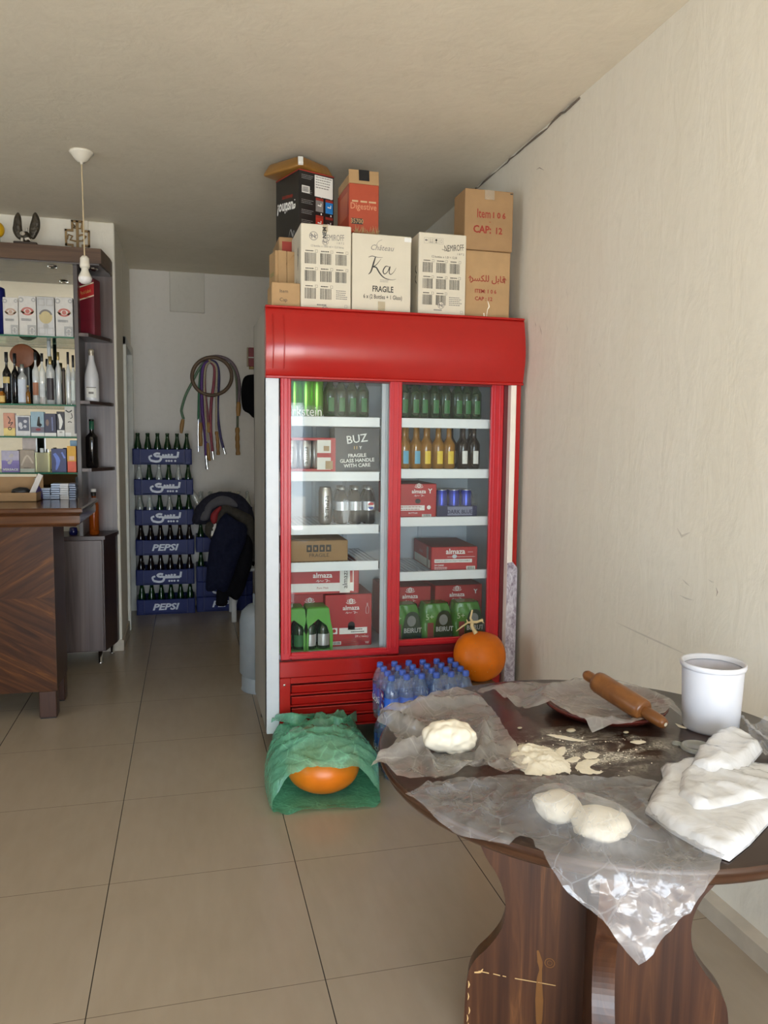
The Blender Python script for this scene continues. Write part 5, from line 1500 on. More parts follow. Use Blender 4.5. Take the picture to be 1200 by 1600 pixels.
# green carrier bag with a second pumpkin inside
M_green = film('green_bag_film', (.55, .94, .78), (.29, .84, .60), .62, .22, 30, .45, .6, .3, .5, crease=.3, cscale=9)
ml = atZ(424, 1243, .01); mr = atZ(586, 1232, .01)
mc = (ml + mr) / 2; mc.z = 0; dirx = (mr - ml); dirx.z = 0; mw = dirx.length / 2; dirx.normalize(); diry = Vector((-dirx.y, dirx.x, 0))
PRX, PRZ, PYO = .150, .104, .035
def bagpt(u, v):
    """u runs round the mouth from the lower lip, v from the rim (0) to the closed end (1)"""
    a = u * 2 * math.pi - math.pi / 2; c, s = math.cos(a), math.sin(a)
    wid = mw * (1.0 + .12 * math.sin(v * math.pi) - .16 * v ** 3)
    y = -.140 + .025 * max(0, s) * (1 - v) + .60 * v
    # height of the bag above the floor along its length: lip, over the pumpkin, crumpled slack, rounded end
    d = (y - PYO) / (PRX * 1.08)
    over = 2 * PRZ * (.54 + .55 * math.sqrt(max(0, 1 - d * d))) if abs(d) < 1 else 2 * PRZ * .54
    slack = .165 + .03 * math.sin(v * 9)
    hgt = max(over * (1 - max(0, (v - .6) / .4)), .118 + v * .10 if v < .3 else slack * (1 - .55 * max(0, (v - .80) / .20) ** 2))
    cc = math.copysign(abs(c) ** .80, c)
    x = wid * cc
    z = hgt * max(0, s) ** .62 if s > 0 else .004
    p = Vector((x, y, z))
    amp = 1 if s > 0 else 0
    w1 = noise.noise(Vector((x * 7, y * 7, z * 7 + 3))); w2 = max(0, ridge(x * .8 + 2, y * 1.6 + z, 9, 4)) ** 3; w3 = max(0, ridge(x + 2, y + z * 1.5, 24, 9)) ** 3
    k = min(1, .35 + 1.3 * v)
    p.z += amp * k * (.018 * w1 + .030 * w2 + .014 * w3 + .012) * (s ** .5 if s > 0 else 0)
    p.x += .012 * w1 * amp; 
    rim = max(0, 1 - v * 14)
    p.z += rim * (.008 + .006 * math.sin(u * 34) + .005 * math.sin(u * 61 + 1)) * (1 if s > -.2 else .8); p.y -= rim * .010 * (1 + .6 * math.sin(u * 23))
    # a slack hollow left of the middle, behind the pumpkin
    q = math.exp(-((x + .06) / .08) ** 2 - ((y - .37) / .06) ** 2); p.z -= amp * .055 * q
    q = p; r3 = mc + dirx * q.x + diry * q.y
    return Vector((r3.x, r3.y, max(.002, q.z)))
g = G(); NU, NV = 150, 80
g.grid(bagpt, NU, NV, M_green)
ends = [bagpt(k / NU, 1.0) for k in range(NU)]; cen = sum(ends, Vector()) / NU
g.add(ends + [cen + diry * .02], [[k, (k + 1) % NU, NU] for k in range(NU)], M_green, True)
bag_o = g.build('plastic_bag'); tag(bag_o, 'green plastic bag lying on the tiles with a pumpkin inside', 'plastic bag')
g = G()
def strap(x0, x1, lift, ph):
    def fn(a, b_):
        xx = x0 + (x1 - x0) * a; u = .75 - math.asin(max(-1, min(1, xx / (mw * .95)))) / (2 * math.pi) if False else .5 - .0
        y = .42 - .14 * math.sin(a * math.pi) + .05 * (b_ - .5) * (1 + .6 * math.sin(a * 5 + ph))
        z = .165 + lift * math.sin(a * math.pi) + .014 * math.sin(b_ * 8 + a * 9 + ph) + .03 * (.5 - abs(b_ - .5))
        r3 = mc + dirx * xx + diry * y; return Vector((r3.x, r3.y, z))
    g.grid(fn, 22, 10, M_green)
strap(-.20, .0, .055, 0); strap(.02, .19, .03, 1.7)
g.build('bag_handle', bag_o)
pb_ = mc + diry * PYO
g = G()
def kp(p):
    a = math.atan2(p.y, p.x); q_ = math.hypot(p.x, p.y)
    return 1 + .006 * math.cos(a * 9) * q_ ** 2 + .01 * noise.noise(p * 1.3)
g.ball((0, 0, 0), PRX, plain('bright_pumpkin_skin', (.80, .20, .008), .35, var=.1, scale=7), 5, PRZ / PRX, kp); g.v = [v + Vector((0, 0, PRZ + .006)) for v in g.v]
tag(g.build('pumpkin', None, (pb_.x, pb_.y, 0)), 'bright orange pumpkin lying inside the green bag', 'pumpkin')

# gas cylinder behind the cooler's left side
cy_ = atZ(392, 1090, 0); CX, CYY = .432, 4.42
M_gas = plain('blue_grey_enamel', (.24, .27, .29), .4, var=.06)
gas = thing('gas_cylinder', 'blue-grey gas cylinder on the floor behind the red cooler', 'gas cylinder', (CX, CYY, 0))
cr = .152
g = G(); g.lathe([(0, .05), (cr * .7, .055), (cr, .10), (cr, .40), (cr * .93, .45), (cr * .7, .485), (cr * .35, .50), (0, .502)], M_gas, 28); g.build('tank', gas)
g = G(); g.lathe([(cr * .82, .09), (cr * .93, .07), (cr * .93, .004), (cr * .96, .0), (cr * .9, 0)], M_gas, 28)
disc(g, front(-.028, .042, -cr * .915), 0, 0, .006, M_black, 10); g.build('foot_ring', gas)
g = G(); g.lathe([(cr * .5, .48), (cr * .5, .55), (cr * .45, .555)], M_gas, 20); g.lathe([(0, .5), (.015, .5), (.012, .53), (.02, .54), (0, .545)], M_chrome, 12); g.build('valve_collar', gas)
# metal angle between cooler and wall
g = G(); g.box(1.531, 1.545, 3.52, 3.56, .62, .90, plain('dark_steel', (.12, .125, .13), .5, .4), .001); g.box(1.531, 1.535, 3.52, 3.60, 0, .90, _mats['dark_steel'])
tag(g.build('steel_angle'), 'dark steel angle strip between the cooler and the right wall', 'metal strip')
# ================================================================== store corridor: crates, hoses, coats
M_crate = plain('blue_crate_plastic', (.008, .017, .115), .45, spec=.25, var=.12, scale=6)
M_crated = plain('blue_crate_recess', (.010, .017, .10), .5)
M_cratew = plain('crate_logo_white', (.66, .70, .80), .5)
CW, CD, CHT = .462, .27, .127
def arabic_logo(g, M, s):
    """the soft drink's Arabic word in heavy slanted strokes"""
    b = 0
    stroke(g, M, [(-1.95 * s, -.55 * s), (-1.2 * s, -.72 * s), (-.62 * s, -.62 * s), (-.42 * s, -.2 * s), (-.62 * s, .05 * s), (-1.1 * s, .02 * s)], .33 * s, M_cratew, 4)
    stroke(g, M, [(-1.10 * s, .02 * s), (-1.38 * s, .30 * s), (-1.0 * s, .48 * s), (-.55 * s, .42 * s)], .31 * s, M_cratew, 4)
    stroke(g, M, [(-1.95 * s, -.55 * s), (-2.1 * s, -.05 * s), (-1.7 * s, .15 * s)], .28 * s, M_cratew, 4)
    stroke(g, M, [(-.55 * s, -.05 * s), (1.9 * s, -.05 * s)], .36 * s, M_cratew, 1)
    for x, h in ((-.2, .35), (.2, .35), (.6, .42), (1.05, .42), (1.95, .75)):
        stroke(g, M, [(x * s, -.1 * s), ((x + .14) * s, h * s)], .31 * s, M_cratew, 1)
    for x in (.35, .72, 1.10, 1.62): disc(g, M, x * s, -.62 * s, .16 * s, M_cratew, 8)
def make_crate(kind):
    g = G(); t_ = .012
    g.box(0, CW, 0, CD, 0, .012, M_crate)
    g.box(.058, CW - .058, 0, t_, .004, CHT - .004, M_crate, .003)
    g.box(0, CW, CD - t_, CD, 0, CHT, M_crate, .003)
    g.box(0, t_, 0, CD, 0, CHT, M_crate, .003); g.box(CW - t_, CW, 0, CD, 0, CHT, M_crate, .003)
    for x in (.004, CW - .058):
        g.box(x, x + .054, -.004, .02, .0, CHT, M_crate, .006); 
    for x in (.0555, CW - .0625): g.box(x, x + .007, -.001, .006, .006, CHT - .004, M_crated)
    g.box(.02, .045, -.0055, -.003, .03, CHT - .03, M_crate, .002); g.box(CW - .045, CW - .02, -.0055, -.003, .03, CHT - .03, M_crate, .002)
    for k in range(1, 6): g.box(CW * k / 6 - .002, CW * k / 6 + .002, .012, CD - .012, .012, CHT * .75, M_crated)
    g.box(.012, CW - .012, CD * .5 - .002, CD * .5 + .002, .012, CHT * .75, M_crated)
    if kind == 'latin': g.text('PEPSI', .072, M_cratew, front(CW / 2, CHT / 2 - .026, -.0008), shear=.25, bold=.035, fit=.215)
    elif kind == 'arabic': arabic_logo(g, front(CW / 2 + .012, CHT / 2, -.0008), .054)
    return g.build('bottle_crate')
cl = make_crate('latin'); ca = make_crate('arabic')
M_cola2 = glass('cola_in_bottle', (.05, .02, .012), .85, .04, 1.0, (.010, .005, .004))
M_dgreen = glass('dark_green_bottle', (.03, .16, .03), .75, .04, 1.0, (.006, .035, .006))
BP = [(0, .004), (.026, 0), (.029, .008), (.029, .075), (.0265, .095), (.028, .115), (.026, .14), (.019, .17), (.0135, .20), (.0125, .226), (.0148, .227), (.0148, .240), (0, .240)]
def soda(m, cap, label, group):
    o = G().lathe(BP, m, 12)
    if cap: o.lathe([(.0148, .232), (.0165, .233), (.0155, .243), (0, .244)], cap, 10)
    else: disc(o, front(0, .10, -.0285), 0, 0, .009, M_white, 10)
    b = o.build('soda_bottle'); tag(b, label, 'bottle', group); b.location = (0, 0, -5); return b
used = {}
def bottle_at(m, key, cap, x, y, z, label, group, tilt=None):
    k = (key, label)
    if k not in used:
        used[k] = soda(m, cap, label, group); b = used[k]
    else:
        b = used[k].copy(); COL.objects.link(b)
    b.location = (x, y, z); b.rotation_euler = tilt or (0, 0, random.uniform(0, 6))
    return b
SYC = 6.50
X0 = atY(213.5, 950, SYC).x
tops = [698, 746, 794.5, 842.5, 889.5, 935]
kinds = ['arabic', 'arabic', 'arabic', 'latin', 'arabic', 'latin']
order = ['topmost', 'second from the top', 'third from the top', 'fourth from the top', 'fifth from the top', 'bottom']
fills = [['g'] * 6, ['c', 'g', 'c', 'g', 'c', 'g'], ['c', 'c', 'g', 'c', 'd', 'd'], ['k'] * 6, ['k'] * 6, ['d'] * 6]
mats = {'g': (M_gglass, 'green glass'), 'c': (M_cglass, 'clear glass'), 'k': (M_cola2, 'dark cola'), 'd': (M_dgreen, 'dark green')}
first_l = first_a = True
PITCH_Z = .2455
for i in range(6):
    z = (5 - i) * PITCH_Z
    src = cl if kinds[i] == 'latin' else ca
    if (kinds[i] == 'latin' and first_l) or (kinds[i] == 'arabic' and first_a):
        c = src
        if kinds[i] == 'latin': first_l = False
        else: first_a = False
    else:
        c = src.copy(); COL.objects.link(c)
    dx = (-.012, -.004, -.002, 0, -.002, 0)[i]
    c.location = (X0 + dx, SYC, z)
    tag(c, 'blue plastic bottle crate, %s of the tall left stack' % order[i], 'crate', 'blue bottle crates')
    for j in range(2):
        for k in range(6):
            m, nm = mats[fills[i][k] if j == 0 else fills[i][(k + 2) % 6]]
            kk = fills[i][k] if j == 0 else fills[i][(k + 2) % 6]
            lab = '%s bottle in the %s row of the %s left crate' % (nm, 'front' if j == 0 else 'second', {0: 'topmost', 5: 'bottom'}.get(i, order[i].split()[0]))
            bottle_at(m, kk, M_glabel if kk == 'd' and i == 5 else None, X0 + dx + CW * (k + .5) / 6, SYC + .045 + j * .082, z + .0125, lab, lab.replace(' bottle in', ' bottles in'))
# right stack, partly hidden by the coats
X1 = X0 + CW + .014
SY2 = SYC + .03
for i, (z, kind) in enumerate(((PITCH_Z + .127 * 2 + .127 + .0 , 'arabic'),)):
    pass
zs2 = [0, .128, .256, .384 + .118, .384 + .118 + .245]
nm2 = ['bottom', 'second from the floor', 'third from the floor', 'fourth from the floor', 'topmost']
for i, z in enumerate(zs2):
    src = cl if i == 0 else ca
    c = src.copy(); COL.objects.link(c); c.location = (X1, SY2, z)
    tag(c, 'blue plastic bottle crate, %s of the right stack behind the coats' % nm2[i], 'crate', 'blue bottle crates')
for k in range(6):
    bottle_at(M_cglass, 'c', None, X1 + CW * (k + .5) / 6, SY2 + .045, zs2[4] + .0125, 'clear empty bottle in the front row of the topmost right crate', 'clear bottles front')
    bottle_at(M_cglass, 'c', None, X1 + .012 + CW * (k + .5) / 6, SY2 + .125, zs2[4] + .0125, 'clear empty bottle in the second row of the topmost right crate', 'clear bottles second row')
    bottle_at(M_dgreen, 'd', None, X1 + CW * (k + .5) / 6, SY2 + .045, zs2[3] - .0 + .0125 - .0, 'dark green bottle in the fourth crate of the right stack', 'dark bottles in the right stack')
    bottle_at(M_dgreen, 'd', None, X1 + CW * (k + .5) / 6, SY2 + .045, zs2[2] + .0125, 'dark green bottle in the third crate of the right stack', 'dark bottles lower in the right stack')
p = atY(314, 764, SY2 + .02)
bottle_at(M_cglass, 'c', None, p.x, SY2 + .03, zs2[4] + .10, 'clear bottle leaning slantwise on the topmost right crate', None, (0, R(-24), 0))

# hookah hoses on the back wall
WYH = YB - .022
def wpt(px, py, d=0.): return atY(px, py, WYH - d)
M_peg = plain('brass_peg', (.6, .45, .2), .4, .7)
g = G(); pk = wpt(327, 566); g.tube([(pk.x, YB + .0, pk.z), (pk.x, WYH - .07, pk.z + .012)], .006, M_peg, 8)
tag(g.build('wall_peg'), 'small brass wall peg carrying the hoses', 'peg')
def hose(name, pts, r, col, label, tips=(), d=.0, n=6, closed=False):
    r *= 1.15 if name != 'brown' else 1.
    m = plain('hose_%s' % name, col, .5, var=.12, scale=60)
    o = None
    g = G(); P = [wpt(x, y, d + (q[0] if q else 0)) for x, y, *q in pts]
    g.tube(spline(P, n) if not closed else smooth_loop(P, n), r, m, 8, closed)
    o = g.build('hookah_hose'); tag(o, label, 'hose')
    for tp, kind in tips:
        g = G(); T = [wpt(x, y, d) for x, y in tp]; L_ = len(T)
        if kind == 'wood':
            g.tube(spline(T, 5), [r * (1.05 + .55 * math.sin(math.pi * min(1, i / (5 * (L_ - 1)) * 1.1)) ) for i in range(5 * (L_ - 1) + 1)], plain('mouthpiece_wood', (.36, .19, .05), .4), 10)
        elif kind == 'turned':
            N = 8 * (L_ - 1); g.tube(spline(T, 8), [r * (1.1 + .45 * abs(math.sin(i * .75))) for i in range(N + 1)], plain('mouthpiece_wood', (.36, .19, .05), .4), 10)
        else: g.tube(spline(T, 4), r * .9, M_chrome, 8)
        g.build('mouthpiece', o)
    return o
ringp = [(331 + 31 * math.cos(a), 588 + 29.5 * math.sin(a)) for a in [2 * math.pi * k / 14 for k in range(14)]]
hose('brown', [(x, y, .03) for x, y in ringp], .0155, (.13, .080, .045), 'brown hose coiled in a ring on the wall peg', closed=True)
hose('sage', [(330, 566), (318, 568), (309, 580), (299, 600), (290, 618), (284, 638), (284, 645), (287, 655)], .0095, (.10, .19, .11), 'green hose curving out to the left of the coil', [([(286, 655), (284, 666), (283, 677)], 'wood')], .012)
hose('green', [(326, 566), (318, 570), (313, 585), (311, 615), (310, 655)], .0085, (.03, .16, .07), 'dark green hose hanging with a white and metal mouthpiece', [([(310, 655), (309.5, 680)], 'metal'), ([(309.5, 680), (310, 706)], 'metal')], .010)
hose('violet', [(326, 565), (318, 572), (315, 595), (316, 640), (321, 680), (322, 712)], .0125, (.095, .03, .20), 'violet hose hanging lowest among the bundle', [([(322, 712), (323, 724), (324, 733)], 'metal')], .018)
hose('grey', [(326, 565), (316, 570), (313, 600), (313, 660)], .010, (.17, .15, .17), 'grey hose hanging beside the violet one', [([(313, 660), (313.5, 697)], 'turned')], .006)
hose('rose', [(328, 564), (321, 574), (319.5, 600), (322, 630), (326, 660)], .0105, (.22, .075, .085), 'dull red hose on the inner left of the bundle', [([(326, 660), (326, 676)], 'turned')], .022)
hose('cream', [(330, 564), (322, 572), (319, 596), (320, 630), (324, 690)], .0085, (.42, .36, .25), 'cream hose hanging inside the coil on the left', [([(324.5, 692), (326, 712), (328, 720)], 'wood')], .028)
hose('pink', [(328, 564), (335, 574), (334, 600), (330, 630), (329, 670), (332, 705)], .0105, (.30, .055, .085), 'raspberry pink hose hanging inside the coil', [([(332, 705), (333.5, 718)], 'metal')], .024)
hose('sand', [(328, 564), (338, 574), (338, 610), (338, 650), (338, 672)], .0085, (.46, .40, .29), 'sand coloured hose hanging inside the coil on the right', [([(338, 674), (340, 690), (341, 711)], 'turned')], .030)
hose('indigo', [(326, 563), (338, 568), (342, 590), (340, 640), (344, 678), (349, 700)], .0095, (.045, .035, .14), 'indigo hose bending to the right with a metal tip', [([(349, 700), (352, 710)], 'metal')], .014)
hose('mauve', [(322, 559), (340, 557), (356, 562), (366, 572), (372, 588), (374, 606), (373, 628)], .0115, (.17, .12, .14), 'mauve hose arching over the coil to the far right', [([(373, 628), (372, 650)], 'wood'), ([(371, 668), (371, 690), (372, 711)], 'turned')], .012)
hose('olive', [(360, 566), (367, 580), (370, 600), (371, 640), (371, 668)], .0085, (.12, .14, .08), 'olive hose hanging beside the mauve one at the right', (), .004)
# small red holder and frame on the wall, black cap
p = wpt(388, 543); q = wpt(404, 577)
g = G(); g.box(p.x, q.x, YB - .03, YB - .001, p.z - .16, p.z, plain('dark_red_holder', (.22, .015, .02), .35), .004); g.box(p.x - .012, p.x, YB - .03, YB - .001, p.z - .16, p.z, plain('holder_side', (.34, .29, .20), .5), .002)
g.box(p.x, q.x, YB - .031, YB - .03, p.z - .088, p.z - .080, M_label)
tag(g.build('red_holder'), 'small dark red holder on the back wall beside the cooler', 'holder')
p = wpt(390, 563)
g = G(); g.box(p.x - .005, p.x + .08, YB - .02, YB - .001, p.z - .075, p.z - .012, plain('brass_frame', (.24, .16, .05), .4, .4), .003); disc(g, front(p.x + .02, p.z - .045, YB - .0206), 0, 0, .012, plain('yellow_face', (.8, .6, .3), .5), 12)
tag(g.build('small_plaque'), 'small brass-coloured plaque under the red holder', 'plaque')
def outline(pts, Y, n=3, cl=True):
    return [(v.x, v.z) for v in ([atY(x, y, Y) for x, y in pts] if n == 1 else smooth_loop([atY(x, y, Y) for x, y in pts], n))]
M_blackcloth = plain('black_cloth', (.006, .006, .007), .85, spec=.12)
g = G(); ox = outline([(396, 585), (383, 588), (378, 600), (377, 622), (380, 640), (389, 646), (397, 653), (412, 650), (414, 600), (408, 586)], YB - .08)
puff(g, ox, M_blackcloth, .05, .02, None, Matrix.Translation((0, YB - .07, 0)), 2, .065)
tag(g.build('black_hat'), 'black hat hanging on the back wall behind the cooler', 'hat')

# white plastic chair heaped with coats
M_chairw = plain('white_chair_plastic', (.62, .64, .64), .45)
CHX, CHY = .25, 6.12
leg0 = atZ(366, 972, 0)
ch = thing('plastic_chair', 'white plastic armchair buried under coats in the corridor', 'chair', (leg0.x, leg0.y, 0))
g = G(); g.box(-.01, .42, -.01, .40, .40, .425, M_chairw, .01); g.build('seat', ch)
g = G(); g.prism([(.0, .42), (.40, .42), (.42, .80), (.36, .86), (.04, .86), (-.02, .80)], 0, .018, M_chairw, Matrix.Translation((-.02, .0, 0)) @ Matrix(((.08, -.20, 1, .06), (1, 0, 0, 0), (0, 1, 0, 0), (0, 0, 0, 1)))); g.build('backrest', ch)
for (x, y) in ((0, 0), (.40, 0), (0, .38), (.40, .38)):
    g = G(); g.box(x - .02, x + .018, y - .016, y + .02, 0, .42, M_chairw, .006); g.build('leg', ch)
for y in (-.03, .41):
    g = G(); g.box(.0, .40, y - .02, y + .02, .60, .635, M_chairw, .008); g.box(.36, .40, y - .02, y + .02, .40, .61, M_chairw, .006); g.build('armrest', ch)
YC = leg0.y - .03
def cloth(name, pts, Y, m, t_front, label, seed, amp=.018, extra=None, tb=.02):
    o = outline(pts, Y)
    g = G()
    puff(g, o, m, t_front, .018, lambda x, z: -amp * (max(0, ridge(x * 2.2, z * .8, 7, seed)) ** 2 + .5 * noise.noise(Vector((x * 20, z * 9, seed)))), Matrix.Translation((0, Y, 0)), seed, tb)
    ob = g.build(name); tag(ob, label, 'coat')
    if extra: extra(ob)
    return ob
M_navyc = plain('navy_cloth', (.010, .012, .030), .8, spec=.12, var=.2, scale=40)
M_hood = plain('dark_hood_cloth', (.022, .022, .034), .8, spec=.12, var=.2, scale=40)
M_lining = plain('lavender_grey_lining', (.10, .098, .11), .75, spec=.12, var=.1)
M_khaki = plain('khaki_cloth', (.058, .052, .044), .85, spec=.12, var=.15, scale=40)
M_blk = plain('black_coat_cloth', (.007, .007, .010), .85, spec=.12, var=.2)
def hood_parts(ob):
    g = G(); puff(g, outline([(313, 812), (318, 797), (326, 785), (340, 776), (352, 775), (364, 780), (372, 792), (350, 790), (338, 792), (330, 800), (325, 812)], YC + .02), M_lining, .022, .015, None, Matrix.Translation((0, YC + .015, 0)), 3, .01)
    g.build('lining', ob)['label'] = 'pale grey lining'
cloth('hooded_coat', [(301, 818), (303, 800), (308, 790), (322, 776), (340, 769), (360, 769), (378, 775), (391, 790), (397, 806), (397, 830), (380, 820), (352, 812), (330, 816), (322, 819)], YC + .06, M_hood, .04, 'dark hooded jacket arched over the chair top', 4, extra=hood_parts)
def khaki_parts(ob):
    g = G(); puff(g, outline([(330, 815), (329, 806), (334, 798), (344, 791), (346, 795), (341, 803), (339, 814), (335, 819)], YC - .05), plain('red_collar', (.22, .008, .012), .7), .014, .01, None, Matrix.Translation((0, YC - .055, 0)), 5, .01)
    g.build('collar', ob)['label'] = 'red collar band'
    g = G(); puff(g, outline([(333, 818), (338, 819), (334, 836), (329, 842)], YC - .04), M_label, .006, .01, None, Matrix.Translation((0, YC - .045, 0)), 5, .006)
    g.build('white_lining', ob)['label'] = 'white lining edge'
cloth('khaki_jacket', [(320, 832), (322, 818), (334, 812), (340, 800), (350, 789), (366, 793), (382, 800), (395, 808), (399, 830), (399, 870), (396, 885), (388, 870), (384, 840), (370, 815), (352, 806), (336, 830), (330, 842), (322, 836)], YC - .01, M_khaki, .035, 'khaki-grey jacket with a red collar draped on the chair', 7, extra=khaki_parts)
cloth('navy_coat', [(353, 802), (343, 812), (335, 830), (328, 850), (324, 878), (322, 905), (322, 922), (333, 924), (340, 921), (352, 925), (362, 905), (374, 870), (384, 845), (385, 822), (370, 813), (360, 806)], YC - .12, M_navyc, .035, 'long navy coat hanging over the chair front', 9)
cloth('black_coat', [(340, 920), (338, 935), (338, 946), (354, 946), (357, 932), (369, 938), (380, 925), (388, 900), (394, 880), (395, 850), (386, 835), (380, 850), (368, 885), (356, 915)], YC - .06, M_blk, .03, 'black coat hanging lowest behind the navy coat', 12)
# ================================================================== the bar on the left
def dir_wood(name, stops, rot, grain, rough=.35, coat=0.):
    t = NT(name); b = t.bsdf(stops[0][1], rough, 0, .28, coat)
    tc = t.n('ShaderNodeTexCoord'); m1 = t.n('ShaderNodeMapping'); m1.inputs['Rotation'].default_value = rot
    m2 = t.n('ShaderNodeMapping'); m2.inputs['Scale'].default_value = grain
    t.l(tc.outputs['Object'], m1.inputs[0]); t.l(m1.outputs[0], m2.inputs[0])
    f = t.noise(m2.outputs[0], 1.0, 6, .6, 1.2)
    t.l(t.ramp(f, stops), b.inputs['Base Color']); t.bump(f, b, .08, .003)
    return t.m
WST = [(.30, (.024, .0085, .0045)), (.48, (.052, .018, .007)), (.60, (.078, .028, .009)), (.70, (.15, .055, .012))]
M_chevA = dir_wood('diagonal_walnut_rising', WST, (0, R(32), 0), (2.0, 20, 26))
M_chevB = dir_wood('diagonal_walnut_falling', WST, (0, R(-30), 0), (2.0, 20, 26))
M_ctop = wood('counter_varnish', (.065, .024, .011), (.115, .045, .018), grain=(1.5, 20, 20), rough=.14)
M_cdark = wood('counter_dark_wood', (.040, .018, .012), (.070, .032, .022), grain=(20, 20, 2), rough=.35)
M_grey = wood('grey_brown_laminate', (.042, .026, .024), (.110, .078, .070), (.19, .145, .132), grain=(10, 10, .35), rough=.32, lo=.3, hi=.72, bump=.02)
M_greyd = wood('dark_brown_laminate', (.030, .014, .012), (.055, .028, .022), grain=(17, 17, .6), rough=.3, bump=.02)
M_crown = wood('crown_brown_laminate', (.070, .036, .020), (.13, .072, .040), grain=(1.2, 24, 24), rough=.4, bump=.03)
bar = thing('bar_counter', 'dark walnut bar counter with diagonal panels and a polished top', 'bar counter', (-1.6, 4.3, 0))
bo = -bar.location
g = G(); prof = [(-.006, .992), (.0, 1.0), (.012, 1.004), (.016, 1.012), (.016, 1.046), (.010, 1.052), (.020, 1.058), (.030, 1.066), (.030, 1.080), (.022, 1.086)]
xe, y0, y1 = -.535, 4.085, 4.76
vs = []
for o_, z in prof: vs += [(-3.2, y0 - o_, z), (xe + o_, y0 - o_, z), (xe + o_, y1, z)]
g.add(vs, [[3 * i, 3 * i + 1, 3 * i + 4, 3 * i + 3] for i in range(len(prof) - 1)] + [[3 * i + 1, 3 * i + 2, 3 * i + 5, 3 * i + 4] for i in range(len(prof) - 1)], M_ctop)
n_ = 3 * (len(prof) - 1); g.add([vs[n_], vs[n_ + 1], vs[n_ + 2], (-3.2, y1, 1.086)], [[0, 1, 2, 3]], M_ctop)
g.add([vs[0], vs[1], vs[2], (-3.2, y1, .992)], [[3, 2, 1, 0]], M_ctop); g.add([(-3.2, y1, .992), vs[2], vs[n_ + 2], (-3.2, y1, 1.086)], [[3, 2, 1, 0]], M_ctop)
g.build('countertop', bar, bo)
zm = atY(45, 935, 4.14).z
g = G(); g.box(-3.2, -.657, 4.145, 4.50, .145, .992, M_cdark, .003); g.build('counter_body', bar, bo)
g = G(); g.box(-3.2, -.655, 4.138, 4.146, zm, .992, M_chevA); g.build('front_panel', bar, bo)
g = G(); g.box(-3.2, -.655, 4.138, 4.146, .145, zm, M_chevB); g.build('front_panel', bar, bo)
for x, y in ((-.70, 4.185), (-.70, 4.455), (-2.9, 4.185), (-2.9, 4.455)):
    g = G(); g.box(x - .045, x + .040, y - .042, y + .042, .004, .146, M_cdark, .005); g.box(x - .04, x + .035, y - .038, y + .038, 0, .006, M_black); g.build('leg', bar, bo)

# low cabinet below the display shelves
cabn = thing('bar_cabinet', 'low grey-brown laminate cabinet on chrome legs behind the bar', 'cabinet', (-.9, 5.25, 0))
co = -cabn.location
plan = [(-1.6, 5.40), (-1.6, 5.10), (-.515, 5.10), (-.462, 5.32), (-.455, 5.40)]
g = G(); g.prism(plan, .085, .800, M_greyd); g.build('cabinet_body', cabn, co)
g = G(); g.prism([(-1.6, 5.40), (-1.6, 5.085), (-.505, 5.085), (-.452, 5.315), (-.447, 5.40)], .800, .822, M_greyd); g.build('cabinet_top', cabn, co)
g = G(); g.box(-.915, -.522, 5.082, 5.10, .095, .796, M_grey, .002); g.build('door', cabn, co)
g = G(); g.box(-1.32, -.921, 5.082, 5.10, .095, .796, M_grey, .002); g.build('door', cabn, co)
for x, y in ((-.55, 5.13), (-1.3, 5.13), (-.50, 5.36)):
    g = G(); g.lathe([(0, 0), (.018, 0), (.018, .008), (.011, .012), (.014, .088), (0, .088)], M_chrome, 14, Matrix.Translation((x, y, 0))); g.build('leg', cabn, co)
# display shelves with a mirror back
disp = thing('display_shelf', 'grey-brown display shelf with mirror back and glass shelves over the cabinet', 'shelf', (-.9, 5.25, .822))
M_spark = glass('sparkling_clear_glass', (.97, .99, .98), .42, .03, 2.4, (.88, .91, .91))
do = -disp.location
def dpart(g, n, par=disp): return g.build(n, par, do if par is disp else (0, 0, 0))
g = G(); g.box(-.656, -.631, 5.10, 5.40, .822, 2.475, wood('divider_grey', (.085, .075, .075), (.12, .105, .104), grain=(17, 17, .6), rough=.3, bump=.02), .002); dpart(g, 'divider')
g = G(); g.box(-.631, -.455, 5.395, 5.408, .822, 2.475, M_grey); dpart(g, 'back_panel')
M_mirror = plain('mirror_silvering', (.86, .87, .83), .02, 1., var=.0)
g = G(); g.box(-1.75, -.656, 5.398, 5.404, .9, 2.475, M_mirror); dpart(g, 'mirror')
g = G(); g.prism([(-1.75, 5.41), (-1.75, 5.045), (-.487, 5.045), (-.458, 5.30), (-.455, 5.41)], 2.478, 2.566, M_crown, None, 0)
g.prism([(-1.75, 5.40), (-1.75, 5.06), (-.50, 5.06), (-.465, 5.30), (-.462, 5.40)], 2.470, 2.480, wood('crown_underside', (.11, .10, .10), (.15, .135, .13), grain=(2, 20, 20), rough=.25, bump=.02))
cr = dpart(g, 'crown')
for x in (-.78, -.545):
    g = G(); g.lathe([(.028, 0), (.026, -.006), (.014, -.010), (.012, -.004), (0, -.004)], M_chrome, 18, Matrix.Translation((x, 5.17, 2.470))); dpart(g, 'spotlight', cr)
M_shglass = glass('shelf_glass', (.80, .95, .88), .12, .02, 1.0, (.10, .34, .24))
M_shedge = glass('shelf_glass_edge', (.12, .42, .30), .75, .05, .9, (.05, .22, .15))
GZ = (2.043, 1.634, 1.439, 1.219)
for z in GZ:
    g = G(); g.box(-1.75, -.657, 5.105, 5.395, z - .008, z, M_shglass); g.box(-1.75, -.657, 5.103, 5.106, z - .009, z + .0005, M_shedge)
    dpart(g, 'glass_shelf')
WZ = (2.070, 1.661, 1.245)
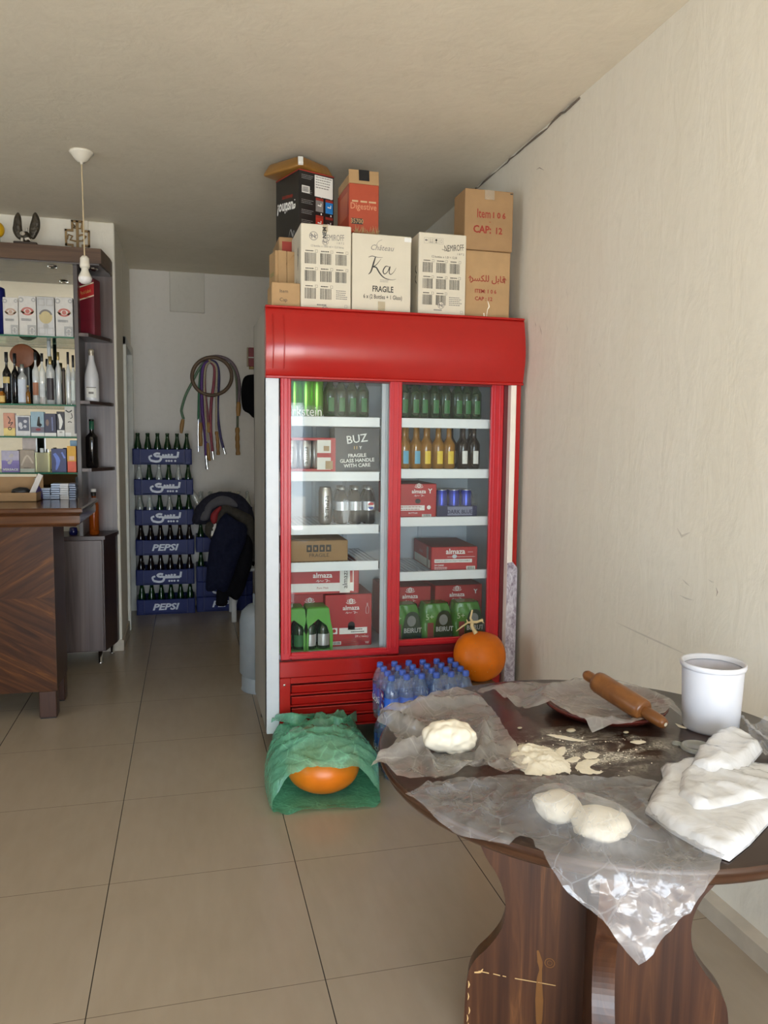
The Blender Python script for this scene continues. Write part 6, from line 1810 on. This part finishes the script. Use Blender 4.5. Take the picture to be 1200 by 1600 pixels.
for z in WZ:
    g = G(); pl = [(-.631, 5.395), (-.631, 5.10), (-.575, 5.10), (-.470, 5.34), (-.462, 5.395)]
    g.prism(pl, z - .020, z, M_greyd)
    g.box(-.631, -.575, 5.0985, 5.101, z - .020, z, M_grey)
    dpart(g, 'corner_shelf')
# boxes on the top glass shelf
YS = 5.14
def bx(px): return atY(px, 560, YS).x
M_boxw = plain('pale_ornate_carton', (.66, .64, .60), .5, var=.05, scale=40)
M_boxs = plain('silver_embossed_tin', (.50, .51, .52), .3, .7)
M_ornr = plain('faded_red_ornament', (.52, .17, .14), .6); M_orng = plain('grey_ornament', (.42, .42, .41), .6); M_orngold = plain('gold_ornament', (.55, .46, .24), .5)
for i, (a, b_, yt, col) in enumerate(((7, 30.5, 464, plain('faded_brown_ornament', (.50, .34, .26), .6)), (31.5, 58.5, 462, M_ornr), (59.5, 87, 463, None), (88.5, 115.5, 464, M_ornr))):
    x0 = bx(a); w = bx(b_) - x0; h = atY(a, yt, YS).z - GZ[0]
    g = G(); carton(g, w, .08, h, M_boxw if col else M_boxs, .002)
    F = front(0, 0)
    if col:
        ring(g, F, w * .5, h * .62, w * .22, w * .36, col, 22, .7); disc(g, F, w * .5, h * .62, w * .13, col, 14); stroke(g, F, [(w * .12, h * .63), (w * .25, h * .58), (w * .34, h * .6)], w * .09, M_orngold); stroke(g, F, [(w * .88, h * .63), (w * .75, h * .58), (w * .66, h * .6)], w * .09, M_orngold)
        rect(g, F, w * .12, w * .72, h * .38, h * .44, M_orng); textlines(g, front(0, 0, -.001), w * .42, h * .42, w * .5, 2, .008, M_greyink, i)
        rect(g, F, w * .48, w * .98, .01, h * .28, M_orng); ring(g, front(0, 0, -.001), w * .74, h * .17, w * .09, w * .14, M_boxw, 16); ring(g, front(0, 0, -.001), w * .74, h * .09, w * .09, w * .14, M_boxw, 16)
        ring(g, F, w * .14, h * .9, w * .08, w * .16, M_orng, 14); ring(g, F, w * .86, h * .91, w * .06, w * .13, M_orng, 14)
        lab = ('first', 'second', '', 'fourth')[i] + ' box from the blue tube on the top glass shelf, pale and ornate'
    else:
        for xx in (.26, .74):
            for zz in (.86, .14): frame_lines(g, front(w * xx, h * zz), w * .38, h * .17, .004, M_orng)
        disc(g, F, w * .5, h * .5, w * .38, M_orngold, 22, 1.1); ring(g, front(0, 0, -.001), w * .5, h * .5, w * .30, w * .40, M_greyink, 22, 1.1, 20, 160); disc(g, front(0, 0, -.0008), w * .5, h * .27, w * .16, M_orng, 12)
        lab = 'silver embossed gift box with a gold medallion on the top glass shelf'
    tag(g.build('gift_box', None, (x0, YS, GZ[0])), lab, 'gift box')
g = G(); h = atY(2, 447, YS).z - GZ[0]; M_btube = plain('royal_blue_tube', (.008, .012, .12), .3)
g.lathe([(0, 0), (.045, 0), (.045, h - .03), (.043, h - .008), (.03, h), (0, h)], M_btube, 24)
tag(g.build('bottle_tube', None, (bx(-4), YS + .05, GZ[0])), 'royal blue bottle tube at the left photo edge, top glass shelf', 'gift tube')
# bottles on the second shelf
def bar_bottle(a, b_, ytop, mat, capm, label, lab=None, lz=(.12, .45), caplen=.06, y=YS + .05, shelf=GZ[1], ybase=None, square=False, grp=None, seg=18, neckr=.30, sh=.58):
    r = (bx(b_) - bx(a)) / 2; H = atY((a + b_) / 2, ytop, y - .0).z - shelf
    o = thing('liquor_bottle', label, 'bottle', (bx((a + b_) / 2), y, shelf), 0, grp)
    pr = bottle_prof(r, H - .004, r * neckr, H * sh, H * (sh + .16), .010)
    if square: 
        g = G(); g.lathe([(p[0] * (1.25 if p[0] > r * .5 else 1), p[1]) for p in pr], mat, 4, Matrix.Rotation(R(45), 4, 'Z'), False); g.build('glass_body', o)
    else: G().lathe(pr, mat, seg).build('glass_body', o)
    G().lathe([(r * neckr + .0015, H - caplen), (r * neckr + .003, H - caplen + .002), (r * neckr + .003, H), (0, H)], capm, 14).build('cap', o)
    if lab:
        q = G(); label_on(q, r + .0008, H * lz[0], H * lz[1], lab, -140, -40); q.build('paper_label', o)
    return o
M_dkglass = glass('black_wine_glass', (.05, .02, .02), .93, .05, 1.1, (.008, .006, .006))
M_frost = plain('frosted_glass', (.62, .66, .67), .35)
M_goldcap = plain('gold_cap', (.45, .34, .14), .35, .7)
M_whisky = glass('whisky_glass', (.75, .40, .06), .3, .05, 1., (.5, .25, .03))
bar_bottle(0, 13.5, 550, M_dkglass, M_black, 'dark wine bottle with a gold seal, left on the second glass shelf', plain('gold_seal', (.60, .45, .16), .4), (.40, .52))
bar_bottle(9, 22, 552, M_dkglass, M_black, 'dark wine bottle standing behind the one with a gold seal', None, y=YS + .13)
bar_bottle(24, 38.5, 569, M_spark, M_silver, 'clear bottle with a blue and white label and silver cap', plain('white_blue_label', (.62, .68, .78), .5), (.05, .62), .045, sh=.66)
bar_bottle(37.5, 45, 602, M_whisky, M_goldcap, 'small amber miniature bottle before the clear bottles', None, y=YS + .02, caplen=.012)
bar_bottle(47, 58, 550, M_spark, M_black, 'clear bottle with a brown picture label and black cap', plain('brown_picture_label', (.36, .15, .08), .5), (.18, .42), .05, sh=.62)
bar_bottle(58, 68, 552, M_spark, M_black, 'clear black-capped bottle to the right of the brown-labelled one', M_frost, (.15, .40), .05, sh=.62)
bar_bottle(66, 75, 532, M_frost, M_frost, 'tall frosted bottle behind the black-labelled one', None, y=YS + .15, neckr=.55, caplen=.1)
bar_bottle(69, 83, 557, M_spark, M_goldcap, 'clear bottle with a black six-sided label and gold cap', plain('black_hexagon_label', (.03, .022, .025), .4), (.10, .55), .05, sh=.68)
bar_bottle(84, 93, 550, M_spark, M_goldcap, 'slim clear gold-capped bottle to the right of the black label', None, caplen=.05, sh=.66)
bar_bottle(94, 99.5, 578, plain('dark_bronze_tin', (.06, .045, .035), .4, .4), M_black, 'narrow dark bronze bottle between clear ones', None, neckr=.8, sh=.9, caplen=.01)
bar_bottle(100, 108, 550, M_spark, M_black, 'clear bottle with a long black cap, second from the divider', None, caplen=.075, sh=.62)
bar_bottle(108, 116, 555, M_spark, M_black, 'clear bottle with a long black cap next to the divider', plain('etched_label', (.70, .76, .70), .5), (.1, .5), .075, sh=.62)
bar_bottle(-8, 6, 606, M_whisky, M_black, 'squat amber bottle at the left photo edge, second shelf', plain('yellow_whisky_label', (.75, .52, .16), .5), (.1, .5), .02, y=YS + .03, neckr=.4)
pp = atY(35, 556, 5.30)
g = G(); g.lathe([(0, 0), (.066, 0), (.072, .006), (.074, .010), (.070, .012), (0, .008)], plain('terracotta_plate', (.20, .058, .014), .5), 36, Matrix.Translation((pp.x, 5.31, pp.z)) @ Matrix.Rotation(R(90), 4, 'X'))
g.box(pp.x - .03, pp.x + .03, 5.30, 5.345, GZ[1], GZ[1] + (pp.z - GZ[1]) - .066, M_black)
tag(g.build('plate', None), 'round terracotta plate on a stand behind the bottles', 'plate')
# perfume boxes on the two lower shelves
def pcol(n, c): return plain('perfume_%s' % n, c, .45, var=.1, scale=30)
def perfume(a, b_, ytop, zs, base, label, deco=None, d=.05, y=YS):
    x0 = bx(a); w = bx(b_) - x0; h = atY(a, ytop, y).z - zs
    g = G(); carton(g, w, d, h, base, .0015)
    if deco: deco(g, w, h)
    tag(g.build('perfume_box', None, (x0, y, zs)), label, 'perfume box')
K = M_ink
def d1(g, w, h): rect(g, front(0, 0), 0, w, 0, h * .35, pcol('yellow', (.78, .62, .22))); ring(g, front(0, 0, -.001), w * .55, h * .33, w * .1, w * .17, K, 12); stroke(g, front(0, 0, -.001), [(w * .4, h * .85), (w * .6, h * .7), (w * .45, h * .55), (w * .8, h * .6), (w * .6, h * .45)], w * .07, K)
def d2(g, w, h): rect(g, front(0, 0), w * .16, w * .93, h * .26, h * .93, pcol('slate', (.12, .13, .18))); puffs(g, w, h, pcol('pale', (.55, .56, .60)), 4)
def puffs(g, w, h, m, s):
    rnd = random.Random(s)
    for k in range(5): disc(g, front(0, 0, -.0010 - .0001 * k), w * rnd.uniform(.3, .75), h * rnd.uniform(.38, .8), w * rnd.uniform(.07, .14), m, 12, rnd.uniform(.8, 1.6))
def d3(g, w, h): rect(g, front(0, 0), .001, w, h * .16, h * .38, pcol('dusk', (.16, .14, .18))); stroke(g, front(0, 0, -.001), [(w * .62, h * .80), (w * .60, h * .45), (w * .80, h * .5)], [w * .1, w * .3, w * .14], K, 3); disc(g, front(0, 0, -.001), w * .55, h * .28, w * .2, pcol('crimson', (.25, .03, .04)), 12, .5); rect(g, front(0, 0, -.001), .001, w, 0, h * .14, M_label)
def d4(g, w, h): rect(g, front(0, 0), .001, w, 0, h * .16, M_label); stroke(g, front(0, 0), [(w * .66, h * .85), (w * .68, h * .25)], w * .12, pcol('steel', (.16, .19, .36)), 1); disc(g, front(0, 0), w * .25, h * .6, w * .14, pcol('tan', (.22, .15, .12)), 12, 2.2)
def d5(g, w, h): stroke(g, front(0, 0), [(w * .3, h * .9), (w * .55, h * .6), (w * .4, h * .3)], [w * .3, w * .5, w * .2], M_label, 3); rect(g, front(0, 0, -.001), .001, w, 0, h * .26, M_label); barcode(g, front(0, 0, -.0016), w * .5, h * .18, w * .4, h * .06, 2)
def d6(g, w, h):
    stroke(g, front(0, 0), [(w * .1, h * .84), (w * .35, h * .78), (w * .6, h * .84)], w * .09, K, 4); stroke(g, front(0, 0), [(w * .55, h * .75), (w * .62, h * .62), (w * .45, h * .58)], w * .06, K, 4); stroke(g, front(0, 0), [(w * .25, h * .46), (w * .42, h * .48), (w * .58, h * .45)], w * .07, K, 4)
    rect(g, front(0, 0), w * .78, w, h * .1, h * .98, pcol('charcoal', (.10, .10, .11))); rect(g, front(0, 0, -.001), .001, w * .5, 0, h * .13, M_label)
perfume(2, 20, 645, GZ[2], pcol('coral', (.62, .30, .20)), 'coral and yellow perfume box, leftmost on the third glass shelf', d1)
perfume(21, 44, 649, GZ[2], pcol('ivory', (.66, .66, .66)), 'white-edged perfume box with a grey picture, third glass shelf', d2)
perfume(45, 66, 643, GZ[2], pcol('sky', (.30, .44, .52)), 'sky blue perfume box with a small dark shape, third glass shelf', d3)
perfume(66.5, 85, 646, GZ[2], pcol('night', (.045, .045, .085)), 'night blue perfume box with a white foot, third glass shelf', d4)
perfume(86, 98, 643, GZ[2], pcol('coal', (.03, .03, .04)), 'black and white perfume box left of the tall pale one', d5)
perfume(98.5, 118, 633, GZ[2], pcol('bone', (.58, .56, .50)), 'tall pale perfume box next to the divider, third glass shelf', d6)
def e1(g, w, h): rect(g, front(0, 0), 0, w, 0, h * .55, pcol('violet', (.24, .19, .45))); puffs(g, w, h, pcol('mist', (.5, .46, .44)), 7); g.text('VERSACE', .018, M_label, front(w * .5, h * .08, -.0016), fit=w * .86, bold=.03)
def e2(g, w, h): rect(g, front(0, 0), 0, w, 0, h * .16, pcol('mint', (.52, .55, .46))); stroke(g, front(0, 0), [(w * .1, h * .3), (w * .5, h * .75), (w * .9, h * .4)], w * .12, pcol('parchment', (.52, .44, .34))); textlines(g, front(0, 0, -.001), w * .55, h * .2, w * .6, 1, .01, K, 3)
def e4(g, w, h): stroke(g, front(0, 0), [(w * .2, h * .8), (w * .45, h * .5), (w * .3, h * .1)], [w * .2, w * .3, w * .1], pcol('azure', (.14, .22, .62)), 3); stroke(g, front(0, 0), [(w * .7, h * .85), (w * .9, h * .6)], w * .12, pcol('azure', (.14, .22, .62)), 3)
def e5(g, w, h): rect(g, front(0, 0), 0, w, h * .42, h, pcol('amber', (.70, .36, .015))); rect(g, front(0, 0, -.001), w * .2, w * .8, h * .46, h * .62, pcol('peach', (.70, .44, .28)))
perfume(-3, 25, 704, GZ[3], pcol('lilac', (.44, .41, .52)), 'lilac perfume box with white capitals at the left, fourth glass shelf', e1)
perfume(26, 49, 703, GZ[3], pcol('sepia', (.36, .29, .22)), 'sepia perfume box on the fourth glass shelf', e2)
perfume(26.5, 48, 684, GZ[3], pcol('blush', (.52, .44, .40)), 'tall blush pink box behind the sepia one, fourth glass shelf', None, .05, YS + .08)
perfume(76, 99.5, 701, GZ[3], pcol('deepblue', (.05, .06, .16)), 'deep blue perfume box with bright blue swirls, fourth glass shelf', e4)
perfume(101, 115, 697, GZ[3], pcol('vermilion', (.72, .10, .04)), 'orange and vermilion perfume box by the divider', e5)
perfume(103, 116, 688, GZ[3], pcol('paleblue', (.26, .42, .54)), 'pale blue box behind the orange and vermilion one', None, .05, YS + .08)
x0 = bx(50.5); w = bx(73) - x0; h = atY(60, 707, YS).z - GZ[3]
pf = thing('perfume_bottle', 'square cream glass perfume bottle on the fourth glass shelf', 'perfume bottle', (x0, YS, GZ[3]))
g = G(); g.box(0, w, 0, .035, 0, h, glass('cream_glass', (.95, .93, .72), .35, .08, 1., (.72, .70, .50)), .004, 2); g.build('glass_body', pf)
g = G(); g.lathe([(.010, h), (.012, h + .004), (.012, h + .026), (0, h + .026)], M_frost, 14, Matrix.Translation((w * .45, .018, 0))); g.build('cap', pf)
# bottles and box on the wooden corner shelves
def cx(px, y=5.2): return atY(px, 600, y).x
x0 = cx(124, 5.18); w = cx(152, 5.18) - x0; h = atY(140, 433, 5.18).z - WZ[0]
M_wred = plain('crimson_gift_box', (.14, .012, .022), .3, var=.1)
g = G(); g.prism([(0, 0), (w, 0), (w, h * .95), (w * .75, h), (0, h)], 0, .07, M_wred, Matrix(((1, 0, 0, 0), (0, 0, 1, 0), (0, 1, 0, 0), (0, 0, 0, 1))))
F = front(0, 0)
g.add([(0, h * .60, 0), (w, h * .68, 0), (w, h * .88, 0), (0, h * .80, 0)], [[0, 1, 2, 3]], plain('bright_red_band', (.42, .02, .02), .3), False, F)
for z in (.60, .82): g.add([(0, h * (z - .012), 0), (w, h * (z + .068), 0), (w, h * (z + .09), 0), (0, h * (z + .012), 0)], [[0, 1, 2, 3]], plain('cream_band', (.66, .56, .40), .4), False, front(0, 0, -.001))
g.text('Red Label', .030, M_gold, front(w * .5, h * .715, -.0012) @ Matrix.Rotation(R(14), 4, 'Z'), fit=w * .66); textlines(g, front(0, 0, -.0012), w * .5, h * .675, w * .5, 2, .010, M_redink, 3)
tag(g.build('gift_box', None, (x0 + .004, 5.20, WZ[0]), R(-24)), 'crimson gift box with a slanted red band on the corner shelf', 'gift box')
yb_ = 5.2
r = (cx(155, yb_) - cx(132, yb_)) / 2; H = atY(144, 546, yb_).z - WZ[1]
sp = thing('sparkling_wine_bottle', 'white sparkling wine bottle on the middle corner shelf', 'bottle', (cx(143.5, yb_), yb_, WZ[1]))
M_pearl = plain('pearl_white_sleeve', (.66, .67, .70), .25, var=.03)
G().lathe([(0, 0), (r * .96, 0), (r, .01), (r, H * .42), (r * .93, H * .52), (r * .66, H * .66), (r * .42, H * .78), (r * .36, H * .88)], M_pearl, 24).build('bottle_body', sp)
G().lathe([(r * .50, H * .70), (r * .38, H * .80), (r * .34, H * .93), (r * .42, H * .95), (r * .40, H * .985), (r * .30, H), (0, H)], plain('gold_beige_foil', (.52, .46, .36), .35, .4), 20).build('foil', sp)
q = G(); label_on(q, r + .001, H * .07, H * .27, M_label, -130, -50); label_on(q, r + .0015, H * .255, H * .27, M_greyink, -130, -50); label_on(q, r + .0016, H * .14, H * .18, M_greyink, -110, -72); q.build('paper_label', sp)
r = (cx(151.5, yb_) - cx(131.5, yb_)) / 2; H = atY(141, 655, yb_).z - WZ[2]
wn = thing('wine_bottle', 'black wine bottle with a green neck foil on the lowest corner shelf', 'bottle', (cx(141.5, yb_), yb_, WZ[2]))
G().lathe(bottle_prof(r, H, r * .36, H * .62, H * .74), M_dkglass, 24).build('glass_body', wn)
G().lathe([(r * .39, H * .79), (r * .39, H + .001), (0, H + .001)], plain('green_foil', (.012, .09, .05), .35), 18).build('foil', wn)
p = atZ(147, 836, .823)
H = atY(147, 765, p.y).z - .823; r = .030
am = thing('liquor_bottle', 'amber bottle with black and white cap on the low cabinet', 'bottle', (p.x, p.y + .02, .8225))
G().lathe(bottle_prof(r, H, .013, H * .66, H * .82), glass('orange_spirit', (.85, .30, .04), .45, .05, 1., (.40, .10, .01)), 18).build('glass_body', am)
G().lathe([(.0145, H * .86), (.0155, H * .95), (0, H * .95)], M_black, 14).build('neck_seal', am)
G().lathe([(.0165, H * .95), (.0165, H + .004), (0, H + .004)], M_white, 14).build('cap', am)
p = atZ(114, 836, .823); g = G(); g.lathe([(0, 0), (.024, 0), (.026, .02), (.022, .045), (0, .05)], plain('dark_blue_glaze', (.012, .012, .08), .25), 18)
tag(g.build('small_jar', None, (p.x, p.y + .02, .8225)), 'small dark blue jar on the low cabinet beside the bar top', 'jar')
# things on the bar top
CT = 1.0865
def pack_stack(a, b_, ytop, n, col, side, label, group):
    y = 4.66; x0 = atY(a, 781, y).x; w = atY(b_, 781, y).x - x0; H = atY(a, ytop, y).z - CT; dh = H / n
    first = None
    for k in range(n):
        if first is None:
            g = G(); g.box(0, w * .97, 0, .086, .0004, dh - .0006, col, .001); rect(g, front(0, 0), 0, w * .97, .0005, dh * .30, side)
            first = o = g.build('cigarette_pack')
        else: o = first.copy(); COL.objects.link(o)
        o.location = (x0 + random.uniform(-.002, .002), y + random.uniform(0, .006), CT + k * dh); tag(o, label, 'pack', group)
M_pk1 = plain('silver_blue_pack', (.40, .48, .62), .35, .2); M_pk2 = plain('pale_pack', (.62, .64, .66), .4); M_pk3 = plain('deep_blue_pack', (.03, .045, .09), .4)
pack_stack(64.5, 79, 763, 5, M_pk1, M_pk3, 'silver-blue cigarette pack in the leftmost low stack on the bar', 'packs in the first stack')
pack_stack(79.5, 94, 756, 7, M_pk1, M_pk3, 'silver-blue cigarette pack in the taller second stack on the bar', 'packs in the second stack')
pack_stack(94.5, 108, 756, 7, M_pk2, M_pk2, 'pale cigarette pack in the third stack on the bar', 'packs in the third stack')
pack_stack(108.5, 119, 755, 7, M_pk3, M_pk1, 'deep blue cigarette pack in the stack by the divider', 'packs in the fourth stack')
y = 4.50; x0 = atY(-30, 781, y).x; x1 = atY(58, 781, y).x
bxo = thing('open_carton', 'open flat brown carton of small things on the bar top', 'box', (x0, y, CT))
w = x1 - x0; hf = atY(30, 770, y).z - CT; hb_ = atY(30, 745, y + .2).z - CT
g = G(); g.box(0, w, 0, .004, 0, hf, M_card, .001); g.box(0, w, .2, .204, 0, hb_, M_card, .001); g.box(0, .004, 0, .204, 0, hf, M_card); g.box(w - .004, w, 0, .204, 0, hf, M_card); g.box(0, w, 0, .204, 0, .003, M_carddark)
textlines(g, front(0, 0), w * .62, hf * .6, w * .3, 1, .012, M_carddark, 2); g.build('tray', bxo)
p = atY(50, 768, y + .06); g = G(); g.box(-.014, .014, -.004, .004, -.035, .115, plain('white_flap', (.60, .56, .52), .6), .001, M=Matrix.Translation((p.x, y + .06, CT + .04)) @ Matrix.Rotation(R(24), 4, 'Y'))
tag(g.build('card_slip'), 'pale card slip leaning in the open carton on the bar', 'card')
p = atY(33, 765, y + .1); g = G(); g.ball((0, 0, 0), .05, M_black, 3, .5, lambda q: 1 + .15 * noise.noise(q * 2)); g.v = [Vector((v.x, v.y * .7, max(v.z, -.02) + .02)) for v in g.v]
tag(g.build('black_pouch', None, (p.x, y + .1, CT + .028)), 'black pouch lying in the open carton on the bar', 'pouch')
p = atY(54, 768, y + .12)
vb = thing('perfume_bottle', 'small violet glass bottle in the open carton on the bar', 'perfume bottle', (p.x + .012, y + .13, CT + .004))
G().lathe([(0, 0), (.028, 0), (.030, .02), (.022, .055), (.010, .075), (.010, .09), (0, .09)], glass('violet_glass', (.35, .28, .6), .35, .05, 1., (.14, .10, .32)), 16).build('glass_body', vb)
G().lathe([(.012, .088), (.012, .118), (0, .118)], M_silver, 12).build('cap', vb)
# on top of the shelf crown: eagle, cross, yellow vase
CZ = 2.5665
ey = 5.088; e0 = atY(41, 381, ey)
M_bronze = plain('dark_bronze', (.050, .040, .026), .45, .3, var=.4, scale=25); M_bone = plain('ivory_white', (.55, .50, .42), .5, var=.2)
eg = thing('eagle_figurine', 'bronze eagle figurine with raised wings on the shelf crown', 'figurine', (e0.x, ey, CZ))
def eo(pts): return [(v.x - e0.x, v.z - CZ) for v in smooth_loop([atY(x, y, ey) for x, y in pts], 4)]
for nm, pts in (('wing', [(27, 331), (22, 338), (20, 350), (19, 358), (22, 366), (27, 372), (33, 374), (36, 366), (34, 356), (33, 342), (31, 335)]), ('wing', [(55, 331), (51, 334), (49, 342), (46, 352), (45, 362), (47, 371), (53, 373), (58, 366), (62, 356), (62, 344), (59, 336)])):
    g = G(); puff(g, eo(pts), M_bronze, .014, .007, lambda x, z: -.004 * math.sin(x * 420 + z * 160), Matrix.Translation((0, .01, 0)), 3); g.build(nm, eg)
g = G(); g.ball((.0, .0, .045), .026, M_bronze, 3, 1.35, lambda q: 1 + .08 * noise.noise(q * 3)); g.build('body', eg)
g = G(); g.ball((-.014, -.022, .062), .014, M_bone, 3, .9); g.tube([(-.018, -.03, .062), (-.022, -.044, .056), (-.020, -.047, .048)], [.006, .004, .001], M_bone, 8); g.tube([(.0, -.02, .03), (.018, -.028, .035), (.03, -.03, .022)], [.008, .007, .003], M_bone, 8); g.tube([(-.02, -.02, .015), (-.016, -.03, .035)], [.008, .007], M_bone, 8); g.build('head', eg)
g = G(); g.tube([(.002, .012, .05), (.004, .016, .105)], [.012, .005], M_bone, 6); g.build('tail', eg)
g = G(); g.box(-.065, .065, -.035, .035, 0, .014, plain('figurine_base', (.035, .022, .015), .4), .004); g.build('base', eg)
cyy = 5.385; c0 = atY(121.5, 386, cyy)
M_cross = wood('gold_brown_wood', (.22, .13, .045), (.36, .23, .09), grain=(20, 20, 20), rough=.45)
g = G(); Mx = Matrix(((1, 0, 0, 0), (0, 0, -1, 0), (0, 1, 0, 0), (0, 0, 0, 1)))
cw = atY(131, 360, cyy).x - atY(112, 360, cyy).x; cW = atY(141, 360, cyy).x - atY(102, 360, cyy).x; ch_ = min(atY(121, 333, cyy).z - CZ, ZC - CZ - .012)
za, zb2 = ch_ * .34, ch_ * .76
def bar_(x0, x1, z0, z1): g.prism([(x0, z0), (x1, z0), (x1, z1), (x0, z1)], -.006, .006, M_cross, Mx)
tk = .012
for s in (-1, 1):
    xi, xo = s * cw / 2, s * cW / 2
    a, b_ = sorted((xi, xi - s * tk)); bar_(a, b_, 0, za); bar_(a, b_, zb2, ch_)
    a, b_ = sorted((xo, xo - s * tk)); bar_(a, b_, za, zb2)
    a, b_ = sorted((xi - s * tk, xo)); bar_(a, b_, za, za + tk); bar_(a, b_, zb2 - tk, zb2)
bar_(-cw / 2, cw / 2, 0, tk); bar_(-cw / 2, cw / 2, ch_ - tk, ch_); bar_(-.008, .008, 0, ch_)
zm2 = (za + zb2) / 2
g.tube([(x, 0, z) for x, z in [(-cW * .42, zm2 - .012), (-cW * .36, zm2 + .018), (-cW * .2, zm2 + .010), (-cW * .30, zm2 - .015), (-.01, zm2 - .02), (cW * .2, zm2 - .015), (cW * .34, zm2 + .015), (cW * .2, zm2 + .022), (.0, zm2 + .012)]], .006, M_cross, 6)
g.tube([(-.03, 0, ch_ * .93), (-.012, 0, ch_ * .84), (-.032, 0, ch_ * .80), (.02, 0, ch_ * .80), (.028, 0, ch_ * .92)], .004, M_cross, 6)
for k in range(4): g.tube([(-.034 + k * .018, 0, .012), (-.028 + k * .018, 0, .032), (-.022 + k * .018, 0, .012)], .0032, M_cross, 6)
tag(g.build('openwork_cross', None, (c0.x, cyy, CZ)), 'golden brown openwork wooden cross standing on the shelf crown', 'cross')
p = atY(-3, 360, 5.2)
vz = thing('trophy', 'trophy with a yellow top at the left photo edge above the shelf', 'trophy', (p.x, 5.2, CZ))
g = G(); g.lathe([(0, 0), (.032, 0), (.030, .012), (.012, .02), (.010, .06), (0, .06)], glass('clear_trophy_glass', (.8, .83, .82), .25, .05, 1., (.5, .5, .46)), 16); g.build('stem', vz)
g = G(); g.ball((0, 0, .105), .036, plain('bright_yellow', (.75, .42, .01), .35), 3, 1.25); g.build('yellow_top', vz)

# bare bulb hanging from the ceiling
L0 = atZ(127, 237, ZC); LX, LY = L0.x, L0.y
lamp = thing('pendant_bulb', 'bare white bulb hanging on a beige cord from a ceiling rose', 'lamp', (LX, LY, ZC - .0))
M_bake = plain('ivory_bakelite', (.74, .70, .60), .4, var=.03)
G().lathe([(0, 0), (.056, 0), (.057, -.006), (.050, -.012), (.034, -.034), (.020, -.048), (.008, -.050), (.007, -.060), (0, -.060)], M_bake, 32).build('ceiling_rose', lamp)
z1 = atY(132, 401, LY).z - ZC; z2 = atY(132, 419, LY).z - ZC; z3 = atY(132, 444, LY).z - ZC
G().tube([(0, 0, -.055), (.002, 0, z1 * .5), (.004, 0, z1)], .0032, plain('beige_cord', (.55, .44, .27), .6), 8).build('cord', lamp)
G().lathe([(0, z1 + .004), (.012, z1 + .003), (.021, z1 - .008), (.0225, z2 + .02), (.024, z2 + .012), (.021, z2), (0, z2)], M_bake, 24, Matrix.Translation((.004, 0, 0))).build('socket', lamp)
bl = G(); h_ = z2 - z3
bl.lathe([(.016, z2), (.018, z2 - .2 * h_), (.026, z2 - .42 * h_), (.0315, z2 - .58 * h_)], M_bake, 24, Matrix.Translation((.004, 0, 0)))
bl.lathe([(.0315, z2 - .58 * h_), (.0325, z2 - .68 * h_), (.029, z2 - .84 * h_), (.018, z2 - .96 * h_), (0, z3)], plain('opal_bulb', (.74, .72, .70), .2, var=.02), 24, Matrix.Translation((.004, 0, 0)))
bl.build('bulb', lamp)
